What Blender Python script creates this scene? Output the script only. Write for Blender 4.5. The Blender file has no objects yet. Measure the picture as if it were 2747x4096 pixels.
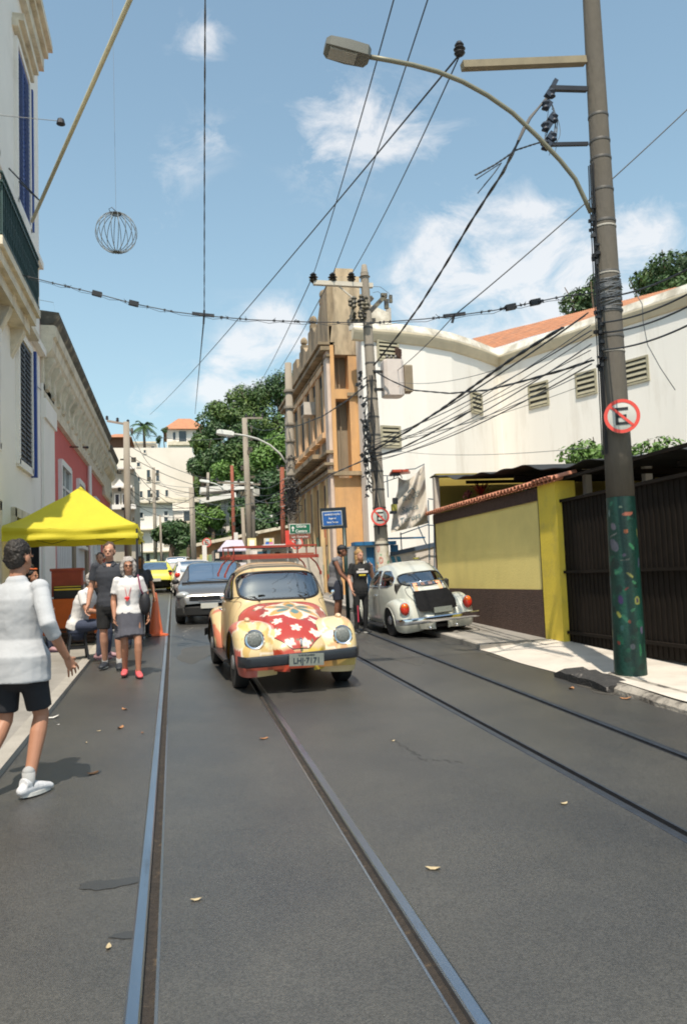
import bpy, math, random
from math import sin, cos, pi, radians as rad, sqrt, atan2
from mathutils import Vector as V, Matrix, noise
from mathutils.bvhtree import BVHTree

random.seed(7)
sc = bpy.context.scene
COL = sc.collection
# ---------------------------------------------------------------- camera
S = math.tan(rad(1.85))                 # the street climbs gently away from the camera
FPX, CX, CY, EYE = 3250.0, 1373.5, 2048.0, 1.6
_y, _p, _r = rad(11.8938), rad(4.6002), rad(2.2)
CF = V((sin(_y)*cos(_p), cos(_y)*cos(_p), sin(_p)))
_R0 = V((cos(_y), -sin(_y), 0)); _U0 = _R0.cross(CF)
CR = cos(_r)*_R0 - sin(_r)*_U0
CU = cos(_r)*_U0 + sin(_r)*_R0
CP = V((0, 0, EYE))
cam = bpy.data.cameras.new('camera'); co = bpy.data.objects.new('camera', cam); COL.objects.link(co)
cam.sensor_fit = 'HORIZONTAL'; cam.sensor_width = 36; cam.lens = FPX/2747*36
cam.clip_start = 0.05; cam.clip_end = 3000
m = Matrix((CR, CU, -CF)).transposed().to_4x4(); m.translation = CP
co.matrix_world = m; sc.camera = co
# ---------------------------------------------------------------- light
SUN_EL, SUN_DIR = 62, V((-0.26, -1, 0))      # horizontal direction towards the sun: behind the camera, to the right
SUN_DIR.normalize()
sd = V((SUN_DIR.x*cos(rad(SUN_EL)), SUN_DIR.y*cos(rad(SUN_EL)), sin(rad(SUN_EL))))
sl = bpy.data.lights.new('sun', 'SUN'); so = bpy.data.objects.new('sun', sl); COL.objects.link(so)
sl.energy = 4.3; sl.angle = rad(0.6); sl.color = (1, .91, .77)
so.rotation_euler = sd.to_track_quat('Z', 'Y').to_euler(); so.location = (0, 0, 50)
sc.view_settings.view_transform = 'Standard'; sc.view_settings.look = 'None'
sc.view_settings.exposure = 0.40; sc.view_settings.gamma = 1; sc.view_settings.use_curve_mapping = False

def pray(px, py):
    return (CF*FPX + CR*(px-CX) + CU*(CY-py)).normalized()
def G(px, py, h=0.0):                   # on the street surface raised by h
    d = pray(px, py); return CP + d*((h-EYE)/(d.z-S*d.y))
def PY(px, py, y):
    d = pray(px, py); return CP + d*(y/d.y)
def PX(px, py, x):
    d = pray(px, py); return CP + d*(x/d.x)
def PP(px, py, a, b):                   # on the vertical plane through two ground points
    n = V((b[1]-a[1], a[0]-b[0], 0)); d = pray(px, py)
    return CP + d*((n.x*a[0]+n.y*a[1])/(n.x*d.x+n.y*d.y))
def gz(y): return S*y

w = bpy.data.worlds.new('World'); sc.world = w; w.use_nodes = True
nt = w.node_tree; N = nt.nodes; L = nt.links; N.clear()
def nd(t, **k):
    n = N.new(t)
    for a, b in k.items(): setattr(n, a, b)
    return n
def mth(op, a, b=None, c=None, clamp=False):
    n = nd('ShaderNodeMath', operation=op); n.use_clamp = clamp
    for i, v in enumerate((a, b, c)):
        if v is None: continue
        if isinstance(v, (int, float)): n.inputs[i].default_value = v
        else: L.new(v, n.inputs[i])
    return n.outputs[0]
tc = nd('ShaderNodeTexCoord'); nrm = nd('ShaderNodeVectorMath', operation='NORMALIZE'); L.new(tc.outputs['Generated'], nrm.inputs[0])
DIR = nrm.outputs[0]
sky = nd('ShaderNodeTexSky', sky_type='NISHITA'); sky.sun_disc = False
sky.sun_elevation = rad(SUN_EL); sky.sun_rotation = atan2(SUN_DIR.x, SUN_DIR.y)
sky.altitude = 50; sky.air_density = 1.25; sky.dust_density = 1.9; sky.ozone_density = 1.3
sep = nd('ShaderNodeSeparateXYZ'); L.new(DIR, sep.inputs[0])
# clouds: soft noisy masses around fixed sky directions
def cloudnoise(scale, det, rough, dist, zs=1.7):
    mp = nd('ShaderNodeMapping'); L.new(DIR, mp.inputs[0]); mp.inputs['Scale'].default_value = (1, 1, zs)
    n = nd('ShaderNodeTexNoise'); L.new(mp.outputs[0], n.inputs['Vector'])
    n.inputs['Scale'].default_value = scale; n.inputs['Detail'].default_value = det
    n.inputs['Roughness'].default_value = rough; n.inputs['Distortion'].default_value = dist
    return n.outputs['Fac']
n1 = cloudnoise(11, 10, .66, .5); n2 = cloudnoise(3.2, 6, .55, .1, 2.6)
tot = None
for px, py, rr, st in [(790,170,80,.40),(840,140,60,.40),(1240,430,90,.33),(1340,480,110,.44),(1440,560,120,.50),(1580,480,120,.44),(1260,640,90,.32),(1740,570,130,.33),(840,540,70,.2),(720,660,90,.2),(860,560,60,.28),
        (700,650,90,.22),(1800,1180,150,1.0),(1950,1120,170,1.05),(2120,1190,170,1.0),(1640,1120,90,.5),(1850,980,120,.55),(2020,960,130,.65),(2230,960,120,.5),(1780,900,70,.3),
        (2580,930,110,.6),(2480,860,60,.3),(1060,1370,120,.85),(1130,1300,90,.5),(960,1480,110,.55),(880,1560,100,.6),(1120,1480,120,.8),(600,1620,90,.5),(1240,960,110,.25),(620,890,90,.22),(2200,1300,250,.8),(2500,1350,250,.6)]:
    d = pray(px, py); k = (rr*1.05/FPX)
    vd = nd('ShaderNodeVectorMath', operation='DOT_PRODUCT'); L.new(DIR, vd.inputs[0]); vd.inputs[1].default_value = d
    # gaussian falloff exp(-(1-dot)*2/k^2)
    e = mth('MULTIPLY', mth('EXPONENT', mth('MULTIPLY', mth('SUBTRACT', vd.outputs['Value'], 1.0), 1.6/(k*k))), st)
    tot = e if tot is None else mth('ADD', tot, e)
# elsewhere in the sky (behind the camera and above it) ordinary scattered cumulus
far = mth('MULTIPLY', mth('SUBTRACT', n2, .56), 3.5, clamp=True)
vd = nd('ShaderNodeVectorMath', operation='DOT_PRODUCT'); L.new(DIR, vd.inputs[0]); vd.inputs[1].default_value = CF
away = mth('MULTIPLY', mth('SUBTRACT', .74, vd.outputs['Value']), 8, clamp=True)
cl = mth('MULTIPLY', mth('ADD', mth('MULTIPLY', mth('SUBTRACT', n1, .50), 4.6), mth('SUBTRACT', mth('MINIMUM', mth('MULTIPLY', tot, 1.25), 1.05), .30)), mth('MINIMUM', mth('MULTIPLY', tot, 1.6), 1.0), clamp=True)
cl = mth('MAXIMUM', cl, mth('MULTIPLY', far, away))
up = mth('MULTIPLY', sep.outputs['Z'], 14, clamp=True)
cl = mth('MULTIPLY', mth('POWER', cl, 1.0), mth('MULTIPLY', up, .72))
mix = nd('ShaderNodeMixRGB'); L.new(cl, mix.inputs[0])
hz = mth('ADD', mth('MULTIPLY', mth('POWER', mth('SUBTRACT', 1.0, mth('ABSOLUTE', sep.outputs['Z'])), 3.2), .62), .13, clamp=True)
mixh = nd('ShaderNodeMixRGB'); L.new(hz, mixh.inputs[0]); tint = nd('ShaderNodeVectorMath', operation='MULTIPLY'); L.new(sky.outputs[0], tint.inputs[0]); tint.inputs[1].default_value = (.92, 1.03, .99); L.new(tint.outputs[0], mixh.inputs[1]); mixh.inputs[2].default_value = (4.1, 5.8, 6.45, 1)
SKYK = .122
L.new(mixh.outputs[0], mix.inputs[1]); mix.inputs[2].default_value = (6.4, 6.3, 6.3, 1)
bg = nd('ShaderNodeBackground'); L.new(mix.outputs[0], bg.inputs[0]); bg.inputs[1].default_value = SKYK
ow = nd('ShaderNodeOutputWorld'); L.new(bg.outputs[0], ow.inputs[0])

# ---------------------------------------------------------------- materials
MATS = {}
def lin(c):
    return tuple((x/12.92 if x <= .04045 else ((x+.055)/1.055)**2.4) for x in c)
def mat(name, c, rough=.6, metal=0, var=.12, scale=6, bump=.0, bscale=40, spec=.5, c2=None, c2lo=.5, c2hi=.65, c2scale=1.5,
        coat=0, vcol=False, trans=0, alpha=1, emit=None, stretch=(1,1,1), sheen=0):
    """c is linear base colour; var = brightness noise; c2 = second colour in patches (wear, stains)."""
    if name in MATS: return MATS[name]
    m = bpy.data.materials.new(name); m.use_nodes = True; t = m.node_tree; n = t.nodes; l = t.links
    b = n['Principled BSDF']; b.inputs['Roughness'].default_value = rough; b.inputs['Metallic'].default_value = metal
    b.inputs['Specular IOR Level'].default_value = spec; b.inputs['Coat Weight'].default_value = coat; b.inputs['Coat Roughness'].default_value = .08
    if trans: b.inputs['Transmission Weight'].default_value = trans
    if sheen: b.inputs['Sheen Weight'].default_value = sheen
    if alpha < 1: b.inputs['Alpha'].default_value = alpha
    tc = n.new('ShaderNodeTexCoord'); mp = n.new('ShaderNodeMapping'); l.new(tc.outputs['Object'], mp.inputs[0]); mp.inputs['Scale'].default_value = stretch
    no = n.new('ShaderNodeTexNoise'); l.new(mp.outputs[0], no.inputs['Vector']); no.inputs['Scale'].default_value = scale; no.inputs['Detail'].default_value = 6; no.inputs['Roughness'].default_value = .6
    rmp = n.new('ShaderNodeMapRange'); l.new(no.outputs['Fac'], rmp.inputs[0]); rmp.inputs[1].default_value = .25; rmp.inputs[2].default_value = .75
    rmp.inputs[3].default_value = 1-var; rmp.inputs[4].default_value = 1+var
    base = None
    if vcol:
        a = n.new('ShaderNodeVertexColor'); a.layer_name = 'Col'; base = a.outputs['Color']
    if c2:
        n3 = n.new('ShaderNodeTexNoise'); l.new(mp.outputs[0], n3.inputs['Vector']); n3.inputs['Scale'].default_value = c2scale; n3.inputs['Detail'].default_value = 8; n3.inputs['Roughness'].default_value = .65
        mr = n.new('ShaderNodeMapRange'); l.new(n3.outputs['Fac'], mr.inputs[0]); mr.inputs[1].default_value = c2lo; mr.inputs[2].default_value = c2hi
        mx = n.new('ShaderNodeMixRGB'); l.new(mr.outputs[0], mx.inputs[0]); mx.inputs[1].default_value = (*c, 1); mx.inputs[2].default_value = (*c2, 1)
        if base: l.new(base, mx.inputs[1])
        base = mx.outputs[0]
    mul = n.new('ShaderNodeVectorMath'); mul.operation = 'SCALE'
    if base: l.new(base, mul.inputs[0])
    else: mul.inputs[0].default_value = c
    l.new(rmp.outputs[0], mul.inputs['Scale']); l.new(mul.outputs[0], b.inputs['Base Color'])
    if bump:
        nb = n.new('ShaderNodeTexNoise'); l.new(mp.outputs[0], nb.inputs['Vector']); nb.inputs['Scale'].default_value = bscale; nb.inputs['Detail'].default_value = 5
        bp = n.new('ShaderNodeBump'); l.new(nb.outputs['Fac'], bp.inputs['Height']); bp.inputs['Strength'].default_value = bump; bp.inputs['Distance'].default_value = .02
        l.new(bp.outputs[0], b.inputs['Normal'])
    if emit: b.inputs['Emission Color'].default_value = (*emit, 1); b.inputs['Emission Strength'].default_value = 1
    MATS[name] = m; return m
def glassmat(name, tint, alpha=.45, rough=.03):
    if name in MATS: return MATS[name]
    m = bpy.data.materials.new(name); m.use_nodes = True; t = m.node_tree; n = t.nodes; l = t.links; n.clear()
    g = n.new('ShaderNodeBsdfGlossy'); g.inputs['Roughness'].default_value = rough; g.inputs['Color'].default_value = (.95, .98, 1, 1)
    tr = n.new('ShaderNodeBsdfTransparent'); tr.inputs['Color'].default_value = (*tint, 1)
    fr = n.new('ShaderNodeFresnel'); fr.inputs['IOR'].default_value = 1.55
    ad = n.new('ShaderNodeMath'); ad.operation = 'ADD'; l.new(fr.outputs[0], ad.inputs[0]); ad.inputs[1].default_value = alpha; ad.use_clamp = True
    mx = n.new('ShaderNodeMixShader'); l.new(ad.outputs[0], mx.inputs[0]); l.new(tr.outputs[0], mx.inputs[1]); l.new(g.outputs[0], mx.inputs[2])
    o = n.new('ShaderNodeOutputMaterial'); l.new(mx.outputs[0], o.inputs[0]); MATS[name] = m; return m

# ---------------------------------------------------------------- mesh building
def tag(o, label=None, cat=None, group=None, kind=None):
    for k, v in (('label', label), ('category', cat), ('group', group), ('kind', kind)):
        if v: o[k] = v
    return o
def thing(name, label, cat, loc=(0,0,0), rz=0, group=None):
    o = bpy.data.objects.new(name, None); COL.objects.link(o); o.empty_display_size = .2
    o.location = loc; o.rotation_euler = (0, 0, rz); return tag(o, label, cat, group)

def wmat(o):
    m_ = Matrix.Translation(o.location) @ o.rotation_euler.to_matrix().to_4x4() @ Matrix.Diagonal((*o.scale, 1))
    return wmat(o.parent) @ m_ if o.parent else m_
SPLIT = set('side_window pole_gear wire_knot mural number_plate cornice_bracket pilaster roof_beam corner_pilaster band insulator cable_loop connector wiper exhaust_pipe bumper_bracket tie_wrap poster door_surround window_hood ledge cable_clamp gate_rail iron_rails wall_bracket brown_post string_course doorway radiator_fin bushing jumper_wire riser_cable loose_loop block_insulator clamp_bar end_ring bracket print_top seal shut_line eaves spoke side_stripe panel pillar roof_slab stay'.split())
class M:
    def __init__(s): s.v = []; s.f = []; s.mi = []; s.cols = None; s.cur = 0
    def add(s, vs, fs, col=None):
        b = len(s.v); s.v += [V(p) for p in vs]; s.f += [tuple(i+b for i in f) for f in fs]; s.mi += [s.cur]*len(fs)
        if col is not None:
            if s.cols is None: s.cols = []
            s.cols += [(None)]*(b-len(s.cols)) + [col]*len(vs)
        return s
    def box(s, c, d, rz=0, rx=0, ry=0, col=None):
        R = Matrix.Rotation(rz, 3, 'Z') @ Matrix.Rotation(ry, 3, 'Y') @ Matrix.Rotation(rx, 3, 'X'); c = V(c)
        vs = [c + R @ V((x*d[0]/2, y*d[1]/2, z*d[2]/2)) for x in (-1,1) for y in (-1,1) for z in (-1,1)]
        return s.add(vs, [(0,1,3,2),(4,6,7,5),(0,4,5,1),(2,3,7,6),(0,2,6,4),(1,5,7,3)], col)
    def frame(s, a, b, up=V((0,0,1))):
        d = (b-a).normalized(); u = up if abs(d.dot(up)) < .95 else V((1,0,0)); x = d.cross(u).normalized(); return d, x, x.cross(d)
    def beam(s, a, b, w, h, col=None):
        a, b = V(a), V(b); d, x, u = s.frame(a, b)
        vs = [p + x*sx*w/2 + u*su*h/2 for p in (a, b) for sx in (-1,1) for su in (-1,1)]
        return s.add(vs, [(0,2,3,1),(4,5,7,6),(0,1,5,4),(2,6,7,3),(0,4,6,2),(1,3,7,5)], col)
    def tube(s, pts, r, n=8, cap=True, col=None, closed=False):
        pts = [V(p) for p in pts]; rs = r if isinstance(r, (list, tuple)) else [r]*len(pts)
        k = len(pts); vs = []; x = None
        for i, p in enumerate(pts):
            a = pts[i-1] if (i > 0 or closed) else pts[i]; b = pts[(i+1) % k] if (i < k-1 or closed) else pts[i]
            d = (b-a); d = d.normalized() if d.length > 1e-9 else V((0,0,1))
            if x is None: x = d.orthogonal().normalized()
            x = (x - d*x.dot(d)); x = x.normalized() if x.length > 1e-6 else d.orthogonal().normalized()
            u = d.cross(x); rr = rs[i]; rx, ry = rr if isinstance(rr, (list, tuple)) else (rr, rr)
            vs += [p + x*cos(2*pi*j/n)*rx + u*sin(2*pi*j/n)*ry for j in range(n)]
        fs = [(i*n+j, i*n+(j+1) % n, (i+1)*n+(j+1) % n, (i+1)*n+j) for i in range(k-1) for j in range(n)]
        if closed: fs += [((k-1)*n+j, (k-1)*n+(j+1) % n, (j+1) % n, j) for j in range(n)]
        elif cap: fs += [tuple(range(n))[::-1], tuple((k-1)*n+j for j in range(n))]
        return s.add(vs, fs, col)
    def loft(s, rings, cap=True, col=None):   # rings of equal length, closed around
        n = len(rings[0]); k = len(rings); vs = [p for r in rings for p in r]
        fs = [(i*n+j, i*n+(j+1) % n, (i+1)*n+(j+1) % n, (i+1)*n+j) for i in range(k-1) for j in range(n)]
        if cap: fs += [tuple(range(n))[::-1], tuple((k-1)*n+j for j in range(n))]
        return s.add(vs, fs, col)
    def ell(s, c, r, n=16, k=10, R=None, col=None):
        c = V(c); vs = []; R = R or Matrix.Identity(3)
        for i in range(1, k):
            t = pi*i/k; vs += [c + R @ V((r[0]*sin(t)*cos(2*pi*j/n), r[1]*sin(t)*sin(2*pi*j/n), r[2]*cos(t))) for j in range(n)]
        vs += [c + R @ V((0,0,r[2])), c - R @ V((0,0,r[2]))]
        fs = [(i*n+j, (i+1)*n+j, (i+1)*n+(j+1) % n, i*n+(j+1) % n) for i in range(k-2) for j in range(n)]
        T = (k-1)*n; fs += [(T, j, (j+1) % n) for j in range(n)] + [(T+1, (k-2)*n+(j+1) % n, (k-2)*n+j) for j in range(n)]
        return s.add(vs, fs, col)
    def lathe(s, prof, c=(0,0,0), n=20, axis='Z', col=None):   # prof: (r, h) pairs
        c = V(c); vs = []
        for r, h in prof:
            for j in range(n):
                a = 2*pi*j/n
                vs.append(c + {'Z': V((r*cos(a), r*sin(a), h)), 'X': V((h, r*cos(a), r*sin(a))), 'Y': V((r*sin(a), h, r*cos(a)))}[axis])
        k = len(prof)
        fs = [(i*n+j, i*n+(j+1) % n, (i+1)*n+(j+1) % n, (i+1)*n+j) for i in range(k-1) for j in range(n)]
        fs += [tuple(range(n))[::-1], tuple((k-1)*n+j for j in range(n))]
        return s.add(vs, fs, col)
    def poly(s, pts, t=None, col=None):     # flat polygon, optional extrusion vector
        pts = [V(p) for p in pts]; n = len(pts)
        if t is None: return s.add(pts, [tuple(range(n))], col)
        t = V(t); return s.add(pts + [p+t for p in pts], [tuple(range(n)), tuple(range(2*n-1, n-1, -1))] + [(i, i+n, (i+1) % n+n, (i+1) % n) for i in range(n)], col)
    def grid(s, fn, nu, nv, col=None):
        vs = [fn(i/nu, j/nv) for i in range(nu+1) for j in range(nv+1)]
        return s.add(vs, [(i*(nv+1)+j, (i+1)*(nv+1)+j, (i+1)*(nv+1)+j+1, i*(nv+1)+j+1) for i in range(nu) for j in range(nv)], col)
    def islands(s):
        p = list(range(len(s.v)))
        def f(i):
            while p[i] != i: p[i] = p[p[i]]; i = p[i]
            return i
        for q in s.f:
            a = f(q[0])
            for b in q[1:]: p[f(b)] = a
        out = {}
        for fi, q in enumerate(s.f): out.setdefault(f(q[0]), []).append(fi)
        r = []
        for fs in out.values():
            mm = M(); mp = {}
            if s.cols is not None: mm.cols = []
            for fi in fs:
                g = []
                for i in s.f[fi]:
                    if i not in mp:
                        mp[i] = len(mm.v); mm.v.append(s.v[i])
                        if s.cols is not None: mm.cols.append(s.cols[i] if i < len(s.cols) else None)
                    g.append(mp[i])
                mm.f.append(tuple(g)); mm.mi.append(s.mi[fi])
            r.append(mm)
        return r
    def build(s, name, mats, parent=None, smooth=False, w=False, fix=True, **tg):
        if name in SPLIT and parent is not None and not s.__dict__.get('one'):
            for q in s.islands(): q.one = True; o = q.build(name, mats, parent, smooth, w, fix, **tg)
            return o
        me = bpy.data.meshes.new(name); vs = s.v
        if w and parent is not None:
            inv = wmat(parent).inverted(); vs = [inv @ p for p in vs]
        me.from_pydata([tuple(p) for p in vs], [], s.f); me.update()
        if fix:
            import bmesh
            bm = bmesh.new(); bm.from_mesh(me); bmesh.ops.recalc_face_normals(bm, faces=bm.faces); bm.to_mesh(me); bm.free()
        if not isinstance(mats, (list, tuple)): mats = [mats]
        for mm in mats: me.materials.append(mm)
        if len(mats) > 1: me.polygons.foreach_set('material_index', s.mi)
        if smooth:
            me.polygons.foreach_set('use_smooth', [True]*len(me.polygons))
            if smooth != 'all': me.set_sharp_from_angle(angle=rad(smooth if smooth is not True else 40))
        if s.cols is not None:
            ca = me.color_attributes.new('Col', 'FLOAT_COLOR', 'POINT'); buf = []
            cs = s.cols + [None]*(len(vs)-len(s.cols))
            for c in cs: buf += list(c if c else (1,1,1))[:3] + [1]
            ca.data.foreach_set('color', buf)
        o = bpy.data.objects.new(name, me); COL.objects.link(o)
        if parent is not None: o.parent = parent
        return tag(o, **tg)

def remesh(mm, voxel, name, material, parent, smooth=2, **tg):
    o = mm.build(name, material, None, fix=True)
    md = o.modifiers.new('r', 'REMESH'); md.mode = 'VOXEL'; md.voxel_size = voxel; md.use_smooth_shade = True
    if smooth:
        ms = o.modifiers.new('s', 'SMOOTH'); ms.factor = .5; ms.iterations = smooth
    dg = bpy.context.evaluated_depsgraph_get(); me = bpy.data.meshes.new_from_object(o.evaluated_get(dg))
    o.modifiers.clear(); old = o.data; o.data = me; bpy.data.meshes.remove(old); me.name = name
    if not me.materials: me.materials.append(material)
    if parent is not None: o.parent = parent
    return tag(o, **tg)

def text(s, name, size, material, parent, loc, rot, ext=.002, align='CENTER', label=None, sx=1.0, bold=0.0, sp=1.0, w=False):
    c = bpy.data.curves.new(name, 'FONT'); c.body = s; c.size = size; c.extrude = ext; c.align_x = align; c.align_y = 'CENTER'; c.offset = bold; c.resolution_u = 4; c.space_line = sp
    o = bpy.data.objects.new(name, c); COL.objects.link(o)
    dg = bpy.context.evaluated_depsgraph_get(); me = bpy.data.meshes.new_from_object(o.evaluated_get(dg)); bpy.data.objects.remove(o); bpy.data.curves.remove(c)
    me.materials.clear(); me.materials.append(material); me.transform(Matrix.Diagonal((sx, 1, 1, 1)))
    o = bpy.data.objects.new(name, me); COL.objects.link(o); loc = V(loc)
    if parent is not None:
        o.parent = parent
        if w: loc = wmat(parent).inverted() @ loc
    o.location = loc; o.rotation_euler = rot
    if label: o['label'] = label
    return o
def sag(a, b, s=0.3, n=14):
    a, b = V(a), V(b); return [a.lerp(b, t/n) - V((0,0,4*s*(t/n)*(1-t/n))) for t in range(n+1)]
def copy_tree(o, parent=None):
    c = o.copy(); COL.objects.link(c)
    if parent is not None: c.parent = parent
    for ch in list(o.children): copy_tree(ch, c)
    return c
def resample(pts, n, closed=False):
    pts = [V(p) for p in pts]; P2 = pts+[pts[0]] if closed else pts
    d = [0]
    for i in range(len(P2)-1): d.append(d[-1]+(P2[i+1]-P2[i]).length)
    out = []; j = 0; m = n if closed else n-1
    for i in range(n):
        t = d[-1]*i/m
        while j < len(d)-2 and d[j+1] < t: j += 1
        q = (t-d[j])/max(1e-9, d[j+1]-d[j]); out.append(P2[j].lerp(P2[j+1], min(1, q)))
    return out
def interp(tab, x):     # smooth (monotone-ish) interpolation in a table of (x, y)
    if x <= tab[0][0]: return tab[0][1]
    if x >= tab[-1][0]: return tab[-1][1]
    for i in range(len(tab)-1):
        if tab[i][0] <= x <= tab[i+1][0]: break
    x0, y0 = tab[i]; x1, y1 = tab[i+1]; h = x1-x0
    def sl(k):
        if k <= 0 or k >= len(tab)-1:
            j = min(max(k, 0), len(tab)-2) if k <= 0 else len(tab)-2
            return (tab[j+1][1]-tab[j][1])/(tab[j+1][0]-tab[j][0])
        a = (tab[k][1]-tab[k-1][1])/(tab[k][0]-tab[k-1][0]); b = (tab[k+1][1]-tab[k][1])/(tab[k+1][0]-tab[k][0])
        return 0 if a*b <= 0 else 2*a*b/(a+b)
    t = (x-x0)/h; m0, m1 = sl(i)*h, sl(i+1)*h
    return (2*t**3-3*t*t+1)*y0 + (t**3-2*t*t+t)*m0 + (-2*t**3+3*t*t)*y1 + (t**3-t*t)*m1
def tubeobj(name, pts, r, mt, parent=None, n=6, w=False, **tg):
    return M().tube(pts, r, n).build(name, mt, parent, smooth='all', w=w, **tg)
# ---------------------------------------------------------------- colours / common materials
asphalt = mat('asphalt', (.064,.061,.055), .40, var=.17, scale=.9, bump=.2, bscale=150, spec=.8, c2=(.045,.044,.043), c2lo=.4, c2hi=.62, c2scale=.7)
def speckle(m, dark, light, sc1=260):
    t = m.node_tree; n = t.nodes; l = t.links; b = n['Principled BSDF']; src = b.inputs['Base Color'].links[0].from_socket
    tc = n.new('ShaderNodeTexCoord'); v = n.new('ShaderNodeTexVoronoi'); l.new(tc.outputs['Object'], v.inputs['Vector']); v.inputs['Scale'].default_value = sc1
    r = n.new('ShaderNodeMapRange'); sp = n.new('ShaderNodeSeparateColor'); l.new(v.outputs['Color'], sp.inputs[0]); l.new(sp.outputs[0], r.inputs[0])
    r.inputs[3].default_value = dark; r.inputs[4].default_value = light
    s = n.new('ShaderNodeVectorMath'); s.operation = 'SCALE'; l.new(src, s.inputs[0]); l.new(r.outputs[0], s.inputs['Scale']); l.new(s.outputs[0], b.inputs['Base Color'])
speckle(asphalt, .70, 1.3, 130)
concrete = mat('concrete', (.36,.33,.29), .85, var=.14, scale=3, bump=.4, bscale=60, c2=(.24,.22,.19), c2lo=.5, c2hi=.75, c2scale=1.2)
conc_lite = mat('pale_concrete', (.56,.51,.45), .85, var=.1, scale=2, bump=.3, bscale=60, c2=(.42,.38,.33), c2lo=.5, c2hi=.75, c2scale=1.6)
paving = mat('grey_paving', (.27,.25,.225), .85, var=.14, scale=3, bump=.4, bscale=60, c2=(.2,.185,.165), c2lo=.45, c2hi=.7, c2scale=1.4)
steel = mat('rail_steel', (.42,.46,.52), .30, metal=1, var=.1, scale=12, c2=(.25,.24,.25), c2lo=.55, c2hi=.7, c2scale=7, stretch=(1,.15,1))
steel2 = mat('dull_rail_steel', (.10,.11,.13), .45, metal=.8, var=.2, scale=8)
rust = mat('rail_grime', (.028,.022,.018), .9, var=.4, scale=25, bump=.6, bscale=50, c2=(.11,.08,.05), c2lo=.55, c2hi=.75, c2scale=14)
white = mat('white_paint', (.78,.76,.72), .6, var=.05)
black = mat('black_plastic', (.012,.012,.014), .45, var=.1)
wirem = mat('cable_black', (.02,.022,.026), .5, var=.1)
wireg = mat('cable_grey', (.10,.11,.12), .5, var=.1)
dkmetal = mat('dark_metal', (.045,.045,.05), .45, metal=.6)
galv = mat('galvanised', (.42,.42,.40), .45, metal=.7, c2=(.2,.17,.13), c2lo=.55, c2hi=.75)
chrome = mat('chrome', (.85,.86,.88), .08, metal=1, var=.03)
rubber = mat('rubber', (.014,.014,.014), .75)
glass = glassmat('car_glass', (.66,.70,.64), .26)
glassd = glassmat('dark_glass', (.10,.12,.12), .10)
winglass = mat('window_glass', (.03,.04,.05), .08, var=.3, scale=2, spec=.8)
leaf_g = mat('leaf_green', (.052,.105,.020), .55, var=.35, scale=1.2, c2=(.10,.15,.022), c2lo=.45, c2hi=.65, c2scale=.9)
leaf_d = mat('leaf_dark', (.03,.072,.018), .55, var=.35, scale=1.0, c2=(.06,.11,.02), c2lo=.45, c2hi=.65, c2scale=.6)
leaf_y = mat('leaf_bright', (.10,.19,.03), .55, var=.3, scale=1.2)
bark = mat('bark', (.09,.065,.045), .9, var=.3, scale=8, bump=.5)

# ---------------------------------------------------------------- ground
XL, XR = -1.3, 4.64
def strip(name, x0, x1, y0, y1, h0, h1=None, mt=None, thick=0, nx=1, ny=1, **k):
    mm = M(); h1 = h0 if h1 is None else h1
    mm.grid(lambda u, v: V((x0+(x1-x0)*u, y0+(y1-y0)*v, gz(y0+(y1-y0)*v)+h0+(h1-h0)*u)), nx, ny)
    return mm.build(name, mt, None, kind='structure', **k)
rails = [(-.205, -.148, -.10, -.088), (1.012, .955, .907, .895), (2.62, 2.677, 2.725, 2.737), (3.735, 3.678, 3.63, 3.618)]
road = M(); xs = [XL-.02]
for r in rails: xs += [min(r), max(r)]
xs += [XR+.02]
for i in range(0, len(xs), 2):
    road.grid(lambda u, v: V((xs[i]+(xs[i+1]-xs[i])*u, -8+78*v, gz(-8+78*v))), 1, 6)
road.build('road', asphalt, kind='structure')
gr = M()
def gh(x, y):
    b = S*min(y, 75)-.16
    return b
gr.grid(lambda u, v: V((-500+1000*u, -60+900*v, gh(0, -60+900*v))), 40, 60)
gr.build('ground', mat('ground_soil', (.16,.13,.09), .95, var=.2, scale=.5), kind='structure')
names = ['worn steel tram rail farthest left in the road', 'tram rail that runs out from under the flower painted car', 'near rail of the right hand tram track', 'outermost rail of the right track beside the pavement kerb']
for (h0, h1, g1, l1), nm in zip(rails, names):
    t = thing('tram_rail', nm, 'tram rail', (h0, 0, 0), 0, 'tram rails set in the road')
    def prof(pts, name, mt):
        mm = M(); ring = []
        n = 30
        for k in range(n+1):
            y = -7.5+76*k/n
            ring.append([V((x, y, gz(y)+z)) for x, z in pts])
        mm.loft(ring); mm.build(name, mt, t, w=True)
    prof([(h0, -.12), (h0, .002), (h0+(h1-h0)*.15, .006), (h1-(h1-h0)*.12, .006), (h1, .0), (h1, -.12)], 'rail_head', steel if h0 < 2 else steel2)
    prof([(h1, -.12), (h1, -.028), ((h1+g1)/2, -.034), (g1, -.026), (g1, -.12)], 'rail_groove', rust)
    prof([(g1, -.12), (g1, .001), (l1, .003), (l1, -.12)], 'check_rail', steel if h0 < 2 else steel2)
strip('left_pavement', -3.2, XL, -8, 45, .05, mt=paving)
mm = M(); mm.loft([[V((XL-.0, y, gz(y)-.05)), V((XL+.0, y, gz(y)+.058)), V((XL-.13, y, gz(y)+.062)), V((XL-.13, y, gz(y)-.05))] for y in (-8, 5, 15, 45)])
mm.build('left_kerb', concrete, kind='structure')
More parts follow.
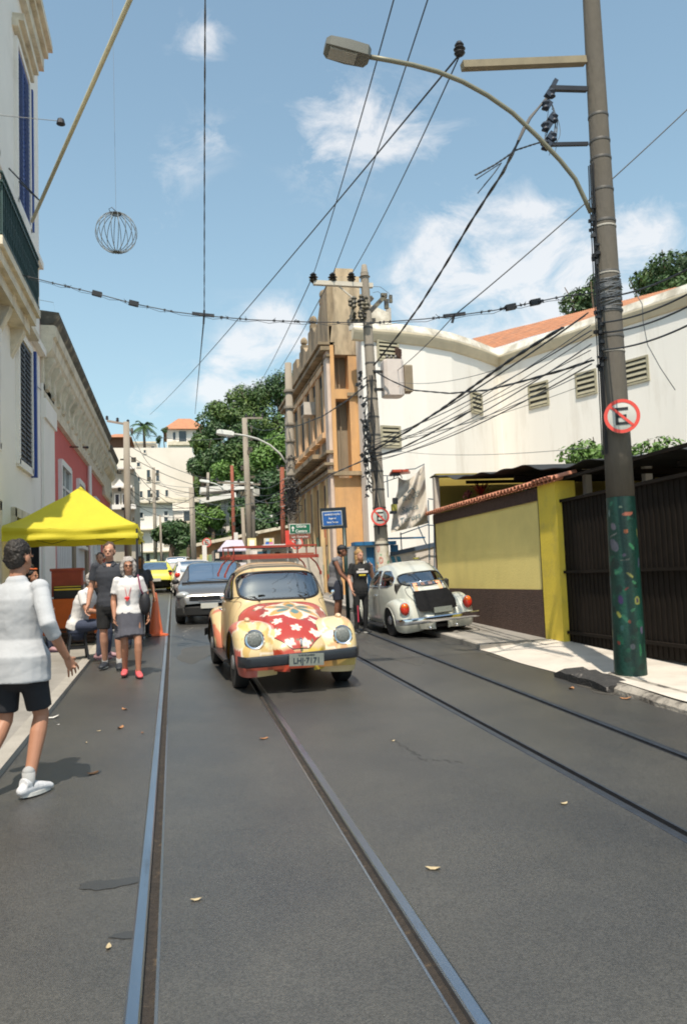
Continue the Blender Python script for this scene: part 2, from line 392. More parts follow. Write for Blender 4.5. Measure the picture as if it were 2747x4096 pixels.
# right pavement: raised slab, ramped driveway, slab with the pole
strip('right_pavement', XR, 7.2, 12.1, 45, .09, mt=paving)
mm = M(); mm.loft([[V((XR, y, gz(y)-.05)), V((XR-.012, y, gz(y)+.08)), V((XR+.02, y, gz(y)+.092)), V((XR+.14, y, gz(y)+.093)), V((XR+.14, y, gz(y)-.05))] for y in (12.1, 20, 45)])
mm.build('right_kerb', concrete, kind='structure')
mm = M(); mm.poly([(XR-.012, 12.098, gz(12.1)-.05), (7.2, 12.098, gz(12.1)-.05), (7.2, 12.098, gz(12.1)+.088), (XR-.012, 12.098, gz(12.1)+.084)], (0,-.02,0))
mm.build('pavement_end', concrete, kind='structure')
mm = M()
def ramp(u, v):
    y = 8.75+3.36*v; x = XR-.03+2.6*u
    e = .03*sin(v*9)*(1-u)
    return V((x+e*(1-u), y, gz(y)+.004+.10*min(1, (u*2.6+.03)/1.25)**.8))
mm.grid(ramp, 12, 12); mm.build('driveway_ramp', conc_lite, smooth='all', kind='structure')
mm = M(); mm.grid(lambda u, v: V((XR+.12*(1-u)*abs(sin(v*7)) + u*2.6, -8+16.75*v, gz(-8+16.75*v)+.10+.02*u)), 8, 20)
mm.build('near_pavement', conc_lite, kind='structure')
mm = M(); rk_ = random.Random(17); ring = []
for k in range(60):
    y = -8+16.7*k/59; j = rk_.uniform(-.035, .02); e = rk_.uniform(-.02, .008)
    ring.append([V((XR-.07+j, y, gz(y)-.05)), V((XR-.06+j, y, gz(y)+.05+e)), V((XR-.01+j*.5, y, gz(y)+.092+e)), V((XR+.3, y, gz(y)+.106)), V((XR+.3, y, gz(y)-.05))])
mm.loft(ring); mm.build('near_kerb', mat('dirty_kerb', (.30,.27,.23), .9, var=.25, scale=9, bump=.7, bscale=30, c2=(.08,.07,.06), c2lo=.48, c2hi=.62, c2scale=4), kind='structure', smooth=40)
# broken dark kerb stone in front of the pole
mm = M(); rng = random.Random(3); ring = []
for k in range(9):
    y = 9.25-1.2*k/8; j = rng.uniform(-.02, .02); tp = .105+rng.uniform(-.02,.015)-(.05 if k in (0,8) else 0)
    ring.append([V((XR-.15+j, y, gz(y)-.04)), V((XR-.16+j, y, gz(y)+tp*.85)), V((XR-.10, y, gz(y)+tp+.012)), V((XR+.14, y, gz(y)+tp+.02)), V((XR+.14, y, gz(y)-.04))])
mm.loft(ring); tag(mm.build('kerb_stone', mat('dirty_stone', (.035,.033,.032), .9, var=.4, scale=12, bump=.8, bscale=30, c2=(.25,.22,.2), c2lo=.6, c2hi=.7, c2scale=9), smooth=30), 'dark broken kerb stone in front of the painted pole base', 'kerb stone')
# gutter dirt patch and road stains
def blotch(name, c, rx, ry, mt, h, seed, kind='structure', **k):
    r = random.Random(seed); mm = M(); n = 40; ph = [r.uniform(0, 6.28) for _ in range(5)]
    ring = [V((c[0]+rx*cos(a)*(1+.22*sin(2*a+ph[0])+.14*sin(3*a+ph[1])+.1*sin(7*a+ph[2])), c[1]+ry*sin(a)*(1+.22*sin(2*a+ph[0])+.14*sin(3*a+ph[1])+.08*sin(9*a+ph[3])), 0)) for a in [2*pi*i/n for i in range(n)]]
    for p in ring: p.z = gz(p.y)+h
    mm.poly(ring); return mm.build(name, mt, kind=kind, **k)
stain = mat('oil_stain', (.040,.040,.040), .42, var=.15, scale=3)
blotch('road_stain', G(440, 3538)[:2], .13, .07, stain, .003, 4)
blotch('road_stain', G(505, 3745)[:2], .07, .03, stain, .003, 5)
blotch('road_stain', G(565, 3548)[:2], .02, .02, stain, .003, 6)
def crack(a, b, seed):
    r = random.Random(seed); a, b = G(*a), G(*b); mm = M(); pts = []
    for i in range(15):
        p = a.lerp(b, i/14); p.x += r.uniform(-.025,.025); p.y += r.uniform(-.025,.025); p.z = gz(p.y)+.0025; pts.append(p)
    L_ = [p+V((-.004*sin(i*2.1)-.005,0,0)) for i, p in enumerate(pts)]; R_ = [p+V((.005,.004,0)) for p in pts]
    vs = L_+R_; mm.add(vs, [(i, i+1, i+16, i+15) for i in range(14)]); mm.build('road_crack', stain, kind='structure')
crack((1570,2960),(1700,3040),1); crack((1700,3040),(1850,3050),2)
patchm = mat('asphalt_patch', (.066,.062,.055), .5, var=.15, scale=2, bump=.3, bscale=150)
speckle(patchm, .62, 1.4, 130)
for c_, rx, ry, sd_ in (((.35,13.8),.3,1.2,32),((3.2,12.5),.25,1.4,33)): blotch('road_patch', c_, rx, ry, patchm, .0018, sd_)
grime = mat('gutter_grime', (.05,.045,.038), .95, var=.3, scale=15)
for k, (px, py, rx, ry) in enumerate([(2380,2740,.09,.5),(2480,2760,.1,.35),(1990,2630,.03,.4)]):
    blotch('gutter_dirt', (XR-.11, G(px, py).y), rx, ry, grime, .003, 20+k)

# ---------------------------------------------------------------- hill
hillm = mat('hill_green', (.045,.075,.02), .9, var=.4, scale=.4, bump=.6, bscale=2)
def mound(x, y):
    z = 0
    for cx, cy, rx, ry, h in [(19, 104, 21, 30, 21.5), (9, 132, 24, 30, 20), (-14, 125, 26, 30, 14), (40, 120, 40, 40, 24), (13,70,9,16,5)]:
        z += h*math.exp(-(((x-cx)/rx)**2+((y-cy)/ry)**2)*1.0) if False else 0
        z = max(z, h*math.exp(-(((x-cx)/rx)**2+((y-cy)/ry)**2)))
    e = min(1, max(0, (y-50)/14))
    return z*e
mm = M()
def hf(u, v):
    x = -90+220*u; y = 52+160*v; return V((x, y, gh(x, y)-.3+mound(x, y)+noise.noise(V((x*.15, y*.15, 0)))*.6*min(1, (y-52)/10)))
mm.grid(hf, 80, 60); mm.build('hill', hillm, smooth='all', kind='structure')
def hillz(x, y): return gh(x, y)-.3+mound(x, y)
# ================================================================= RIGHT SIDE
# ---- generic helpers for walls on a vertical plane
def wallbox(mm, a, b, z0, z1, t, out=(0,0), c2=None, z0b=None, z1b=None):
    """a slab standing on line a-b, thickness t to the left of a->b (away), z may differ at b"""
    a, b = V((*a[:2], 0)), V((*b[:2], 0)); d = (b-a).normalized(); n = V((-d.y, d.x, 0))*t
    z0b = z0 if z0b is None else z0b; z1b = z1 if z1b is None else z1b
    vs = [a+V((0,0,z0)), b+V((0,0,z0b)), b+V((0,0,z1b)), a+V((0,0,z1))]; vs += [v+n for v in vs]
    mm.add(vs, [(0,1,2,3),(7,6,5,4),(0,4,5,1),(1,5,6,2),(2,6,7,3),(3,7,4,0)], c2)

# ---- yellow garden wall with tiled coping and brown base (plane x = 5.9)
WX = 5.9
yel = mat('yellow_render', (.95,.77,.27), .8, var=.08, scale=1.3, bump=.25, bscale=30, c2=(.84,.68,.24), c2lo=.5, c2hi=.75, c2scale=.8)
yel2 = mat('bright_yellow_render', (.82,.62,.07), .75, var=.1, scale=2, bump=.25, bscale=30, c2=(.66,.50,.09), c2lo=.5, c2hi=.7, c2scale=3)
brown = mat('brown_render', (.085,.05,.038), .95, var=.35, scale=18, bump=.9, bscale=45)
tilem = mat('terracotta_tile', (.42,.17,.10), .8, var=.28, scale=9, c2=(.25,.12,.08), c2lo=.55, c2hi=.7, c2scale=5)
yA, yB = 12.33, 17.9                       # near end, far end
t = thing('garden_wall', 'long yellow rendered wall with brown base and tiled coping beside the silver car', 'wall', (WX, 14.5, gz(14.5)))
mm = M(); wallbox(mm, (WX, yB), (WX, yA), .3, 2.93, .2); mm.build('wall_panel', yel, t, w=True)
mm = M(); wallbox(mm, (WX-.025, yB), (WX-.025, yA), .3, 1.275, .03); mm.build('wall_base', brown, t, w=True)
mm = M(); wallbox(mm, (WX-.03, yB), (WX-.03, yA), 2.74, 2.95, .04); mm.build('wall_band', brown, t, w=True)
mm = M(); wallbox(mm, (WX-.012, yA+.09), (WX-.012, yA), 1.275, 2.74, .02); wallbox(mm, (WX-.012, yB), (WX-.012, yB-.08), 1.275, 2.74, .02); mm.build('wall_edge', brown, t, w=True)
mm = M(); rng = random.Random(5); y = yA-.85; k = 0
while y < yB+.3:
    j = rng.uniform(-.008, .008); rr = .062
    for s_, w_ in ((0, 1), (.155, .9)):
        pass
    # barrel tile running across the wall, tilted towards the street
    ring = []
    for q in range(3):
        xq = WX-.16+.36*q/2; zq = 2.985+.09*q/2+j
        ring.append([V((xq, y+rr*cos(a), zq+rr*.9*sin(a))) for a in [pi*i/8 for i in range(9)]] + [V((xq, y+(rr-.014)*cos(a), zq+(rr-.014)*.9*sin(a))) for a in [pi*i/8 for i in range(8, -1, -1)]])
    mm.loft(ring)
    ring = []
    for q in range(2):
        xq = WX-.12+.32*q; zq = 2.985+.075*q
        ring.append([V((xq, y+.075+.055*cos(a), zq-.045*sin(a)+.01)) for a in [pi*i/6 for i in range(7)]] + [V((xq, y+.075+.045*cos(a), zq-.035*sin(a)+.012)) for a in [pi*i/6 for i in range(6, -1, -1)]])
    mm.loft(ring)
    y += .148
mm.build('tile_coping', tilem, t, w=True, smooth=50)
pl = M(); c_ = PX(2165, 2025, WX-.02); pl.box((WX-.02, c_.y, c_.z), (.02, .16, .2)); pl.build('number_plate', mat('plaque', (.62,.50,.36), .5), t, w=True)
for s_, dz in (('1', .045), ('5', -.045)): text(s_, 'number', .09, mat('plaque_ink', (.12,.05,.12), .6), t, (WX-.032, c_.y, c_.z+dz), (rad(90), 0, rad(-90)), w=True)

t = thing('gate_pillar', 'bright yellow square pillar between the yellow wall and the dark gate', 'pillar', (WX, 12, gz(12)))
mm = M(); mm.box((WX+.12, 12.0, 1.68), (.34, .62, 2.6)); mm.build('pillar_shaft', yel2, t, w=True)
mm = M()
for k in range(5):
    yy = 11.72+.13*k; ring = []
    for q in range(3):
        xq = WX-.16+.5*q/2; ring.append([V((xq, yy+.075*cos(a), 3.0+.06*sin(a)+.03*q)) for a in [pi*i/8 for i in range(9)]] + [V((xq, yy+.06*cos(a), 3.0+.045*sin(a)+.03*q)) for a in [pi*i/8 for i in range(8,-1,-1)]])
    mm.loft(ring)
mm.build('pillar_cap', tilem, t, w=True, smooth=50)

# ---- dark sliding gate
gm = mat('gate_metal', (.016,.012,.009), .8, metal=0, spec=.15, var=.2, scale=5)
t = thing('metal_gate', 'tall dark brown sheet metal gate behind the painted pole', 'gate', (WX+.2, 9, gz(9)))
mm = M(); ys = 11.69; ye = 7.35; gzb = .42
mm.box((WX+.07, (ys+ye)/2, (2.66+gzb)/2), (.02, ys-ye, 2.66-gzb))
yy = ys
while yy > ye:
    mm.box((WX+.057, yy, (2.66+gzb)/2), (.012, .06, 2.62-gzb)); yy -= .115
mm.build('gate_panel', gm, t, w=True)
mm = M()
for z in (2.66, 1.55, .62, 3.0): mm.box((WX+.035, (ys+ye)/2, z), (.05, ys-ye, .045))
mm.build('gate_rail', gm, t, w=True)
mm = M(); mm.box((WX+.1, (ys+ye)/2, gz(9.5)+.125), (.05, ys-ye, .02)); mm.build('gate_track', mat('brass_track', (.32,.22,.09), .5, metal=.6), t, w=True)
t = thing('gate_post', 'yellow post with dark cap at the far end of the gate', 'pillar', (WX+.1, 7.35, gz(7.3)))
mm = M(); mm.box((WX+.15, 7.1, 1.7), (.3, .4, 2.75)); mm.build('post_shaft', yel2, t, w=True)
mm = M(); mm.box((WX+.15, 7.1, 3.1), (.36, .46, .06)); mm.ell((WX+.1, 7.15, 3.22), (.11,.12,.12)); mm.build('post_cap', dkmetal, t, w=True, smooth=40)

# ---- carport behind the wall: dark corrugated awning, yellow inner wall, white pipe frame, dark interior
t = thing('carport', 'dark corrugated carport roof over a shaded yellow yard behind the wall', 'carport', (9, 13, gz(13)))
def awn(u, v):
    y = 18.4-11.4*v; x = 6.0+4.8*u
    z = 3.86+.02*sin(v*70)+.035*sin(v*17+1)-1.05*v+.06*u + .03*sin(v*31)
    return V((x, y, z))
mm = M(); vs = []; nn = 140
for i in range(nn+1):
    v = i/nn
    # front edge follows what the street sees; the roof rises gently backwards
    a = awn(0, v); b = awn(1, v); vs += [a, b, a-V((0,0,.012)), b-V((0,0,.012))]
fs = []
for i in range(nn):
    p = 4*i; fs += [(p, p+1, p+5, p+4), (p+2, p+6, p+7, p+3), (p, p+4, p+6, p+2), (p+1, p+3, p+7, p+5)]
mm.add(vs, fs); mm.build('awning_sheet', mat('black_sheeting', (.022,.022,.021), .7, var=.3, scale=4), t, w=True)
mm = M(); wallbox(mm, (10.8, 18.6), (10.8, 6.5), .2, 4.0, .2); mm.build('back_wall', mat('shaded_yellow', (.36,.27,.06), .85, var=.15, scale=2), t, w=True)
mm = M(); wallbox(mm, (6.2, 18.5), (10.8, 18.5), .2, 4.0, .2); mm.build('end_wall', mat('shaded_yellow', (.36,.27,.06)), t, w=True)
mm = M(); mm.box((6.05, 18.1, 3.2), (.12,.14,1.3)); mm.build('corner_post', conc_lite, t, w=True)
mm = M(); mm.box((8.5, 12.5, .45), (4.5, 12, .1)); mm.build('yard_floor', paving, t, w=True)
mm = M()
a, b, c = PX(2345, 2020, 7.4), PX(2345, 1880, 7.4), PX(2450, 1865, 7.4)
a.z = .5
mm.beam(a, b, .12, .12); mm.beam(b+V((0,.06,0)), c-V((0,1,0)), .12, .12); mm.beam(V((7.4, c.y-1, b.z)), V((7.4, c.y-1, .5)), .12, .12)
mm.build('pipe_frame', white, t, w=True)
mm = M(); 
for yy in (16.5, 14, 11.5, 9, 7.2): mm.beam((6.2, yy, 3.72-.092*(18.4-yy)), (10.7, yy, 3.74-.092*(18.4-yy)), .05, .07)

mm.build('roof_beam', gm, t, w=True)

# ---------------------------------------------------------------- foliage helper
def leafcloud(mm, c, r, n, ls, rng, lobes=7, squash=1.0, up=.35):
    """many leaf-sized faces in clumps spread through an uneven crown volume"""
    c = V(c); cl = []
    for k in range(lobes):
        while True:
            p = V((rng.uniform(-1,1), rng.uniform(-1,1), rng.uniform(-1,1)))
            if p.length < 1: break
        cl.append((c + V((p.x*r[0]*.72, p.y*r[1]*.72, p.z*r[2]*.72)), rng.uniform(.32, .62)))
    for i in range(n):
        q, s = cl[rng.randrange(lobes)]
        d = V((rng.gauss(0,1), rng.gauss(0,1), rng.gauss(0,1))).normalized()
        k = rng.uniform(.55, 1.05)**.6
        sub = V((sin(q.x*3+i % 7), cos(q.y*2+i % 5), sin(i % 11)))*.12
        p = q + V((d.x*r[0]*s*k, d.y*r[1]*s*k, d.z*r[2]*s*k*squash)) + sub*min(r)*.6
        nn_ = (d + V((rng.gauss(0,.5), rng.gauss(0,.5), up+rng.gauss(0,.4)))).normalized()
        a = nn_.orthogonal().normalized(); a.rotate(Matrix.Rotation(rng.uniform(0, 6.28), 3, nn_)); b = nn_.cross(a)
        L_ = ls*rng.uniform(.6, 1.4); W_ = L_*rng.uniform(.35,.6)
        mm.add([p-a*L_, p-b*W_+nn_*L_*.12, p+a*L_, p+b*W_+nn_*L_*.12], [(0,1,2,3)])
def tree(name, label, cat, base, top, crown_c, r, n, ls, seed, leafm, group=None, lobes=9, trunk_r=.2, squash=1.0):
    rng = random.Random(seed); base = V(base); cc = V(crown_c)
    t = thing(name, label, cat, base, 0, group)
    mm = M(); mid = base.lerp(cc, .55)+V((rng.uniform(-.3,.3), 0, 0))
    mm.tube([base-V((0,0,.3)), mid, cc], [trunk_r, trunk_r*.7, trunk_r*.35], 8)
    for k in range(7):
        e = cc + V((rng.uniform(-.7,.7)*r[0], rng.uniform(-.7,.7)*r[1], rng.uniform(-.2,.7)*r[2])); st = base.lerp(cc, rng.uniform(.45,.85))
        mm.tube([st, st.lerp(e, .5)+V((0,0,.15*r[2])), e], [trunk_r*.4, trunk_r*.25, trunk_r*.1], 6)
    mm.build('trunk', bark, t, w=True, smooth='all')
    mm = M(); leafcloud(mm, cc, r, n, ls, rng, lobes, squash); mm.build('crown', leafm, t, w=True, fix=False)
    return t

# potted / climbing plants in the carport and behind
def plant(name, label, c, r, n, ls, seed, m, group=None):
    rng = random.Random(seed); c = V(c); t = thing(name, label, 'plant', c-V((0,0,r[2])), 0, group)
    mm = M()
    for k in range(5): mm.tube([c-V((rng.uniform(-.2,.2)*r[0],0,r[2])), c+V((rng.uniform(-.6,.6)*r[0], rng.uniform(-.6,.6)*r[1], rng.uniform(-.2,.8)*r[2]))], .012, 5)
    mm.build('stem', bark, t, w=True)
    mm = M(); leafcloud(mm, c, r, n, ls, rng, 6); mm.build('foliage', m, t, w=True, fix=False); return t
redl = mat('red_leaf', (.42,.035,.03), .5, var=.3)
c = PX(1925, 1955, 6.6); rng = random.Random(2)
t = thing('spiky_plant', 'red spiky bromeliad plant showing above the tiled wall', 'plant', (c.x, c.y, c.z-.3))
mm = M()
for k in range(26):
    a = rng.uniform(0, 6.28); L_ = rng.uniform(.28, .5); el = rng.uniform(.3, 1.3); b0 = c-V((0,0,.15)); d = V((cos(a)*cos(el), sin(a)*cos(el), sin(el))); sd_ = V((-sin(a), cos(a), 0))*.022
    m1 = b0+d*L_*.6; e1 = b0+d*L_-V((0,0,.06)); mm.add([b0-sd_*.5, b0+sd_*.5, m1+sd_, m1-sd_, e1], [(0,1,2,3),(3,2,4)])
mm.build('leaf_blades', redl, t, w=True, fix=False)
mm = M(); mm.lathe([(.06,-.5),(.11,-.3),(.12,-.15)], c, 12); mm.build('pot', tilem, t, w=True)
c = PX(2125, 1945, 6.5); plant('shrub', 'small green shrub with leaves showing over the wall near the pillar', c, (.2,.3,.13), 120, .045, 11, leaf_g)
c = PX(1870, 1975, 6.5); plant('flowering_plant', 'low pink and green plant over the far part of the tiled wall', c, (.12,.25,.1), 90, .03, 12, mat('pink_leaf', (.5,.16,.15), .5, var=.3))
c = PX(2365, 1765, 10.2); plant('bush', 'bright green bush above the carport roof left of the no parking sign', (c.x, c.y, c.z-.25), (.7,1.0,.42), 1100, .065, 13, leaf_y)
c = PX(2580, 1765, 9.8); plant('bush', 'bright green bush above the carport roof right of the painted pole', (c.x, c.y, c.z-.2), (.7,.9,.38), 1000, .065, 14, leaf_y)
# dark trees above the white building
c = PY(2330, 1160, 31); tree('tree', 'dark green tree leaning over the tiled roof left of the pole', 'tree', (c.x+1, 31, gz(31)), 0, (c.x+.35, 31, c.z-.05), (1.15,1.2,1.0), 5200, .10, 21, leaf_d, lobes=9)
c = PY(2640, 1120, 28.5); tree('tree', 'large dark tree behind the tiled roof right of the pole', 'tree', (c.x+1, 28.5, gz(28)), 0, (c.x+.6, 28.5, c.z), (2.3,1.6,1.15), 9000, .10, 22, leaf_d, lobes=13)

# ---------------------------------------------------------------- white building with louvred vents
wbm = mat('white_render', (.80,.765,.71), .8, var=.05, scale=.6, bump=.2, bscale=12, c2=(.60,.55,.48), c2lo=.52, c2hi=.8, c2scale=1.1, stretch=(1,1,.16))
wgr = mat('stained_parapet', (.42,.38,.31), .9, var=.2, scale=2, c2=(.72,.68,.6), c2lo=.4, c2hi=.6, c2scale=1.3)
t = thing('white_building', 'big white building with small louvred vents and an orange tiled roof', 'building', (13, 28, gz(28)))
pts = [(6.55,27.0), (8.04,27.23), (9.0,27.5), (10.2,28.05), (11.6,29.05), (12.95,30.17)]; PR = [(12.95,30.17), (20.71,11.74)]
ztop = 10.2
mm = M()
outer = pts + [PR[1]]
for i in range(len(outer)-1):
    a, b = outer[i], outer[i+1]
    mm.poly([(*a, .3), (*b, .3), (*b, ztop), (*a, ztop)])
for i in range(len(pts)-1): mm.poly([(*pts[i], ztop), (*pts[i+1], ztop), (pts[i+1][0], 40, ztop), (pts[i][0], 40, ztop)])
mm.poly([(*PR[0], ztop), (*PR[1], ztop), (26, 14, ztop), (26, 40, ztop), (PR[0][0], 40, ztop)])
mm.poly([(6.55,27.0,.3),(6.55,27.85,.3),(6.55,27.85,ztop),(6.55,27,ztop)])
mm.build('wall', wbm, t, w=True)
# overhanging coping + little parapet
mm = M(); mm2 = M()
def offs(o, i):
    p = V((*outer[i], 0)); ds = []
    for j in (i-1, i):
        if 0 <= j < len(outer)-1:
            d = (V((*outer[j+1],0))-V((*outer[j],0))).normalized(); ds.append(V((d.y, -d.x, 0)))
    n_ = sum(ds, V((0,0,0))).normalized(); return p+n_*o/max(.4, n_.dot(ds[0]))
def trim(mm, prof):
    def off2(pl, o, i):
        ds = [(V((*pl[j+1],0))-V((*pl[j],0))).normalized() for j in (i-1, i) if 0 <= j < len(pl)-1]; n_ = sum([V((d.y,-d.x,0)) for d in ds], V((0,0,0))).normalized(); return V((*pl[i],0))+n_*o
    lp = [(6.2,26.92)]+pts; d_ = (V((*pts[-1],0))-V((*pts[-2],0))).normalized()*.3
    lp[-1] = (lp[-1][0]+d_.x, lp[-1][1]+d_.y)
    for pl in (lp, PR): mm.loft([[off2(pl, o, i)+V((0,0,z)) for o, z in prof] for i in range(len(pl))])
trim(mm, [(-.02, ztop-.42), (.07, ztop-.38), (.19, ztop-.16), (.22, ztop-.08), (.22, ztop-.02), (-.02, ztop-.02)]); mm.build('cornice', mat('cornice_soffit', (.60,.52,.38), .85, var=.12, scale=2), t, w=True)
trim(mm2, [(-.2, ztop-.02), (.2, ztop-.02), (.2, ztop+.02), (.1, ztop+.28), (-.2, ztop+.28)]); mm2.build('parapet', wgr, t, w=True)
# tiled roof behind the right-hand wall
rf = M(); dn = V((PR[1][1]-PR[0][1], PR[0][0]-PR[1][0], 0)).normalized(); dn = -dn if dn.x < 0 else dn
def pofs(o): return (V((*PR[0],0))+dn*o), (V((*PR[1],0))+dn*o)
RA_, RB_ = PP(1974,1394,*pofs(.3)), PP(2790,1150,*pofs(.3)); RC_, RD_ = PP(1888,1356,*pofs(3.6)), PP(2700,1150,*pofs(3.6))
def roofpt(u, v):
    q = RA_.lerp(RB_, u).lerp(RC_.lerp(RD_, u), v)
    rip = .035*abs(sin(u*95*pi)); return q+V((0,0,rip+.02*noise.noise(q*.9)))
rf.grid(roofpt, 420, 6); rf.build('tiled_roof', mat('orange_tiles', (.46,.20,.10), .85, var=.35, scale=5, c2=(.30,.15,.09), c2lo=.5, c2hi=.65, c2scale=2.5), t, w=True, smooth=60)
mm = M(); mm.poly([V((RA_.x,RA_.y,10.2)), V((RB_.x,RB_.y,10.2)), RB_-V((0,0,.02)), RA_-V((0,0,.02))], (-.05,-.02,0)); mm.build('roof_fascia', wbm, t, w=True)
louv = mat('louvre_concrete', (.34,.31,.22), .85, var=.15); louvd = mat('louvre_dark', (.05,.045,.035), .9)
def vent(corners, A, B, n=4):
    """corners: top-left, top-right, bottom-left (px) on the wall A-B"""
    tl, tr, bl = [PP(x, y, A, B) for x, y in corners]
    d = V((B[0]-A[0], B[1]-A[1], 0)).normalized(); nrm_ = V((d.y, -d.x, 0))
    if nrm_.dot(CP-tl) < 0: nrm_ = -nrm_
    s0 = (tl-V((*A,0))).dot(d); s1 = (tr-V((*A,0))).dot(d); z1, z0 = (tl.z+tr.z)/2, bl.z
    at = lambda s, z, o: V((A[0], A[1], 0))+d*s+V((0,0,z))+nrm_*o
    f = M(); e = .07
    for (sa, sb, za, zb) in ((s0, s1, z1-e, z1), (s0, s1, z0, z0+e), (s0, s0+(e if s1 > s0 else -e), z0+e, z1-e), (s1-(e if s1 > s0 else -e), s1, z0+e, z1-e)):
        P0 = [at(sa, za, 0), at(sb, za, 0), at(sb, zb, 0), at(sa, zb, 0)]; f.poly(P0, nrm_*.05)
    fo = f.build('vent_frame', louv, t, w=True)
    g = M(); e2 = e if s1 > s0 else -e
    g.poly([at(s0+e2, z0+e, .004), at(s1-e2, z0+e, .004), at(s1-e2, z1-e, .004), at(s0+e2, z1-e, .004)])
    gb = g.build('vent_recess', louvd, t, w=True)
    h = M(); step = (z1-z0-2*e)/n
    for k in range(n):
        zc = z0+e+step*(k+.5)
        h.poly([at(s0+e2, zc-step*.36, .045), at(s1-e2, zc-step*.36, .045), at(s1-e2, zc+step*.18, .008), at(s0+e2, zc+step*.18, .008)], V((0,0,.015)))
    h.build('louvre_slats', louv, t, w=True)
A_, B_ = PR[0], PR[1]
for cs in [((2112,1538),(2192,1522),(2122,1638)), ((2300,1495),(2384,1474),(2312,1592)), ((2492,1445),(2592,1418),(2502,1546))]: vent(cs, A_, B_)
A_, B_ = (11.6,29.05), (12.95,30.17)
vent(((1880,1563),(1924,1574),(1883,1650)), A_, B_)
A_, B_ = (6.13,26.81), (8.04,27.23)
vent(((1505,1358),(1592,1366),(1505,1440)), A_, B_); vent(((1520,1702),(1600,1704),(1520,1790)), A_, B_)
mm = M()
for k in range(12): mm.box((PP(1583+k % 4*4, 1400+k*3, A_, B_)-V((0,.12,0))), (.12,.08,.12), rz=k)
mm.build('nest', mat('nest_brown', (.06,.03,.02), .9), t, w=True)
# low pitched grey roof turret behind the parapet
t = thing('roof_shed', 'small grey roof structure on top of the white building beside the tower', 'roof structure', (7.6, 29.5, 10.2))
mm = M(); a = PY(1445, 1215, 29.5); b = PY(1548, 1260, 29.5); c = PY(1548, 1330, 29.5)
mm.poly([(7.0,29.2,10.1),(a.x,29.2,a.z),(b.x,29.2,b.z),(b.x,29.2,10.1)], (0,2.5,0)); mm.build('shed_body', wgr, t, w=True)
mm = M(); mm.box((b.x, 29.3, (b.z+10.2)/2+.35), (.16,.16,1.1)); mm.build('shed_pier', concrete, t, w=True)

# ---------------------------------------------------------------- orange corner building
OX = 5.6; OY0, OY1 = 27.9, 39.2; ZC = 9.9
orm = mat('orange_render', (.62,.35,.15), .85, var=.16, scale=1.2, bump=.3, bscale=14, c2=(.40,.24,.13), c2lo=.48, c2hi=.72, c2scale=.9, stretch=(1,1,.35))
pkm = mat('faded_pink_render', (.74,.49,.29), .85, var=.14, scale=1.5, bump=.3, bscale=14, c2=(.55,.34,.18), c2lo=.45, c2hi=.65, c2scale=1.6, stretch=(1,1,.35))
dirty = mat('weathered_stone', (.36,.27,.17), .9, var=.3, scale=3, c2=(.11,.09,.06), c2lo=.45, c2hi=.68, c2scale=1.4, stretch=(1,1,.3), bump=.4)
wood = mat('aged_shutter', (.24,.19,.13), .8, var=.25, scale=4, stretch=(1,1,.2))
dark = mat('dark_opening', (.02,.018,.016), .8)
t = thing('orange_building', 'old orange art deco building with stepped parapet and corner tower', 'building', (OX, OY0, gz(OY0)))
mm = M(); zb = .6
mm.poly([(OX,OY0,zb),(OX,OY1,zb),(OX,OY1,ZC),(OX,OY0,ZC)]); mm.poly([(OX,OY1,zb),(8.5,OY1,zb),(8.5,OY1,ZC),(OX,OY1,ZC)])
mm.poly([(OX,OY0,ZC),(OX,OY1,ZC),(8.5,OY1,ZC),(8.5,OY0,ZC)])
mm.build('street_wall', pkm, t, w=True)
# side wall facing the camera with two tall niches
mm = M(); x0, x1, nx0, nx1 = OX, 6.95, 5.74, 6.25; zt = 10.6
def quad(mm, xa, xb, za, zb_, y=OY0): mm.poly([(xa,y,za),(xb,y,za),(xb,y,zb_),(xa,y,zb_)])
niches = [(5.1, 7.95), (8.3, 10.0)]
quad(mm, x0, nx0, zb, zt); quad(mm, nx1, x1, zb, zt); quad(mm, nx0, nx1, zb, niches[0][0]); quad(mm, nx0, nx1, niches[0][1], niches[1][0]); quad(mm, nx0, nx1, niches[1][1], zt)
for za, zc in niches:
    yd = OY0+.55
    mm.poly([(nx0,OY0,za),(nx0,yd,za),(nx0,yd,zc),(nx0,OY0,zc)]); mm.poly([(nx1,OY0,za),(nx1,yd,za),(nx1,yd,zc),(nx1,OY0,zc)])
    mm.poly([(nx0,OY0,za),(nx1,OY0,za),(nx1,yd,za),(nx0,yd,za)]); mm.poly([(nx0,OY0,zc),(nx1,OY0,zc),(nx1,yd,zc),(nx0,yd,zc)])
mm.build('side_wall', orm, t, w=True)
for za, zc in niches:
    g = M(); quad(g, nx0, nx1, za, zc, OY0+.54); g.box(((nx0+nx1)/2, OY0+.5, (za+zc)/2), (.05,.06,zc-za)); g.build('window', wood, t, w=True)
mm = M(); mm.box((6.78, OY0-.03, 5.2), (.2,.06,9.0)); mm.box((6.42, OY0-.05, 8.1), (.5,.1,.12)); mm.box((6.1, OY0-.1, 5.25), (1.1,.22,.14)); mm.build('side_pilaster', dirty, t, w=True)
mm = M(); mm.box((6.9, OY0-.04, 3.2), (.7,.08,1.9)); mm.build('posters', mat('torn_posters', (.62,.55,.45), .8, var=.2, scale=6, c2=(.25,.22,.35), c2lo=.55, c2hi=.62, c2scale=6), t, w=True)
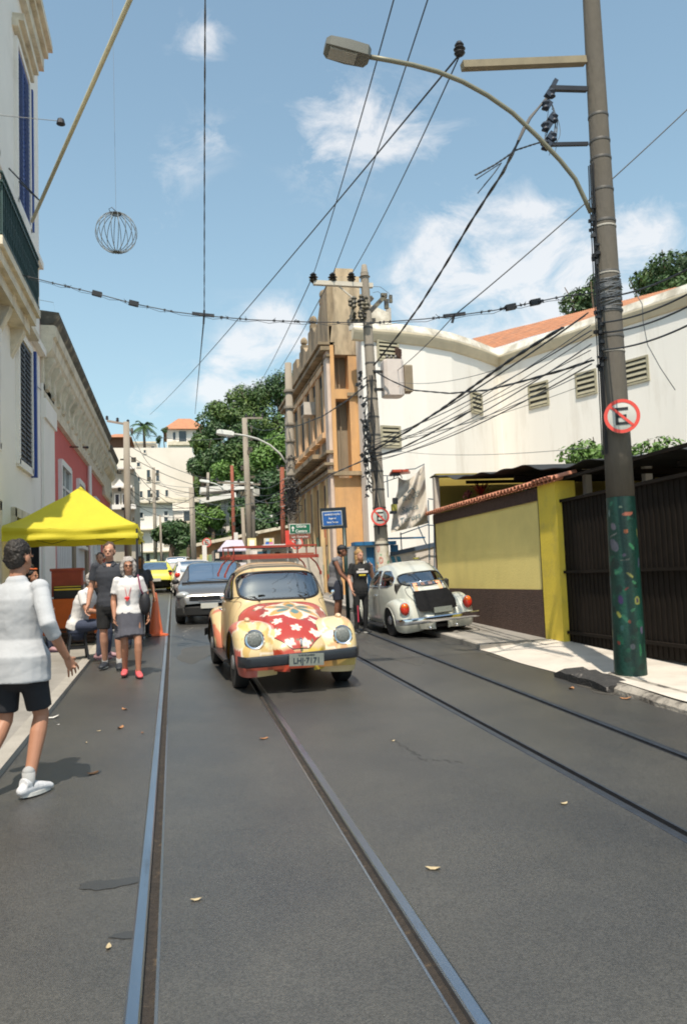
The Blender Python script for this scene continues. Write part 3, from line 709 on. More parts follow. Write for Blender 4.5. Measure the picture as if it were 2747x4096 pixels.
# street facade: pilasters, ledges, windows
def fpan(mm, y0, y1, z0, z1, o): mm.box((OX-o/2, (y0+y1)/2, (z0+z1)/2), (o, abs(y1-y0), z1-z0))
mm = M(); fpan(mm, 28.0, 28.6, zb, ZC, .12); fpan(mm, 38.5, 39.2, zb, ZC, .12); mm.build('corner_pilaster', mat('pale_pilaster', (.60,.48,.40), .8, var=.15, scale=2), t, w=True)
edges = [28.75, 30.2, 31.65, 33.2, 34.9, 36.7, 38.4]
for i in range(6):
    ya, yb = edges[i], edges[i+1]; w_ = (yb-ya)
    f = M(); fpan(f, ya+.12, ya+.34, 6.9, 9.35, .10); fpan(f, yb-.28, yb-.06, 6.9, 9.35, .10); fpan(f, ya+.12, yb-.06, 9.2, 9.42, .14); fpan(f, ya+.1, yb-.04, 6.7, 6.9, .2)
    o = f.build('window_surround', pkm, t, w=True)
    f = M(); fpan(f, ya+.34, yb-.28, 6.9, 9.2, .02); f.build('shutter', wood, t, w=True)
    f = M(); fpan(f, (ya+yb)/2-.02, yb-.28, 8.75, 9.18, .03); 
    if i == 3: fpan(f, ya+.4, yb-.5, 6.95, 8.3, .03)
    f.build('window_gap', dark, t, w=True)
for i in range(5):      # first-floor lower windows with balcony-like ledge
    ya = edges[i]+.2; f = M(); fpan(f, ya+.2, ya+1.0, 6.0, 6.62, .03); f.build('low_window', wood, t, w=True)
mm = M()
for z, o, h in ((5.35,.22,.12), (5.62,.34,.09), (6.05,.26,.10)): fpan(mm, OY0, OY1, z-h/2, z+h/2, o)
fpan(mm, 29.4, 36.6, 6.02, 6.18, .5)
mm.build('ledge', dirty, t, w=True)
mm = M()
for z, o, h in ((ZC-.12,.34,.14), (ZC+.06,.42,.10), (ZC-.38,.14,.08)): fpan(mm, OY0-.02, OY1, z-h/2, z+h/2, o)
mm.build('cornice', dirty, t, w=True)
for i, (ya, yb) in enumerate([(28.9,29.9),(30.4,31.4),(31.9,32.9),(33.5,34.6),(35.2,36.3),(36.9,38.0)]):
    f = M(); fpan(f, ya, yb, 1.6, 5.05, .02); o = f.build('ground_opening', mat('ground_door', (.11,.085,.06), .8, var=.2, scale=3), t, w=True)
    f = M(); fpan(f, ya-.3, ya-.06, zb, 5.2, .16); f.build('pier', mat('cream_pier', (.62,.47,.26), .85, var=.15, scale=2), t, w=True)
    f = M(); fpan(f, ya+.1, yb-.1, 4.5, 5.0, .03); f.build('fanlight', dark, t, w=True)
# stepped parapet
mm = M()
prof_ = [(39.2,11.0),(36.6,11.0),(36.5,11.5),(35.4,11.45),(35.2,10.95),(34.6,10.95),(34.5,11.45),(33.4,11.4),(32.7,11.0),(32.2,11.0),(32.1,11.6),(31.1,11.55),(30.6,11.2),(30.0,11.3),(29.4,11.75),(28.9,12.0),(28.4,12.1),(OY0,12.1)]
mm.poly([(OX-.04, OY1, ZC), *[(OX-.04, y, z) for y, z in prof_], (OX-.04, OY0, ZC)], (.35,0,0)); mm.build('stepped_parapet', dirty, t, w=True)
for y, z in ((33.95,11.45),(31.5,11.6),(29.2,11.85)):
    f = M(); f.box((OX+.1, y, z+.08), (.3,.3,.2)); f.lathe([(.05,.15),(.06,.2),(.15,.28),(.16,.38),(.12,.48),(.03,.55)], (OX+.1,y,z), 12); f.build('finial', dirty, t, w=True, smooth=40)
mm = M(); mm.box((6.28, OY0+.6, 11.0), (1.0, 1.25, 2.9)); mm.box((6.28, OY0+.6, 12.1), (.66,.9,1.4))
mm.poly([(5.62,OY0-.02,10.0),(6.7,OY0-.02,10.0),(6.62,OY0-.02,12.4),(5.95,OY0-.02,12.4)], (0,.5,0))
mm.build('tower', mat('tower_render', (.46,.36,.24), .9, var=.3, scale=2.5, c2=(.13,.10,.07), c2lo=.45, c2hi=.65, c2scale=1.4, stretch=(1,1,.3)), t, w=True)
# mural painted on the base
mur = mat('mural', (.5,.5,.5), .8, vcol=True, var=.2, scale=6)
mm = M()
cols = [(.62,.30,.14),(.62,.52,.10),(.62,.46,.25),(.55,.40,.28),(.50,.14,.08),(.16,.30,.20),(.6,.5,.3)]
rng = random.Random(8)
for k in range(60):
    y = rng.uniform(28.1, 38.8); z = rng.uniform(1.3, 3.6); h = rng.uniform(.3,1.1); w_ = rng.uniform(.08,.3)
    mm.box((OX-.06-.001*k, y, z), (.02, w_, h), col=rng.choice(cols))
mm.build('mural', mur, t, w=True)
t = thing('air_conditioner', 'small air conditioner box on the orange facade', 'air conditioner', (OX-.2, 33.6, 8.0))
c = PX(1232, 1640, OX-.25); mm = M(); mm.box(c, (.45,.7,.5)); mm.build('casing', conc_lite, t, w=True); mm = M(); mm.box(c-V((.24,0,0)), (.02,.5,.36)); mm.build('grille', dark, t, w=True)

# ---------------------------------------------------------------- small blue and white lodge
t = thing('blue_white_lodge', 'low white lodge with blue door, blue eaves and slanted blue panes', 'building', (5.7, 20.4, gz(20)))
blue = mat('blue_paint', (.025,.15,.33), .5, var=.15, scale=4); LY = 20.0
zg = gz(LY)+.1
def lq(mm, x0, x1, z0, z1, y=LY, th=.1): mm.box(((x0+x1)/2, y+th/2, (z0+z1)/2), (x1-x0, th, z1-z0))
mm = M(); lq(mm, 4.5, 5.15, .5, 2.4, th=1.5); mm.build('porch_wall', white, t, w=True)
mm = M(); mm.poly([(5.3,LY,.5),(6.62,LY,.5),(6.62,LY,2.34),(5.3,LY,2.1)], (0,1.5,0)); mm.build('front_wall', mat('lodge_wall', (.66,.60,.55), .8), t, w=True)
mm = M(); lq(mm, 4.42, 5.5, 2.38, 2.47, LY-.2, .4); lq(mm, 5.3, 6.3, 2.52, 2.56, LY-.1, .2); mm.build('eaves', blue, t, w=True)
mm = M(); a = PY(1560, 2216, LY-.03); b = PY(1735, 2178, LY-.03); mm.poly([a+V((0,0,-.06)), b+V((0,0,-.06)), b+V((0,0,.05)), a+V((0,0,.05))], (0,.03,0)); mm.build('gutter', mat('greyblue', (.08,.11,.16), .6), t, w=True)
mm = M(); lq(mm, 4.76, 4.96, .7, 2.33, LY-.04, .03); o = mm.build('door', blue, t, w=True)
mm = M(); mm.box((4.94, LY-.06, 1.5), (.02,.03,.08)); mm.build('handle', chrome, o, w=True)
for p in ((1560,2180,1592,2206),):
    a = PY(p[0], p[1], LY-.03); b = PY(p[2], p[3], LY-.03); mm = M(); mm.box(((a.x+b.x)/2, LY-.03, (a.z+b.z)/2), (abs(b.x-a.x), .03, abs(a.z-b.z))); mm.build('blue_panel', blue, t, w=True)
for px in (1562, 1585):
    a = PY(px, 2226, LY-.02); mm = M(); mm.poly([a, a+V((.09,0,0)), a+V((.17,0,-.26)), a+V((.07,0,-.26))], (0,.02,0)); mm.build('slanted_pane', mat('pane_blue', (.05,.22,.34), .15), t, w=True)
t = thing('iron_frame', 'thin blue iron frame with hanging rails behind the cloth banner', 'railing', (5.6, 19.6, gz(19.6)))
mm = M()
def pl2(*ps, r=.014, y=19.6): mm.tube([PY(a, b, y) for a, b in ps], r, 6)
pl2((1733,1945),(1738,2300)); pl2((1712,1995),(1742,1998)); pl2((1705,2100),(1740,2102)); pl2((1602,2130),(1606,2200)); pl2((1672,2105),(1705,2180)); pl2((1548,1905),(1552,1990)); pl2((1712,2000),(1718,2240))
pl2((1600,2138),(1712,2098))
mm.build('iron_rails', mat('iron_blue', (.03,.08,.14), .5), t, w=True)
# ================================================================= LEFT SIDE
LX = -2.9
wl = mat('cream_render', (.86,.80,.73), .8, var=.05, scale=.8, bump=.2, bscale=12, c2=(.62,.57,.50), c2lo=.55, c2hi=.8, c2scale=.5)
stone = mat('moulding_stone', (.68,.60,.47), .85, var=.2, scale=3, bump=.4, bscale=25, c2=(.44,.37,.26), c2lo=.5, c2hi=.7, c2scale=2)
blues = mat('blue_shutter', (.012,.05,.26), .45, var=.15, scale=4); navy = mat('navy_shutter', (.008,.014,.03), .45)
def fl(mm, y0, y1, z0, z1, o, x=LX): mm.box((x+o/2, (y0+y1)/2, (z0+z1)/2), (abs(o), abs(y1-y0), z1-z0))
t = thing('townhouse', 'tall white townhouse with blue shutters and balcony at the left edge', 'building', (LX, 15, gz(15)))
Y1 = 19.24
YS = 12.6  # near end out of view, cut here so sunlight reaches the canopy
mm = M(); mm.box((LX-3, (Y1+YS)/2, 7.3), (6, Y1-YS, 14.4)); mm.build('wall', wl, t, w=True)
mm = M()
for z, o, h in ((14.35,.34,.14),(14.2,.24,.16),(13.95,.14,.3)): fl(mm, YS-.1, Y1+.05, z-h/2, z+h/2, o)
mm.box((LX-3, (YS+Y1)/2, 14.6), (6.6, Y1-YS+.4, .12)); mm.build('eaves', stone, t, w=True)
mm = M(); fl(mm, YS, Y1, 8.95, 9.1, .1); fl(mm, YS, Y1, 6.9, 7.05, .14); mm.build('string_course', wl, t, w=True)
def window(y0, y1, z0, z1, col, depth=.0):
    f = M(); 
    for ya, yb, za, zb_ in ((y0-.14,y0,z0-.1,z1+.1),(y1,y1+.14,z0-.1,z1+.1),(y0,y1,z1,z1+.14),(y0-.1,y1+.1,z0-.14,z0)): fl(f, ya, yb, za, zb_, .07)
    o = f.build('window_frame', wl, t, w=True)
    f = M(); fl(f, y0, y1, z0, z1, .015); f.build('pane', winglass, o, w=True)
    f = M(); fl(f, y0+.03, (y0+y1)/2-.01, z0+.02, z1-.02, .045); fl(f, (y0+y1)/2+.01, y1-.03, z0+.02, z1-.02, .045)
    n = int((z1-z0)/.1)
    for k in range(n): 
        for ya, yb in ((y0+.08, (y0+y1)/2-.06), ((y0+y1)/2+.06, y1-.08)): f.poly([(LX+.05,ya,z0+.06+k*.1),(LX+.05,yb,z0+.06+k*.1),(LX+.065,yb,z0+.02+k*.1),(LX+.065,ya,z0+.02+k*.1)], (.004,0,.01))
    f.build('shutter', col, o, w=True)
    return o
for a, b in ((16.4,17.75),(13.2,14.5)): window(a, b, 9.3, 12.5, blues); window(a, b, 4.1, 6.55, navy)
mm = M()
for a in (16.3, 13.1):
    fl(mm, a-.15, a+1.65, 12.85, 13.0, .22); fl(mm, a-.05, a+1.55, 6.85, 6.98, .2); fl(mm, a-.2, a+1.7, 12.7, 12.86, .12)
mm.build('window_hood', stone, t, w=True)
# open shutter leaves swung out beside the lower window
mm = M(); mm.box((LX+.06, 17.98, 5.3), (.12,.14,2.7)); mm.build('open_shutter', blues, t, w=True)
mm = M(); mm.box((LX+.05, 17.96, 10.9), (.10,.10,3.2)); mm.build('open_shutter', blues, t, w=True)
# balcony
bz = 6.95
mm = M(); mm.box((LX+.22, 14.6, bz), (.45, 3.6, .14)); mm.box((LX+.19, 14.6, bz-.16), (.38, 3.4, .2)); mm.box((LX+.14,14.6,bz-.36), (.28,3.2,.22))
for y in (13.3, 14.6, 15.9): mm.loft([[V((LX, y+s_*.12, bz-.2)), V((LX+.32, y+s_*.12, bz-.2)), V((LX+.22, y+s_*.12, bz-.55)), V((LX, y+s_*.12, bz-1.0))] for s_ in (-1, 1)])
bo = mm.build('balcony', stone, t, w=True)
mm = M(); bx = LX+.42
for z in (bz+.12, bz+1.1, bz+.95): mm.beam((bx, 12.85, z), (bx, 16.35, z), .04, .03); mm.beam((LX, 16.35, z), (bx, 16.35, z), .04, .03); mm.beam((LX, 12.85, z), (bx, 12.85, z), .04, .03)
y = 12.9
while y < 16.35:
    mm.beam((bx, y, bz+.1), (bx, y, bz+1.1), .02, .02); mm.tube([(bx, y+.07+.05*cos(a), bz+.5+.16*sin(a)) for a in [pi*k/4 for k in range(8)]], .008, 4, closed=True); y += .14
for k in range(3): mm.beam((LX+.1+.13*k, 16.35, bz+.1), (LX+.1+.13*k, 16.35, bz+1.1), .02, .02)
mm.build('balcony_railing', mat('green_iron', (.012,.045,.04), .5, var=.2), bo, w=True)
mm = M(); mm.box((bx-.03, 14.6, bz+.55), (.015, 3.4, .85)); mm.build('railing_mesh', mat('green_netting', (.02,.05,.05), .9, var=.4, scale=20), bo, w=True)
# ground floor doorways of the townhouse
mm = M()
for a in (15.9, 13.0): fl(mm, a, a+1.4, .3, 2.95, .02)
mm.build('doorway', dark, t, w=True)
mm = M()
for a in (15.9, 13.0):
    for ya, yb, za, zb_ in ((a-.16,a,.2,3.1),(a+1.4,a+1.56,.2,3.1),(a-.16,a+1.56,2.95,3.12)): fl(mm, ya, yb, za, zb_, .08)
mm.build('door_surround', stone, t, w=True)
mm = M(); mm.box((LX+.12, 17.40, 1.7), (.22,.05,2.3)); mm.build('open_door', navy, t, w=True)

t_h = t; t = thing('low_house', 'unseen cream house next to the townhouse, kept low to let sunlight past', 'house', (LX-.2, 5, gz(5))); mm = M(); mm.box((LX-3.2, 5.2, 2.4), (6, 14.6, 5.2)); mm.build('wall', wl, t, w=True); mm = M(); mm.box((LX-3.1, 5.2, 5.1), (6.5, 14.6, .2)); mm.build('roof', stone, t, w=True)  # added out of view, kept low so the sun clears it
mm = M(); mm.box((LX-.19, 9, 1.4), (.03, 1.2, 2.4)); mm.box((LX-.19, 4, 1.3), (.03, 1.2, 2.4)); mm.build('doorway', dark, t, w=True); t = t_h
# flag pole, bracket lamp on the balcony
a = PX(150, 835, bx); b = PY(452, 150, 11.0); b2 = a + (b-a)*1.25
t = thing('flagpole', 'long pale flagpole slanting up from the townhouse balcony', 'flagpole', a)
mm = M(); mm.tube([a-(b-a).normalized()*.6, a, b2], .034, 10); mm.build('pole', mat('pale_pole', (.42,.38,.25), .5), t, w=True, smooth='all')
mm = M(); mm.beam(a+(b-a)*.06, V((LX, a.y+.1, a.z+.65)), .02, .02); mm.beam(a+(b-a)*.06, V((LX, a.y-.6, a.z+.5)), .02, .02); mm.build('stay', dkmetal, t, w=True)
c = PY(243, 483, 13.0); t = thing('bracket_light', 'small dark lamp on a thin arm off the townhouse wall', 'wall lamp', (LX, c.y, c.z))
mm = M(); mm.tube([(LX, c.y, c.z+.03), c], .006, 5); mm.build('arm', wireg, t, w=True)
mm = M(); mm.lathe([(.02,.05),(.05,.03),(.07,-.05),(.05,-.06)], c, 12); mm.build('lamp_shade', dkmetal, t, w=True)
# two wall cables
for k, (p, q) in enumerate([((92,1140),(158,1240)),((92,1480),(165,1560))]):
    a, b = PX(*p, LX+.03), PX(*q, LX+.03); tubeobj('wall_cable', [a, a.lerp(b,.5)-V((0,0,.03)), b], .008, wireg, label=['thin cable slanting over the townhouse wall above the balcony corbels', 'thin cable slanting over the townhouse wall lower down'][k], cat='cable')

# ---- red building with heavy cornice
RY0, RY1 = 19.24, 40.0
redm = mat('red_render', (.58,.125,.11), .85, var=.06, scale=1, bump=.2, bscale=20, c2=(.50,.11,.10), c2lo=.5, c2hi=.7, c2scale=.7)
t = thing('red_building', 'dusty red building with heavy bracketed stone cornice and white corner pilaster', 'building', (LX, 28, gz(28)))
mm = M(); mm.box((LX-3, (RY0+RY1)/2+.02, 4.0), (6, RY1-RY0, 7.6)); mm.build('wall', redm, t, w=True)
mm = M(); fl(mm, RY0+.02, 20.95, .4, 6.3, .07); fl(mm, RY0+.01, 21.05, 5.5, 5.95, .12); fl(mm, 39.3, 40, .4, 6, .07); mm.build('pilaster', wl, t, w=True)
cor = [(0, 5.82), (.10, 5.84), (.12, 5.98), (.09, 6.02), (.09, 6.12), (.07, 6.14), (.07, 6.9), (.18, 7.0), (.26, 7.12), (.28, 7.36), (.34, 7.40), (.36, 7.62), (.30, 7.66), (0, 7.66)]
def corn(pr, y0, y1, name, mt, dz=0): mm = M(); mm.loft([[V((LX+x, y, z+dz)) for x, z in pr] for y in (y0, y1)]); return mm.build(name, mt, t, w=True, smooth=20)
corn(cor, RY0+.03, 35.5, 'cornice', stone)
corn([(x, z-.35) for x, z in cor], 35.5, RY1, 'cornice', stone)
corn([(-.3,7.62),(.30,7.70),(.40,7.86),(.42,7.96),(-.3,8.05)], RY0+.03, 35.5, 'gutter', mat('dark_gutter', (.09,.08,.065), .8, var=.3, scale=3, c2=(.3,.25,.18), c2lo=.5, c2hi=.65, c2scale=2))
corn([(-.3,7.27),(.30,7.35),(.40,7.5),(.42,7.6),(-.3,7.7)], 35.5, RY1, 'gutter', MATS['dark_gutter'])
mm = M(); y = RY0+.4
while y < 35.2:
    ring = []
    for s_ in (-.16, .16): ring.append([V((LX+x, y+s_, z)) for x, z in ((.06,6.95),(.27,6.95),(.28,6.86),(.22,6.74),(.15,6.6),(.13,6.4),(.16,6.3),(.13,6.22),(.06,6.18))])
    mm.loft(ring); y += .95
mm.build('cornice_bracket', stone, t, w=True, smooth=30)
mm = M(); mm.loft([[V((LX+x, RY0+.03, z)), V((LX+x, RY0+.06, z))] for x, z in ((-.5,7.7),(-.3,8.3),(.3,8.2),(.35,7.9))][::1], cap=True)
mm.build('cornice_return', stone, t, w=True)
# windows with white surround
def rwin(y0, y1, z0, z1):
    f = M()
    for ya, yb, za, zb_ in ((y0-.16,y0,z0-.12,z1+.1),(y1,y1+.16,z0-.12,z1+.1),(y0,y1,z1-.02,z1+.14)): fl(f, ya, yb, za, zb_, .1)
    fl(f, y0-.22, y1+.22, z0-.2, z0-.1, .16); o = f.build('window_frame', white, t, w=True)
    f = M(); fl(f, y0, y1, z0, z1, .02); f.build('pane', winglass, o, w=True)
    f = M(); fl(f, y0, y1, (z0+z1)/2-.03, (z0+z1)/2+.03, .05); fl(f, (y0+y1)/2-.03, (y0+y1)/2+.03, z0, z1, .05); f.build('glazing_bar', white, o, w=True)
a = PX(228, 1900, LX); rwin(22.2, 24.1, 3.75, 4.85); rwin(26.2, 27.6, 3.0, 4.85); rwin(31.5, 33, 3.0, 4.85); rwin(35.6, 37.2, 3.0, 4.85)
mm = M(); mm.tube([(LX+.1, 29.2, 5.8), (LX+.1, 29.2, 1)], .07, 8); mm.build('downpipe', white, t, w=True)
pan = mat('white_panels', (.66,.64,.63), .6, var=.08, scale=2)
for ya, yb in ((21.6,24.4),(25.0,27.9),(29.6,32.6)):
    f = M(); y = ya
    while y < yb-.05: fl(f, y, min(y+.16, yb), .6, 3.15, .05 if int((y-ya)/.17) % 2 else .03); y += .17
    f.build('shop_panel', pan, t, w=True)
mm = M(); fl(mm, 24.42, 24.98, .5, 3.2, .1); fl(mm, 28.0, 28.6, .5, 3.2, .1); mm.build('brown_post', wood, t, w=True)
mm = M(); mm.tube([PX(280, 1788, LX+.1), PX(312, 1788, LX+.4)], .02, 6); mm.tube([PX(335,1789,LX+.3), PX(350,1789,LX+.5)], .04, 6); mm.build('wall_bracket', dkmetal, t, w=True)

# ---- yellow canopy tent
canv = mat('yellow_canvas', (.72,.62,.03), .7, var=.06, scale=4, bump=.6, bscale=5, sheen=.2)
_b = canv.node_tree; _n = _b.nodes; _pb = _n['Principled BSDF']; _tr = _n.new('ShaderNodeBsdfTranslucent'); _tr.inputs[0].default_value = (.8,.7,.05,1); _mx = _n.new('ShaderNodeMixShader'); _mx.inputs[0].default_value = .3
_b.links.new(_pb.outputs[0], _mx.inputs[1]); _b.links.new(_tr.outputs[0], _mx.inputs[2]); _b.links.new(_mx.outputs[0], _n['Material Output'].inputs[0])
tx0, tx1, ty0, ty1 = -2.92, -.60, 14.5, 16.75
t = thing('market_canopy', 'yellow pop up canopy tent over the pavement stall', 'canopy', (-1.8, 15.6, gz(15.6)))
ez = 2.66; pk = V(((tx0+tx1)/2+.1, (ty0+ty1)/2, 3.46)); mm = M(); n = 16
cor_ = [V((tx0,ty0,ez)), V((tx1,ty0,ez)), V((tx1,ty1,ez)), V((tx0,ty1,ez))]
for i in range(4):
    a, b = cor_[i], cor_[(i+1) % 4]
    def roof(u, v, a=a, b=b):
        e = a.lerp(b, u); p = e.lerp(pk, v); p.z = ez + (pk.z-ez)*(v**1.28*.93+.07*v) - .05*sin(pi*u)*(1-v) + .022*noise.noise(V((p.x*3, p.y*3, 2)))*sin(pi*v)+.012*noise.noise(V((u*9, v*3, i))); return p
    mm.grid(roof, n, 10)
mm.build('canopy_top', canv, t, w=True, smooth='all')
mm = M()
for i in range(4):
    a, b = cor_[i], cor_[(i+1) % 4]; d = (b-a).normalized(); nn_ = V((d.y,-d.x,0))
    mm.grid(lambda u, v, a=a, b=b, nn_=nn_: a.lerp(b, u) + nn_*(.012+.016*sin(u*23)*v+.01*sin(u*9+v*6)+.012*sin(v*9)) - V((0,0,.24*v+.05*sin(pi*u)*(1-v)+.008*sin(u*14)*v)), 40, 6)
mm.build('valance', canv, t, w=True, smooth='all')
for c in cor_:
    x, y = c.x*.985+(-1.8)*.015, c.y*.985+15.6*.015
    mm = M(); mm.box((x, y, (gz(y)+ez)/2+.03), (.035,.035,ez-gz(y)-.03)); mm.build('leg', dkmetal, t, w=True)
    mm = M(); mm.box((x, y, gz(y)+.06), (.11,.11,.02)); mm.build('foot_plate', dkmetal, t, w=True)
mm = M()
for i in range(4):
    a, b = cor_[i], cor_[(i+1) % 4]; k = 4
    for j in range(k):
        ci_ = V((-1.76, 15.62, ez)); a_, b_ = a.lerp(ci_,.05), b.lerp(ci_,.05); p, q = a_.lerp(b_, j/k), a_.lerp(b_, (j+1)/k); s_ = .25 if j % 2 else 0
        mm.beam(p-V((0,0,.04+s_*.6)), q-V((0,0,.19-s_*.6)), .014, .010)
mm.build('truss', dkmetal, t, w=True)

# ---- stall table with orange cloth, things on it
tb = V((-2.0, 16.2, gz(16.2)+.05))
t = thing('stall_table', 'market table draped in an orange cloth under the yellow canopy', 'table', tb)
mm = M(); mm.box((0,0,.80), (1.35,.7,.03))
tt = mm.build('tabletop', wood, t)
for x in (-.6,.6):
    for y in (-.3,.3): mm = M(); mm.beam((x,y,.79),(x,y,0),.04,.04); mm.build('leg', dkmetal, t)
orc = mat('orange_cloth', (.62,.13,.025), .8, var=.12, scale=5, bump=.3, bscale=8)
mm = M(); ring = []
for z in (.825,.6,.35,.16):
    r_ = []
    for k in range(60):
        a = 2*pi*k/60; cx_, sx_ = cos(a), sin(a); q = max(abs(cx_)/.70, abs(sx_)/.38); f = 1+(.825-z)*.05*(1+sin(9*a))
        r_.append(V((cx_/q*f, sx_/q*f, z+(.012*sin(7*a) if z < .2 else 0))))
    ring.append(r_)
mm.loft(ring[::-1], cap=False); mm.poly(ring[0]); o = mm.build('tablecloth', orc, None, smooth=50, label='orange cloth hanging over the stall table', cat='tablecloth'); o.location = tb
t2 = thing('menu_board', 'black display box with yellow trim on the orange table', 'display', tb+V((.05,-.1,.83)))
mm = M(); mm.box((0,0,.12), (.5,.3,.24)); mm.build('box', black, t2); mm = M(); mm.box((0,-.153,.17), (.48,.006,.03)); mm.box((0,-.153,.22), (.48,.006,.015)); mm.build('trim', yel2, t2)
t2 = thing('red_box', 'large red crate standing on the stall behind the display box', 'crate', tb+V((.0,.18,.83)))
mm = M(); mm.box((0,0,.28), (.55,.3,.5)); mm.build('body', mat('red_crate', (.42,.09,.08), .7, var=.15), t2); mm = M(); mm.box((0,0,.545), (.6,.34,.05)); mm.build('rim', mat('red_crate', (.42,.09,.08)), t2)
t2 = thing('storage_crate', 'dark brown wooden crate under the orange table', 'crate', tb+V((.15,-.2,0)))
mm = M()
for k in range(4): mm.box((0,-.2,.05+.07*k), (.75,.02,.05)); mm.box((0,.15,.05+.07*k), (.75,.02,.05)); mm.box((-.37,0,.05+.07*k), (.02,.4,.05)); mm.box((.37,0,.05+.07*k), (.02,.4,.05))
mm.build('slats', mat('dark_wood', (.05,.022,.012), .7, var=.3), t2)
# stools
def stool(loc, h, label):
    s = thing('stool', label, 'stool', loc, .2, 'black plastic stools by the stall')
    mm = M(); mm.lathe([(.10,h-.05),(.15,h-.04),(.16,h-.02),(.155,h),(.05,h+.004)], (0,0,0), 20); mm.build('seat', black, s, smooth=40)
    for sx in (-1,1):
        for sy in (-1,1): mm = M(); mm.beam((sx*.10,sy*.10,h-.03),(sx*.155,sy*.155,0),.045,.03); mm.build('leg', black, s)
    mm = M(); z = h*.42; q = .128
    for a, b in (((-q,-q),(q,-q)),((q,-q),(q,q)),((q,q),(-q,q)),((-q,q),(-q,-q))): mm.beam((*a,z),(*b,z),.02,.045); 
    mm.build('stretcher', black, s); return s
st = G(300, 2650, .05)
stool((st.x-.0, 13.35, gz(13.35)+.05), .46, 'black plastic stool under the man in the white shirt')
stool((-2.55, 14.6, gz(14.6)+.05), .46, 'black plastic stool under the woman with the orange hairband')
# ---- traffic cone
c = G(618, 2520); t = thing('traffic_cone', 'tall orange traffic cone beside the canopy leg', 'cone', (c.x+.06, 17.25, gz(17.25)), .3)
oc = mat('cone_orange', (.75,.16,.06), .5, var=.08)
mm = M(); mm.box((0,0,.02), (.40,.40,.035)); mm.build('base', oc, t)
mm = M(); mm.lathe([(.15,.035),(.145,.06),(.035,.86),(.02,.88)], (0,0,0), 24); mm.build('cone_body', oc, t, smooth=40)
# ================================================================= FAR BACKGROUND
def fq(px, py, D): return PY(px, py, D)
def farbox(name, label, cat, pxs, pys, D, depth, m, wins=(), zb=None, roof=None, winm=None, ledges=(), cols=(), win_group=False):
    """a block whose front stands square on the plane y = D; pxs, pys = its outline as seen, wins = window outlines"""
    a, b = fq(pxs[0], pys[1], D), fq(pxs[1], pys[0], D); z0 = zb if zb is not None else a.z
    t = thing(name, label, cat, ((a.x+b.x)/2, D, z0))
    mm = M(); mm.box(((a.x+b.x)/2, D+depth/2, (z0+b.z)/2), (b.x-a.x, depth, b.z-z0)); mm.build('wall', m, t, w=True)
    for (x0, y0, x1, y1) in wins:
        p, q = fq(x0, y1, D), fq(x1, y0, D); f = M(); e = .07*(D/75)
        for xa, xb, za, zz in ((p.x-e,p.x,p.z-e,q.z+e),(q.x,q.x+e,p.z-e,q.z+e),(p.x,q.x,q.z,q.z+e),(p.x,q.x,p.z-e,p.z)): f.box(((xa+xb)/2, D-.04, (za+zz)/2), (abs(xb-xa), .09, zz-za))
        o = f.build('window_frame', m if winm is None else winm, t, w=True)
        f = M(); f.box(((p.x+q.x)/2, D-.01, (p.z+q.z)/2), (q.x-p.x, .03, q.z-p.z)); f.build('pane', winglass, o, w=True)
    for (x0, y0, x1, y1) in ledges:
        p, q = fq(x0, y1, D), fq(x1, y0, D); f = M(); f.box(((p.x+q.x)/2, D-.25, (p.z+q.z)/2), (q.x-p.x, .55, max(.1, q.z-p.z))); f.build('ledge', stone if winm is None else winm, t, w=True)
    if roof:
        zz = b.z; f = M(); ax, bx = a.x-.5, b.x+.5; h = roof
        f.add([(ax,D-.7,zz),(bx,D-.7,zz),(bx,D+depth+.5,zz),(ax,D+depth+.5,zz),(ax+(bx-ax)*.35,D+depth/2,zz+h),(ax+(bx-ax)*.65,D+depth/2,zz+h)], [(0,1,5,4),(1,2,5),(2,3,4,5),(3,0,4),(0,3,2,1)])
        f.build('roof', MATS['orange_tiles'], t, w=True)
    return t
apt = mat('apartment_cream', (.72,.655,.57), .85, var=.06, scale=.4, c2=(.60,.54,.45), c2lo=.5, c2hi=.8, c2scale=.25)
apt2 = mat('apartment_white', (.76,.72,.67), .85, var=.06, scale=.4, c2=(.62,.57,.5), c2lo=.5, c2hi=.8, c2scale=.3)
greyst = mat('colonial_grey', (.40,.36,.29), .85, var=.15, scale=.8, c2=(.55,.5,.43), c2lo=.5, c2hi=.7, c2scale=.6)
farbox('apartment_block', 'cream apartment block behind the long overhead wires', 'building', (455,768), (1790,2290), 78, 12, apt,
       wins=[(588,1880,600,1925),(625,1880,636,1925),(575,1800,583,1812),(548,1850,560,1866),(548,1910,560,1926),(590,1960,602,1990),(625,1960,636,1990),(662,1960,672,1985),(560,1965,570,1990)], ledges=[(455,1905,545,1912)], zb=1.5)
farbox('apartment_block', 'white lower apartment block with blue paned windows beyond the canopy', 'building', (470,690), (2012,2300), 66, 8, apt2,
       wins=[(560,2050,572,2072),(560,2140,572,2160),(585,2215,600,2245),(640,2215,655,2245),(614,2050,624,2070),(614,2078,624,2098),(657,2045,671,2062),(657,2068,671,2086),(614,2140,630,2158),(614,2164,630,2190),(657,2138,672,2152),(657,2158,672,2178)],
       ledges=[(470,2006,700,2016),(540,2115,700,2122),(560,2205,690,2210)], zb=1.5)
farbox('apartment_block', 'white terraced flats with long balcony slab left of the trees', 'building', (668,790), (2040,2200), 70, 9, apt2, wins=[(735,2045,765,2085),(700,2105,720,2130)], ledges=[(640,1990,830,2012),(690,2085,775,2102)], zb=1.6)
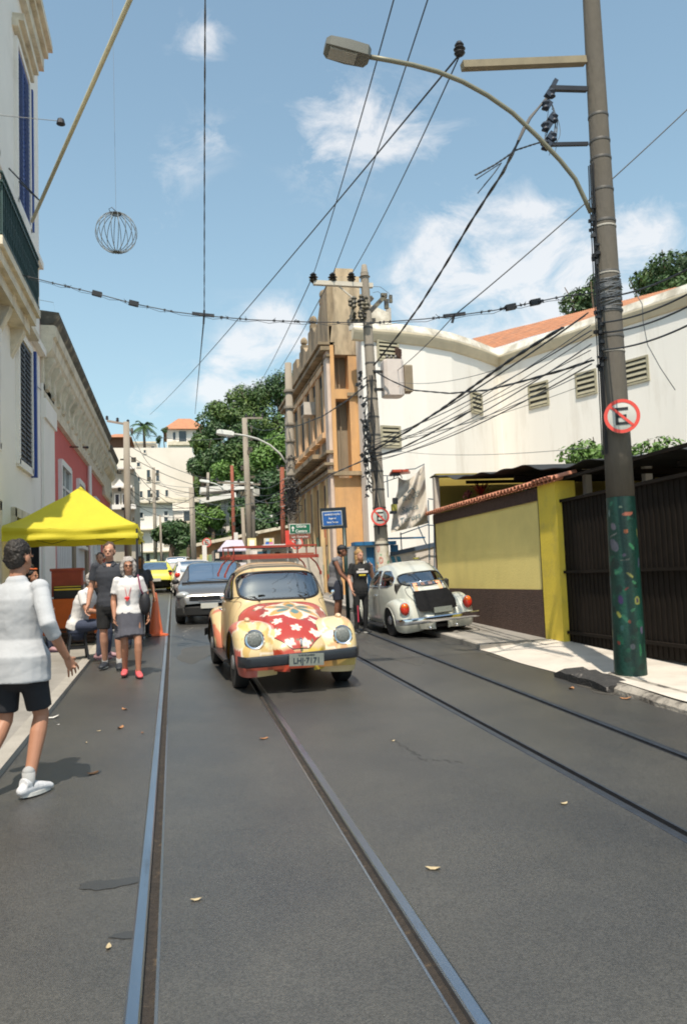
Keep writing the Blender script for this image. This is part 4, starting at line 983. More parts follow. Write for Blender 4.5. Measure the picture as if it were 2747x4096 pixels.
farbox('colonial_house', 'grey colonial house front with columns behind the near utility pole', 'building', (436,536), (1870,2260), 50, 8, greyst,
       wins=[(462,1978,476,2030),(492,1978,506,2030)], ledges=[(430,2020,545,2040),(430,1945,530,1955),(440,1872,540,1880),(450,2130,545,2140)], zb=1.4, winm=apt2)
t = thing('pediment', 'small stone pediment over the colonial house window', 'gable', fq(485,1945,49)); mm = M(); a, b, c = fq(455,1945,49.6), fq(505,1945,49.6), fq(478,1915,49.6); mm.poly([a,b,c], (0,.4,0)); mm.build('gable', apt2, t, w=True)
farbox('hillside_house', 'white house with orange hipped roof high on the hill', 'house', (668,815), (1718,1790), 118, 10, apt2, roof=2.6, zb=16,
       wins=[(716,1724,745,1768),(692,1728,702,1760)], ledges=[(672,1768,790,1782)])
farbox('hillside_house', 'pale flats stepping up the hill beside the palm tree', 'house', (455,630), (1775,1900), 108, 10, apt, zb=8, ledges=[(455,1800,615,1806),(530,1768,625,1774)], wins=[(605,1785,618,1793)])
farbox('hillside_house', 'cream flats under the hillside house with flat roof', 'house', (620,760), (1790,1900), 100, 9, apt, zb=8, ledges=[(690,1828,755,1833)], wins=[(735,1800,748,1812)])
farbox('hillside_house', 'dark roofed brown house at the left end of the skyline', 'house', (430,510), (1752,1800), 95, 8, mat('brown_brick', (.16,.08,.05), .9, var=.2), zb=8, roof=1.2)
farbox('hillside_house', 'little tiled shed roof among the trees on the slope', 'shed', (715,775), (1842,1860), 92, 5, mat('brown_brick', (.16,.08,.05)), zb=8, roof=.9)
# retaining wall, colourful stone wall, garden terrace
ret = mat('retaining_orange', (.42,.25,.12), .9, var=.25, scale=1.5, c2=(.30,.2,.11), c2lo=.45, c2hi=.7, c2scale=1)
t = thing('retaining_wall', 'sloping ochre retaining wall below the wooded hill', 'wall', (5, 56, gz(56)))
a, b, c, d = fq(770,2190,56), fq(1190,2105,56), fq(1190,2300,56), fq(770,2300,56); mm = M(); mm.poly([V((a.x,56,1.2)), V((c.x+3,56,1.2)), b+V((3,0,.4)), b, a], (0,1,0)); mm.build('wall_face', ret, t, w=True)
mm = M(); mm.beam(a+V((0,-.1,.1)), b+V((0,-.1,.1)), 1.2, .2); mm.build('coping', stone, t, w=True)
mur2 = mat('mosaic', (.5,.5,.5), .6, vcol=True, var=.25, scale=3)
t = thing('mosaic_wall', 'low wall with bright red and blue mosaic patches past the parked cars', 'wall', (2, 50, gz(50)))
a, b = fq(770,2235,52), fq(950,2190,52); mm = M(); mm.poly([V((a.x,52,1)), V((b.x,52,1)), b, a], (0,.5,0), col=(.5,.33,.2)); rng = random.Random(4)
cs = [(.6,.12,.06),(.62,.30,.2),(.2,.35,.42),(.5,.45,.15),(.6,.5,.4),(.25,.35,.2)]
for k in range(70):
    u = rng.random(); x = a.x+(b.x-a.x)*u; z = rng.uniform(1.75, a.z-.05+(b.z-a.z)*u*.8); mm.box((x, 51.98-.002*k, z), (rng.uniform(.15,.4), .04, rng.uniform(.2,.5)), col=rng.choice(cs))
mm.build('mosaic_face', mur2, t, w=True)
t = thing('stone_wall', 'long grey brown stone wall behind the walking people', 'wall', (-3, 52, gz(52)))
a, b = fq(540,2262,54), fq(690,2268,54); mm = M(); mm.poly([V((a.x-1,54,1)), V((b.x,54,1)), b, a-V((1,0,0))], (0,.5,0)); mm.build('wall_face', mat('rubble_stone', (.20,.16,.10), .95, var=.45, scale=2.2, bump=.8, bscale=3, c2=(.36,.29,.2), c2lo=.5, c2hi=.6, c2scale=3), t, w=True)
t = thing('white_pavilion', 'white concrete pavilion frame standing in the trees', 'pavilion', (5, 66, gz(66)))
mm = M()
for p, q in (((800,1965),(1010,1952)),((800,2010),(940,1985)),((895,1940),(1010,1945))):
    a, b = fq(*p, 66), fq(*q, 66); mm.beam(a, b, 2.5, .38)
mm.build('roof_slab', apt2, t, w=True)
mm = M()
for px in (890, 905, 972): a = fq(px, 1950, 66); mm.box((a.x, 66, (a.z+3)/2), (.35,.35,a.z-3))
a, b = fq(935,2010,66), fq(975,1950,66); mm.beam(a, b, .3, .3); mm.build('pillar', apt2, t, w=True)
t = thing('white_statues', 'group of white garden wall panels in the dark trees', 'wall', (9, 60, 4)); mm = M()
for x0,y0,x1,y1 in ((1035,2090,1062,2110),(1060,2060,1090,2120),(1090,2090,1112,2118)): 
    p, q = fq(x0,y1,60), fq(x1,y0,60); mm.poly([V((p.x,60,p.z)),V((p.x+(q.x-p.x)*.5,60,p.z)),V((q.x,60,q.z)),V((p.x+(q.x-p.x)*.6,60,q.z))], (0,.3,0))
mm.build('panel', apt2, t, w=True)

# ---- kiosk / newsstand behind the cars
KD = 29
t = thing('news_kiosk', 'street kiosk with dark window, mauve awning and posters behind the painted car', 'kiosk', (2.5, KD, gz(KD)))
a, b = fq(857, 2200, KD), fq(1290, 2200, KD); zt = a.z; z0 = gz(KD)
mm = M(); mm.box(((a.x+b.x)/2, KD+1, (z0+zt)/2), (b.x-a.x, 2, zt-z0)); mm.build('body', mat('kiosk_body', (.50,.45,.38), .7, var=.2, scale=3), t, w=True)
mm = M(); p, q = fq(857,2248,KD-.03), fq(968,2196,KD-.03); mm.box(((p.x+q.x)/2, KD-.03, (p.z+q.z)/2), (q.x-p.x,.05,q.z-p.z)); o = mm.build('window', mat('kiosk_window', (.012,.018,.022), .15), t, w=True)
mm = M()
for x0,y0,x1,y1,c in ((862,2212,876,2234,(.7,.6,.5)),(890,2205,925,2240,(.35,.33,.22)),(1000,2202,1028,2230,(.75,.68,.64)),(1030,2205,1066,2228,(.02,.09,.14)),(1068,2200,1080,2226,(.3,.5,.62)),(1090,2205,1125,2228,(.45,.42,.36)),(1100,2208,1120,2216,(.7,.45,.1)),(1150,2206,1165,2228,(.03,.05,.09)),(1168,2208,1196,2226,(.66,.6,.55)),
        (870,2258,900,2275,(.45,.5,.2)),(900,2250,925,2262,(.6,.5,.1)),(930,2250,985,2268,(.72,.66,.66)),(1000,2255,1035,2268,(.7,.62,.5)),(1040,2256,1070,2266,(.5,.35,.3)),(1075,2258,1110,2266,(.2,.4,.45))):
    p, q = fq(x0,y1,KD-.08), fq(x1,y0,KD-.08); mm.box(((p.x+q.x)/2, KD-.08, (p.z+q.z)/2), (q.x-p.x,.03,q.z-p.z), col=c)
mm.build('poster', mur2, t, w=True)
mm = M(); p1, p2, p3, p4 = fq(870,2202,KD-.3), fq(985,2200,KD-.3), fq(968,2160,KD+.5), fq(905,2160,KD+.5); mm.poly([p1,p2,p3,p4], (0,0,-.04)); mm.build('awning', mat('mauve_awning', (.46,.42,.50), .8), t, w=True)
mm = M(); p, q = fq(1050,2192,KD-.2), fq(1170,2182,KD-.2); mm.box(((p.x+q.x)/2, KD+.2, (p.z+q.z)/2), (q.x-p.x, 1.2, .16)); mm.build('white_sign', white, t, w=True)
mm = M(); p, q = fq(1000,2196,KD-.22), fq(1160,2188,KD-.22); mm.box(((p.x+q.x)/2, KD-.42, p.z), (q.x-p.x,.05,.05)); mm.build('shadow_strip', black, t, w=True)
def board(name, label, cat, x0, y0, x1, y1, D, m, post=True, group=None):
    p, q = fq(x0,y1,D), fq(x1,y0,D); t = thing(name, label, cat, ((p.x+q.x)/2, D, gz(D)), 0, group); mm = M(); mm.box(((p.x+q.x)/2, D, (p.z+q.z)/2), (q.x-p.x,.06,q.z-p.z)); mm.build('board', m, t, w=True)
    if post: mm = M(); mm.tube([((p.x+q.x)/2, D+.05, gz(D)), ((p.x+q.x)/2, D+.05, p.z+.1)], .03, 6); mm.build('post', galv, t, w=True)
    return t, p, q
tb_, p, q = board('notice_board', 'small cream notice board with pale yellow edge above the kiosk', 'sign', 990, 2152, 1024, 2192, 31, mat('cream_board', (.68,.6,.30), .6)); mm = M(); mm.box(((p.x+q.x)/2, 30.95, (p.z+q.z)/2), ((q.x-p.x)*.6,.02,(q.z-p.z)*.6)); mm.build('panel', white, tb_, w=True)
tb_, p, q = board('poster_board', 'colourful yellow and blue poster board right of the cream board', 'sign', 1056, 2152, 1095, 2185, 31, mat('poster_base', (.6,.52,.42), .6)); mm = M()
for k,(cx_,cz,c) in enumerate(((.3,.3,(.05,.15,.5)),(.6,.7,(.7,.6,.05)),(.7,.3,(.6,.2,.4)),(.35,.75,(.5,.65,.7)))): mm.box((p.x+(q.x-p.x)*cx_, 30.95-.003*k, p.z+(q.z-p.z)*cz), ((q.x-p.x)*.35,.02,(q.z-p.z)*.35), col=c)
mm.build('picture', mur2, tb_, w=True)
tb_, p, q = board('red_board', 'plain red L shaped panel behind the green direction sign', 'sign', 1142, 2122, 1156, 2185, 27, mat('sign_red', (.68,.07,.05), .5)); mm = M(); p, q = fq(1142,2186,26.95), fq(1196,2160,26.95); mm.poly([V((p.x,26.95,p.z)),V((q.x,26.95,p.z)),V((p.x+(q.x-p.x)*.3,26.95,q.z))], (0,.04,0)); mm.build('board_foot', MATS['sign_red'], tb_, w=True)
board('white_marker', 'short white painted post beside the mosaic wall', 'post', 810, 2180, 826, 2240, 40, white, False)
board('white_marker', 'small white box sign under the red far pole', 'sign', 936, 2130, 951, 2162, 34, white)
# ---- trees on the hill
rng = random.Random(77); k = 0
LT = ['broad dark tree crowning the hill beside the orange building', 'dense green tree at the top middle of the hill', 'round green tree at the left shoulder of the hill', 'dark tree behind the hillside house roof',
      'bright green tree on the mid slope behind the street lamp', 'green tree low on the slope left of the lamp arm', 'leafy tree beside the white pavilion', 'yellowish green tree in the middle of the slope', 'dark tree behind the red far pole',
      'small dark tree in front of the white flats', 'green tree above the retaining wall', 'dark green tree right behind the white wall panels', 'tall tree filling the slope near the orange building', 'green tree high on the slope under the skyline', 'low bushy tree over the ochre wall', 'wide dark tree low between the tall crossarm pole and the rusty post', 'dark tree right above the kiosk notice board', 'dense tree left of the grey concrete pole', 'deep green tree half way up the slope by the lamp head', 'dark tree just left of the tall crossarm pole', 'green tree under the hillside house', 'broad green tree right of the white pavilion']
TD = [(1120,1580,88,95,0),(1010,1610,88,80,1),(920,1660,86,75,1),(840,1720,84,62,0),(1090,1800,70,75,2),(985,1830,74,60,1),(820,1850,74,55,0),(905,1900,70,55,2),(1010,1960,66,60,0),
      (688,2140,58,52,0),(840,2060,64,55,2),(1090,2030,62,65,0),(1130,1700,76,80,1),(1010,1740,80,70,0),(760,2110,62,40,1),(965,2070,63,62,0),(1060,2110,58,52,0),(1120,1930,64,72,0),(1040,1880,72,66,1),(930,1800,78,66,0),(810,1780,82,44,1),(1080,1960,68,60,1)]
for i, (px, py, D, rp, kind) in enumerate(TD):   # sizes as they show against the slope
    c = fq(px, py, D); r = rp/FPX*D*1.3; bz_ = gh(0, D) if D < 64 and px < 800 else min(hillz(c.x, D), c.z-r*.9)
    if i == 9: bz_ = gz(D)
    tree('tree', LT[i], 'tree', (c.x, D, bz_), 0, (c.x, D+1, c.z), (r, r*.8, r*.85), 4600, .17, 100+i, [leaf_d, leaf_g, leaf_y][kind], 'trees on the wooded hill', lobes=12, trunk_r=.22)
# undergrowth on the hill slope
mm = M(); rng = random.Random(9)
for k in range(26000):
    px, py = rng.uniform(760, 1200), rng.uniform(1500, 2150); D = rng.uniform(60, 92); c = fq(px, py, D); z = hillz(c.x, D)+rng.uniform(-.2, 1.4)
    c.z = z; d = V((rng.gauss(0,1), rng.gauss(0,1)-.6, rng.gauss(0,1)+.8)).normalized(); a = d.orthogonal().normalized(); b = d.cross(a); L_ = rng.uniform(.12,.3)
    mm.add([c-a*L_, c-b*L_*.5, c+a*L_, c+b*L_*.5], [(0,1,2,3)])
tag(mm.build('undergrowth', leaf_g, fix=False), 'mixed green undergrowth covering the hillside', 'undergrowth', kind='stuff')
# ---- palm on the skyline
D = 92; c = fq(575, 1705, D); t = thing('palm_tree', 'palm tree with spread fronds on the skyline', 'palm tree', (c.x, D, 11)); mm = M(); mm.tube([(c.x,D,11),(c.x+.1,D,15),(c.x,D,c.z-.2)], [.22,.16,.13], 8); mm.build('trunk', bark, t, w=True)
mm = M(); rng = random.Random(6)
for k in range(26):
    a = 2*pi*k/26+rng.uniform(-.1,.1); el = rng.uniform(-.2,1.2); Ln = rng.uniform(1.5,2.0); pts = []
    for j in range(9):
        s_ = j/8; pts.append(V((c.x,D,c.z)) + V((cos(a)*cos(el)*Ln*s_, sin(a)*cos(el)*Ln*s_, sin(el)*Ln*s_ - 1.1*s_*s_)))
    for j in range(1,9):
        d = (pts[j]-pts[j-1]).normalized(); sdv = d.cross(V((0,0,1))).normalized()
        for q in (-1,1):
            for m_ in (0,.5):
                p = pts[j-1].lerp(pts[j], m_); e = p+sdv*q*.42*(1-.4*j/9)+d*.25-V((0,0,.16)); mm.add([p-d*.05, p+d*.07, e], [(0,1,2)])
mm.build('crown', leaf_d, t, w=True, fix=False)
for i,(px,py) in enumerate(((658,1722),(637,1760))):
    c = fq(px,py,92); tree('tree', ['tiny round tree left of the hillside house', 'tiny shrub on the skyline under the hillside house'][i], 'tree', (c.x,92,c.z-2.2),0,(c.x,92,c.z),(.5,.5,.45),300,.1,60+i,leaf_d,lobes=5,trunk_r=.06)
# ================================================================= POLES, LAMPS, SIGNS, WIRES
polem = mat('pole_concrete', (.115,.10,.08), .9, var=.2, scale=5, bump=.5, bscale=30, c2=(.09,.08,.07), c2lo=.5, c2hi=.7, c2scale=2.5, stretch=(1,1,.25))  # concrete darkened in colour to carry the near pole's shaded look
polel = mat('pole_concrete_pale', (.30,.26,.21), .9, var=.2, scale=5, bump=.5, bscale=30, c2=(.2,.17,.14), c2lo=.5, c2hi=.7, c2scale=2.5, stretch=(1,1,.25))
rustp = mat('rusty_pole', (.24,.07,.04), .8, var=.25, scale=4)
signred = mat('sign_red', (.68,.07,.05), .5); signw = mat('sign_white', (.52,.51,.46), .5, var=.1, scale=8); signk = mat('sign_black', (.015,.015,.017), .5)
def noparking(label, c, r, look=None, seed=1, extra=0):
    c = V(c); look = (look or CP)-c; yaw = atan2(look.x, -look.y)
    t = thing('no_parking_sign', label, 'road sign', c, yaw, 'round no parking signs')
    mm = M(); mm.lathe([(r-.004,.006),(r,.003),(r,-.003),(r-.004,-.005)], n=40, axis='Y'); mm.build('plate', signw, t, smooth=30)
    mm = M(); n = 48
    for k in range(n):
        a, b = 2*pi*k/n, 2*pi*(k+1)/n
        mm.add([(rr*sin(x), -.008, rr*cos(x)) for x, rr in ((a,r*.995),(b,r*.995),(b,r*.80),(a,r*.80))], [(0,1,2,3)])
    w_ = r*.075; d = V((1,0,-1)).normalized()*r*.82; p = V((1,0,1)).normalized()*w_
    f = M(); f.add([(-d+p)+V((0,-.012,0)), (d+p)+V((0,-.012,0)), (d-p)+V((0,-.012,0)), (-d-p)+V((0,-.012,0))], [(0,1,2,3)])
    mm.build('red_ring', signred, t, fix=False); f.build('red_slash', signred, t, fix=False)
    mm = M(); s_ = r*.36; h = r*.50; q = r*.15
    for cx_, cz, dx, dz in ((-s_+q/2,0,q,2*h),(0,h-q/2,2*s_,q),(0,0,1.7*s_,q),(0,-h+q/2,2*s_,q)): mm.box((cx_+ (0 if dx != 1.7*s_ else -.15*s_),-.009,cz), (dx,.004,dz))
    mm.build('letter_e', signk, t)
    mm = M(); mm.box((0,.02,r*.45), (.05,.03,.05)); mm.box((0,.02,-r*.45), (.05,.03,.05)); mm.build('bracket', galv, t); return t
def band(mm, c, r, h=.03): mm.lathe([(r+.006,-h/2),(r+.008,0),(r+.006,h/2)], c, 20)

# ---- painted foreground pole
B1 = V((5.05, 8.5, gz(8.5)+.1)); _q = PY(2377, 215, 8.5); _k = (9.8-B1.z)/(_q.z-B1.z); top1 = V((B1.x+(_q.x-B1.x)*_k, 8.5, 9.8)); r1a, r1b = .178, .088
t1 = thing('utility_pole', 'thick concrete utility pole painted dark green with fruits and leaves at its base', 'utility pole', B1)
def p1(z): k = (z-B1.z)/(top1.z-B1.z); return B1.lerp(top1, k), r1a+(r1b-r1a)*k
zp = PY(2480, 1985, 8.35).z
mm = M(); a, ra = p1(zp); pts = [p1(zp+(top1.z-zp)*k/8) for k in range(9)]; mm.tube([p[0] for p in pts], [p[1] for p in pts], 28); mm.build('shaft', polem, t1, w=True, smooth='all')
rng = random.Random(12)
shp = []  # (angle, z, ra, rz, rot, colour)
base_a = atan2(-8.5, -5.05)          # towards the camera
def at(px, py):
    z = PY(px, py, 8.35).z; c, r_ = p1(z); ctr = c; d = pray(px, py); 
    # horizontal offset from the axis as seen
    q = PY(px, py, c.y); off = (q-c).dot(V((cos(base_a+pi/2), sin(base_a+pi/2), 0))); off = max(-.98, min(.98, off/r_)); return base_a+math.asin(off), z
for px, py, a_, b_, ro, c in [(2510,2055,.045,.016,.15,(.50,.16,.10)),(2480,2028,.012,.008,0,(.35,.45,.30)),(2452,2105,.022,.03,.3,(.13,.13,.17)),(2502,2125,.018,.018,0,(.42,.12,.04)),(2545,2130,.008,.035,.1,(.38,.34,.08)),
        (2455,2180,.035,.055,.5,(.11,.12,.16)),(2525,2185,.014,.035,.7,(.05,.26,.12)),(2495,2220,.014,.012,0,(.18,.14,.2)),(2552,2250,.012,.04,-.2,(.12,.13,.22)),(2518,2300,.010,.032,.9,(.36,.36,.10)),(2505,2355,.02,.008,.6,(.30,.07,.06)),
        (2482,2400,.022,.035,.2,(.06,.04,.14)),(2547,2402,.026,.034,0,(.34,.36,.10)),(2547,2402,.013,.018,0,(.10,.08,.12)),(2475,2460,.014,.030,.5,(.34,.36,.08)),(2500,2475,.016,.04,.7,(.04,.20,.12)),(2518,2487,.010,.012,0,(.45,.12,.05)),
        (2564,2520,.014,.03,0,(.16,.14,.24)),(2488,2515,.016,.020,0,(.04,.13,.13)),(2530,2587,.018,.022,.4,(.18,.2,.22)),(2475,2575,.012,.02,.6,(.22,.05,.04)),(2500,2240,.04,.006,.1,(.12,.14,.12)),(2450,2140,.04,.006,.4,(.14,.16,.16)),(2560,2600,.01,.05,0,(.03,.22,.10)),(2440,2330,.01,.05,0,(.12,.18,.26)),(2440,2540,.01,.04,0,(.34,.36,.08)),(2436,2050,.008,.03,0,(.2,.3,.3)),
        (2466,2290,.02,.014,.4,(.05,.22,.12)),(2535,2330,.02,.012,-.5,(.05,.24,.12)),(2530,2440,.02,.012,.6,(.05,.24,.12)),(2510,2640,.03,.02,.3,(.01,.04,.03))]:
    an, z = at(px, py); shp.append((an, z, a_, b_, ro, c))
for k in range(70): shp.insert(0, (rng.uniform(0, 6.28), rng.uniform(B1.z, zp), rng.uniform(.01,.04), rng.uniform(.01,.05), rng.uniform(-1,1), rng.choice([(.01,.10,.06),(.004,.05,.035),(.02,.14,.09),(.008,.035,.03)])))
mm = M(); nz, na = 200, 110; vs = []; cs = []
for i in range(nz+1):
    z = B1.z-.05+(zp-B1.z+.05)*i/nz; c, r_ = p1(z); r_ += .002
    for j in range(na):
        a = 2*pi*j/na; vs.append((c.x+r_*cos(a), c.y+r_*sin(a), z)); g = .75+.5*noise.noise(V((cos(a)*2, sin(a)*2, z*2.2)))
        col = (.004*g, .040*g, .030*g)
        for an, sz, ea, eb, ro, cc in shp:
            da = (a-an+pi) % (2*pi)-pi
            if abs(da) > .5: continue
            x, y = da*r_, z-sz; x, y = x*cos(ro)+y*sin(ro), -x*sin(ro)+y*cos(ro)
            if (x/ea)**2+(y/eb)**2 < 2.1: col = tuple(v_*.5 for v_ in cc)
        cs.append(col)
fs = [(i*na+j, i*na+(j+1) % na, (i+1)*na+(j+1) % na, (i+1)*na+j) for i in range(nz) for j in range(na)]
mm.add(vs, fs); mm.cols = cs; mm.build('painted_base', mat('pole_paint', (1,1,1), .5, vcol=True, var=.15, scale=10, bump=.3, bscale=30), t1, w=True, smooth='all')
mm = M()
for py in (1795-700, 890, 1350, 640, 570, 765, 470, 1250): z = PY(2430, py, 8.5).z; c, r_ = p1(z); band(mm, c, r_)
mm.build('band', mat('band_metal', (.12,.11,.10), .5, metal=.5), t1, w=True, smooth=30)
mm = M()
for py in (912, 1100, 1410): z = PY(2430, py, 8.5).z; c, r_ = p1(z); band(mm, c, r_, .02)
mm.build('tie_wrap', mat('tie_pale', (.4,.37,.32), .7), t1, w=True)
# crossarm and brackets (in the plane y = 8.5)
Y1_ = 8.5
def q1(px, py, y=Y1_): return PY(px, py, y)
mm = M(); mm.beam(q1(1848,262), q1(2338,242), .10, .085); mm.build('crossarm', mat('arm_timber', (.24,.20,.13), .8, var=.2, scale=6), t1, w=True)
mm = M(); mm.lathe([(.02,-.02),(.05,.0),(.065,.02),(.045,.05),(.07,.07),(.04,.10),(.055,.12),(.03,.16)], q1(1838,218), 16); mm.build('insulator', black, t1, w=True, smooth=40)
mm = M(); mm.beam(q1(2200,352), q1(2345,356), .055,.055); mm.beam(q1(2195,577), q1(2350,574), .04,.04); mm.build('bracket_arm', dkmetal, t1, w=True)
mm = M()
for k, (px, py) in enumerate(((2195,372),(2190,420),(2205,470),(2190,505),(2200,545),(2188,580))):
    c = q1(px, py); mm.box(c, (.07,.07,.10), ry=.6); mm.lathe([(.02,-.06),(.05,-.04),(.035,-.01),(.055,.02),(.03,.05)], c+V((.03*(-1)**k,0,0)), 10)
mm.box(q1(2210,345), (.05,.05,.2), ry=.5); mm.build('cable_rack', mat('rack_dark', (.02,.03,.05), .5), t1, w=True, smooth=40)
mm = M(); rng = random.Random(31)
for k in range(9):
    a, b = q1(2205+rng.uniform(-10,10), 380+rng.uniform(0,120)), q1(2195+rng.uniform(-20,30), 560+rng.uniform(-30,60)); bul = q1(2265+rng.uniform(-25,15), 500+rng.uniform(-50,70))
    if k > 5: bul = q1(2140+rng.uniform(-6,20), 620+rng.uniform(-20,40))
    pts = [a.lerp(bul, s_).lerp(bul.lerp(b, s_), s_) for s_ in [i/10 for i in range(11)]]; mm.tube(pts, .004, 5)
mm.build('loose_loop', wireg, t1, w=True)
mm = M(); rng = random.Random(32)
for k in range(34):
    py = rng.choice([rng.uniform(830,1060), rng.uniform(1240,1480)]); z = q1(2370,py).z; c, r_ = p1(z); mm.box(c+V((-r_-rng.uniform(.0,.05), -.03+rng.uniform(-.05,.05), 0)), (rng.uniform(.02,.06), rng.uniform(.02,.06), rng.uniform(.02,.06)), rz=rng.uniform(0,1.5))
mm.build('cable_clamp', black, t1, w=True)
mm = M(); rng = random.Random(33)
for k in range(4):
    pts = []
    for i in range(16):
        z = 2.9+(6.4-2.9)*i/15; c, r_ = p1(z); pts.append(c+V((-r_-.004-.006*k-rng.uniform(0,.008), -.05+.03*k, 0)))
    mm.tube(pts, .007, 5)
mm.build('riser_cable', black, t1, w=True)
mm = M(); rng = random.Random(34)
for k in range(26):
    z = q1(2420, 1110+rng.uniform(0,140)).z; c, r_ = p1(z); tilt = rng.uniform(-.08,.1)
    mm.tube([c+V(((r_+.012)*cos(a), (r_+.012)*sin(a), tilt*cos(a)+rng.uniform(-.004,.004))) for a in [2*pi*i/16 for i in range(16)]], .006, 4, closed=True)
mm.build('wire_wrap', wireg, t1, w=True)
noparking('large no parking sign with crossed letter E on the painted pole', PY(2487,1664,8.25), .196)
# ---- curved street lamp arm on the foreground pole
t = thing('street_lamp', 'big street lamp on a curved arm reaching out from the painted pole', 'street lamp', q1(2340,790))
crv = [(2362,850),(2338,795),(2300,715),(2240,640),(2150,545),(2050,450),(1950,380),(1850,325),(1750,285),(1650,258),(1560,240),(1480,226)]
mm = M(); mm.tube([q1(px, py, 8.5-.10*k/3) for k, (px, py) in enumerate(crv)], .026, 10); mm.build('arm', mat('lamp_arm', (.22,.21,.15), .5, metal=.3), t, w=True, smooth='all')
def head(t, a, b, w_, h_, my):
    d, x, u = M().frame(a, b); mm = M(); ring = []
    for s_, ww, hh in ((0,.55,.7),(.08,.9,1),(.5,1,1.05),(.92,.95,.9),(1,.7,.6)):
        p = a.lerp(b, s_); ring.append([p+x*w_*ww*cx_+u*h_*hh*cz for cx_, cz in ((-.5,-.5),(.5,-.5),(.5,.3),(.3,.5),(-.3,.5),(-.5,.3))])
    mm.loft(ring); mm.build('lamp_head', mat('lamp_grey', (.13,.13,.11), .5), t, w=True, smooth=30)
    mm = M(); p = a.lerp(b, .3)-u*h_*.52; q = a.lerp(b, .9)-u*h_*.52; mm.beam(p, q, w_*.7, .02); mm.build('lens', mat('lamp_lens', (.35,.34,.3), .15), t, w=True)
head(t, q1(1478,222,8.15), q1(1300,178,8.15), .26, .14, 0)

# ---- second pole with transformer
B2 = V((4.66, 17.9, gz(17.9)+.1)); top2 = PY(1457, 1090, 17.9)
t2_ = thing('utility_pole', 'concrete utility pole with transformer in front of the white building', 'utility pole', B2)
def p2(z): k = (z-B2.z)/(top2.z-B2.z); return B2.lerp(top2, k), .17-.075*k
zq = PY(1525, 2165, 17.9).z
pts = [p2(zq+(top2.z-zq)*k/6) for k in range(7)]; mm = M(); mm.tube([p[0] for p in pts], [p[1] for p in pts], 20); mm.lathe([(.13,.02),(.10,.03),(.06,.30),(.05,.31)], top2-V((0,0,.12)), 16); mm.build('shaft', polel, t2_, w=True, smooth=40)
mm = M(); vs = []; cs = []; rng = random.Random(41); sp = [(rng.uniform(3.2,5.6), rng.uniform(B2.z, zq), rng.uniform(.02,.07), rng.uniform(.03,.09), rng.choice([(.05,.28,.12),(.45,.36,.12),(.1,.2,.16),(.5,.12,.1),(.12,.3,.35)])) for _ in range(26)]
for i in range(81):
    z = B2.z-.05+(zq-B2.z+.05)*i/80; c, r_ = p2(z)
    for j in range(48):
        a = 2*pi*j/48; vs.append((c.x+r_*cos(a), c.y+r_*sin(a), z)); col = (.58,.53,.44)
        for an, sz, ea, eb, cc in sp:
            e = (((a-an)*r_/ea)**2+((z-sz)/eb)**2)
            if .35 < e < 1: col = cc
        cs.append(col)
mm.add(vs, [(i*48+j, i*48+(j+1) % 48, (i+1)*48+(j+1) % 48, (i+1)*48+j) for i in range(80) for j in range(48)]); mm.cols = cs; mm.build('painted_base', MATS['pole_paint'], t2_, w=True, smooth='all')
Y2_ = 17.9
def q2(px, py, y=Y2_): return PY(px, py, y)
mm = M(); mm.beam(q2(1253,1130), q2(1490,1142), .11, .10); mm.beam(q2(1350,1140), q2(1440,1215), .03, .03); mm.build('crossarm', mat('pale_arm', (.55,.5,.42), .7), t2_, w=True)
mm = M()
for px, py in ((1253,1112),(1330,1112),(1405,1110)): mm.lathe([(.03,-.12),(.07,-.08),(.10,-.04),(.05,-.02),(.11,.02),(.05,.05),(.08,.08),(.03,.13)], q2(px,py), 14)
mm.build('insulator', mat('insulator_brown', (.03,.025,.02), .3), t2_, w=True, smooth=40)
mm = M(); rng = random.Random(42)
mm.beam(q2(1480,1245), q2(1535,1188), .10, .10); mm.beam(q2(1460,1215), q2(1488,1190), .12, .10); mm.box(q2(1545,1215), (.09,.09,.22)); mm.box(q2(1562,1195), (.07,.07,.18)); mm.box(q2(1535,1182), (.14,.1,.10))
for k in range(20): mm.lathe([(.02,-.09),(.06,-.05),(.04,0),(.065,.04),(.03,.09)], q2(1400+rng.uniform(0,70), 1190+rng.uniform(0,95), 17.8+rng.uniform(-.3,.3)), 8)
mm.beam(q2(1390,1285), q2(1500,1280), .08,.08); mm.beam(q2(1395,1300,17.6), q2(1420,1200,17.6), .05,.05)
mm.build('fuse_gear', mat('gear', (.14,.12,.08), .6, var=.4, scale=8, c2=(.03,.03,.03), c2lo=.45, c2hi=.55, c2scale=10), t2_, w=True, smooth=30)
mm = M()
for px, py, ex, ey in ((1493,1145,1562,1190),(1490,1170,1545,1200)): a, b = q2(px,py), q2(ex,ey); mm.tube([a, a.lerp(b,.4)+V((0,0,.1)), a.lerp(b,.85)+V((.02,0,.07)), b], .006, 4)
mm.build('jumper_wire', wireg, t2_, w=True)
mm = M()
for k in range(14):
    z = top2.z-.9-k*.42
    if z > 1.8: c, r_ = p2(z); band(mm, c, r_, .04)
mm.build('band', mat('band_metal', (.12,.11,.10), .5), t2_, w=True)
t = thing('transformer', 'pinkish white transformer tank hung on the utility pole by the vent window', 'transformer', q2(1575,1610))
a, b = q2(1528,1590), q2(1600,1450); c = V(((a.x+b.x)/2, 17.8, (a.z+b.z)/2)); W_, H_ = (b.x-a.x), (b.z-a.z)
mm = M(); ring = []
for z in (-.5,-.48,.46,.5): ring.append([c+V((W_*.5*cx_*(.94 if abs(z) == .5 else 1), .22*cy_, H_*z)) for cx_, cy_ in ((-1,-.7),(-.7,-1),(.7,-1),(1,-.7),(1,.7),(.7,1),(-.7,1),(-1,.7))])
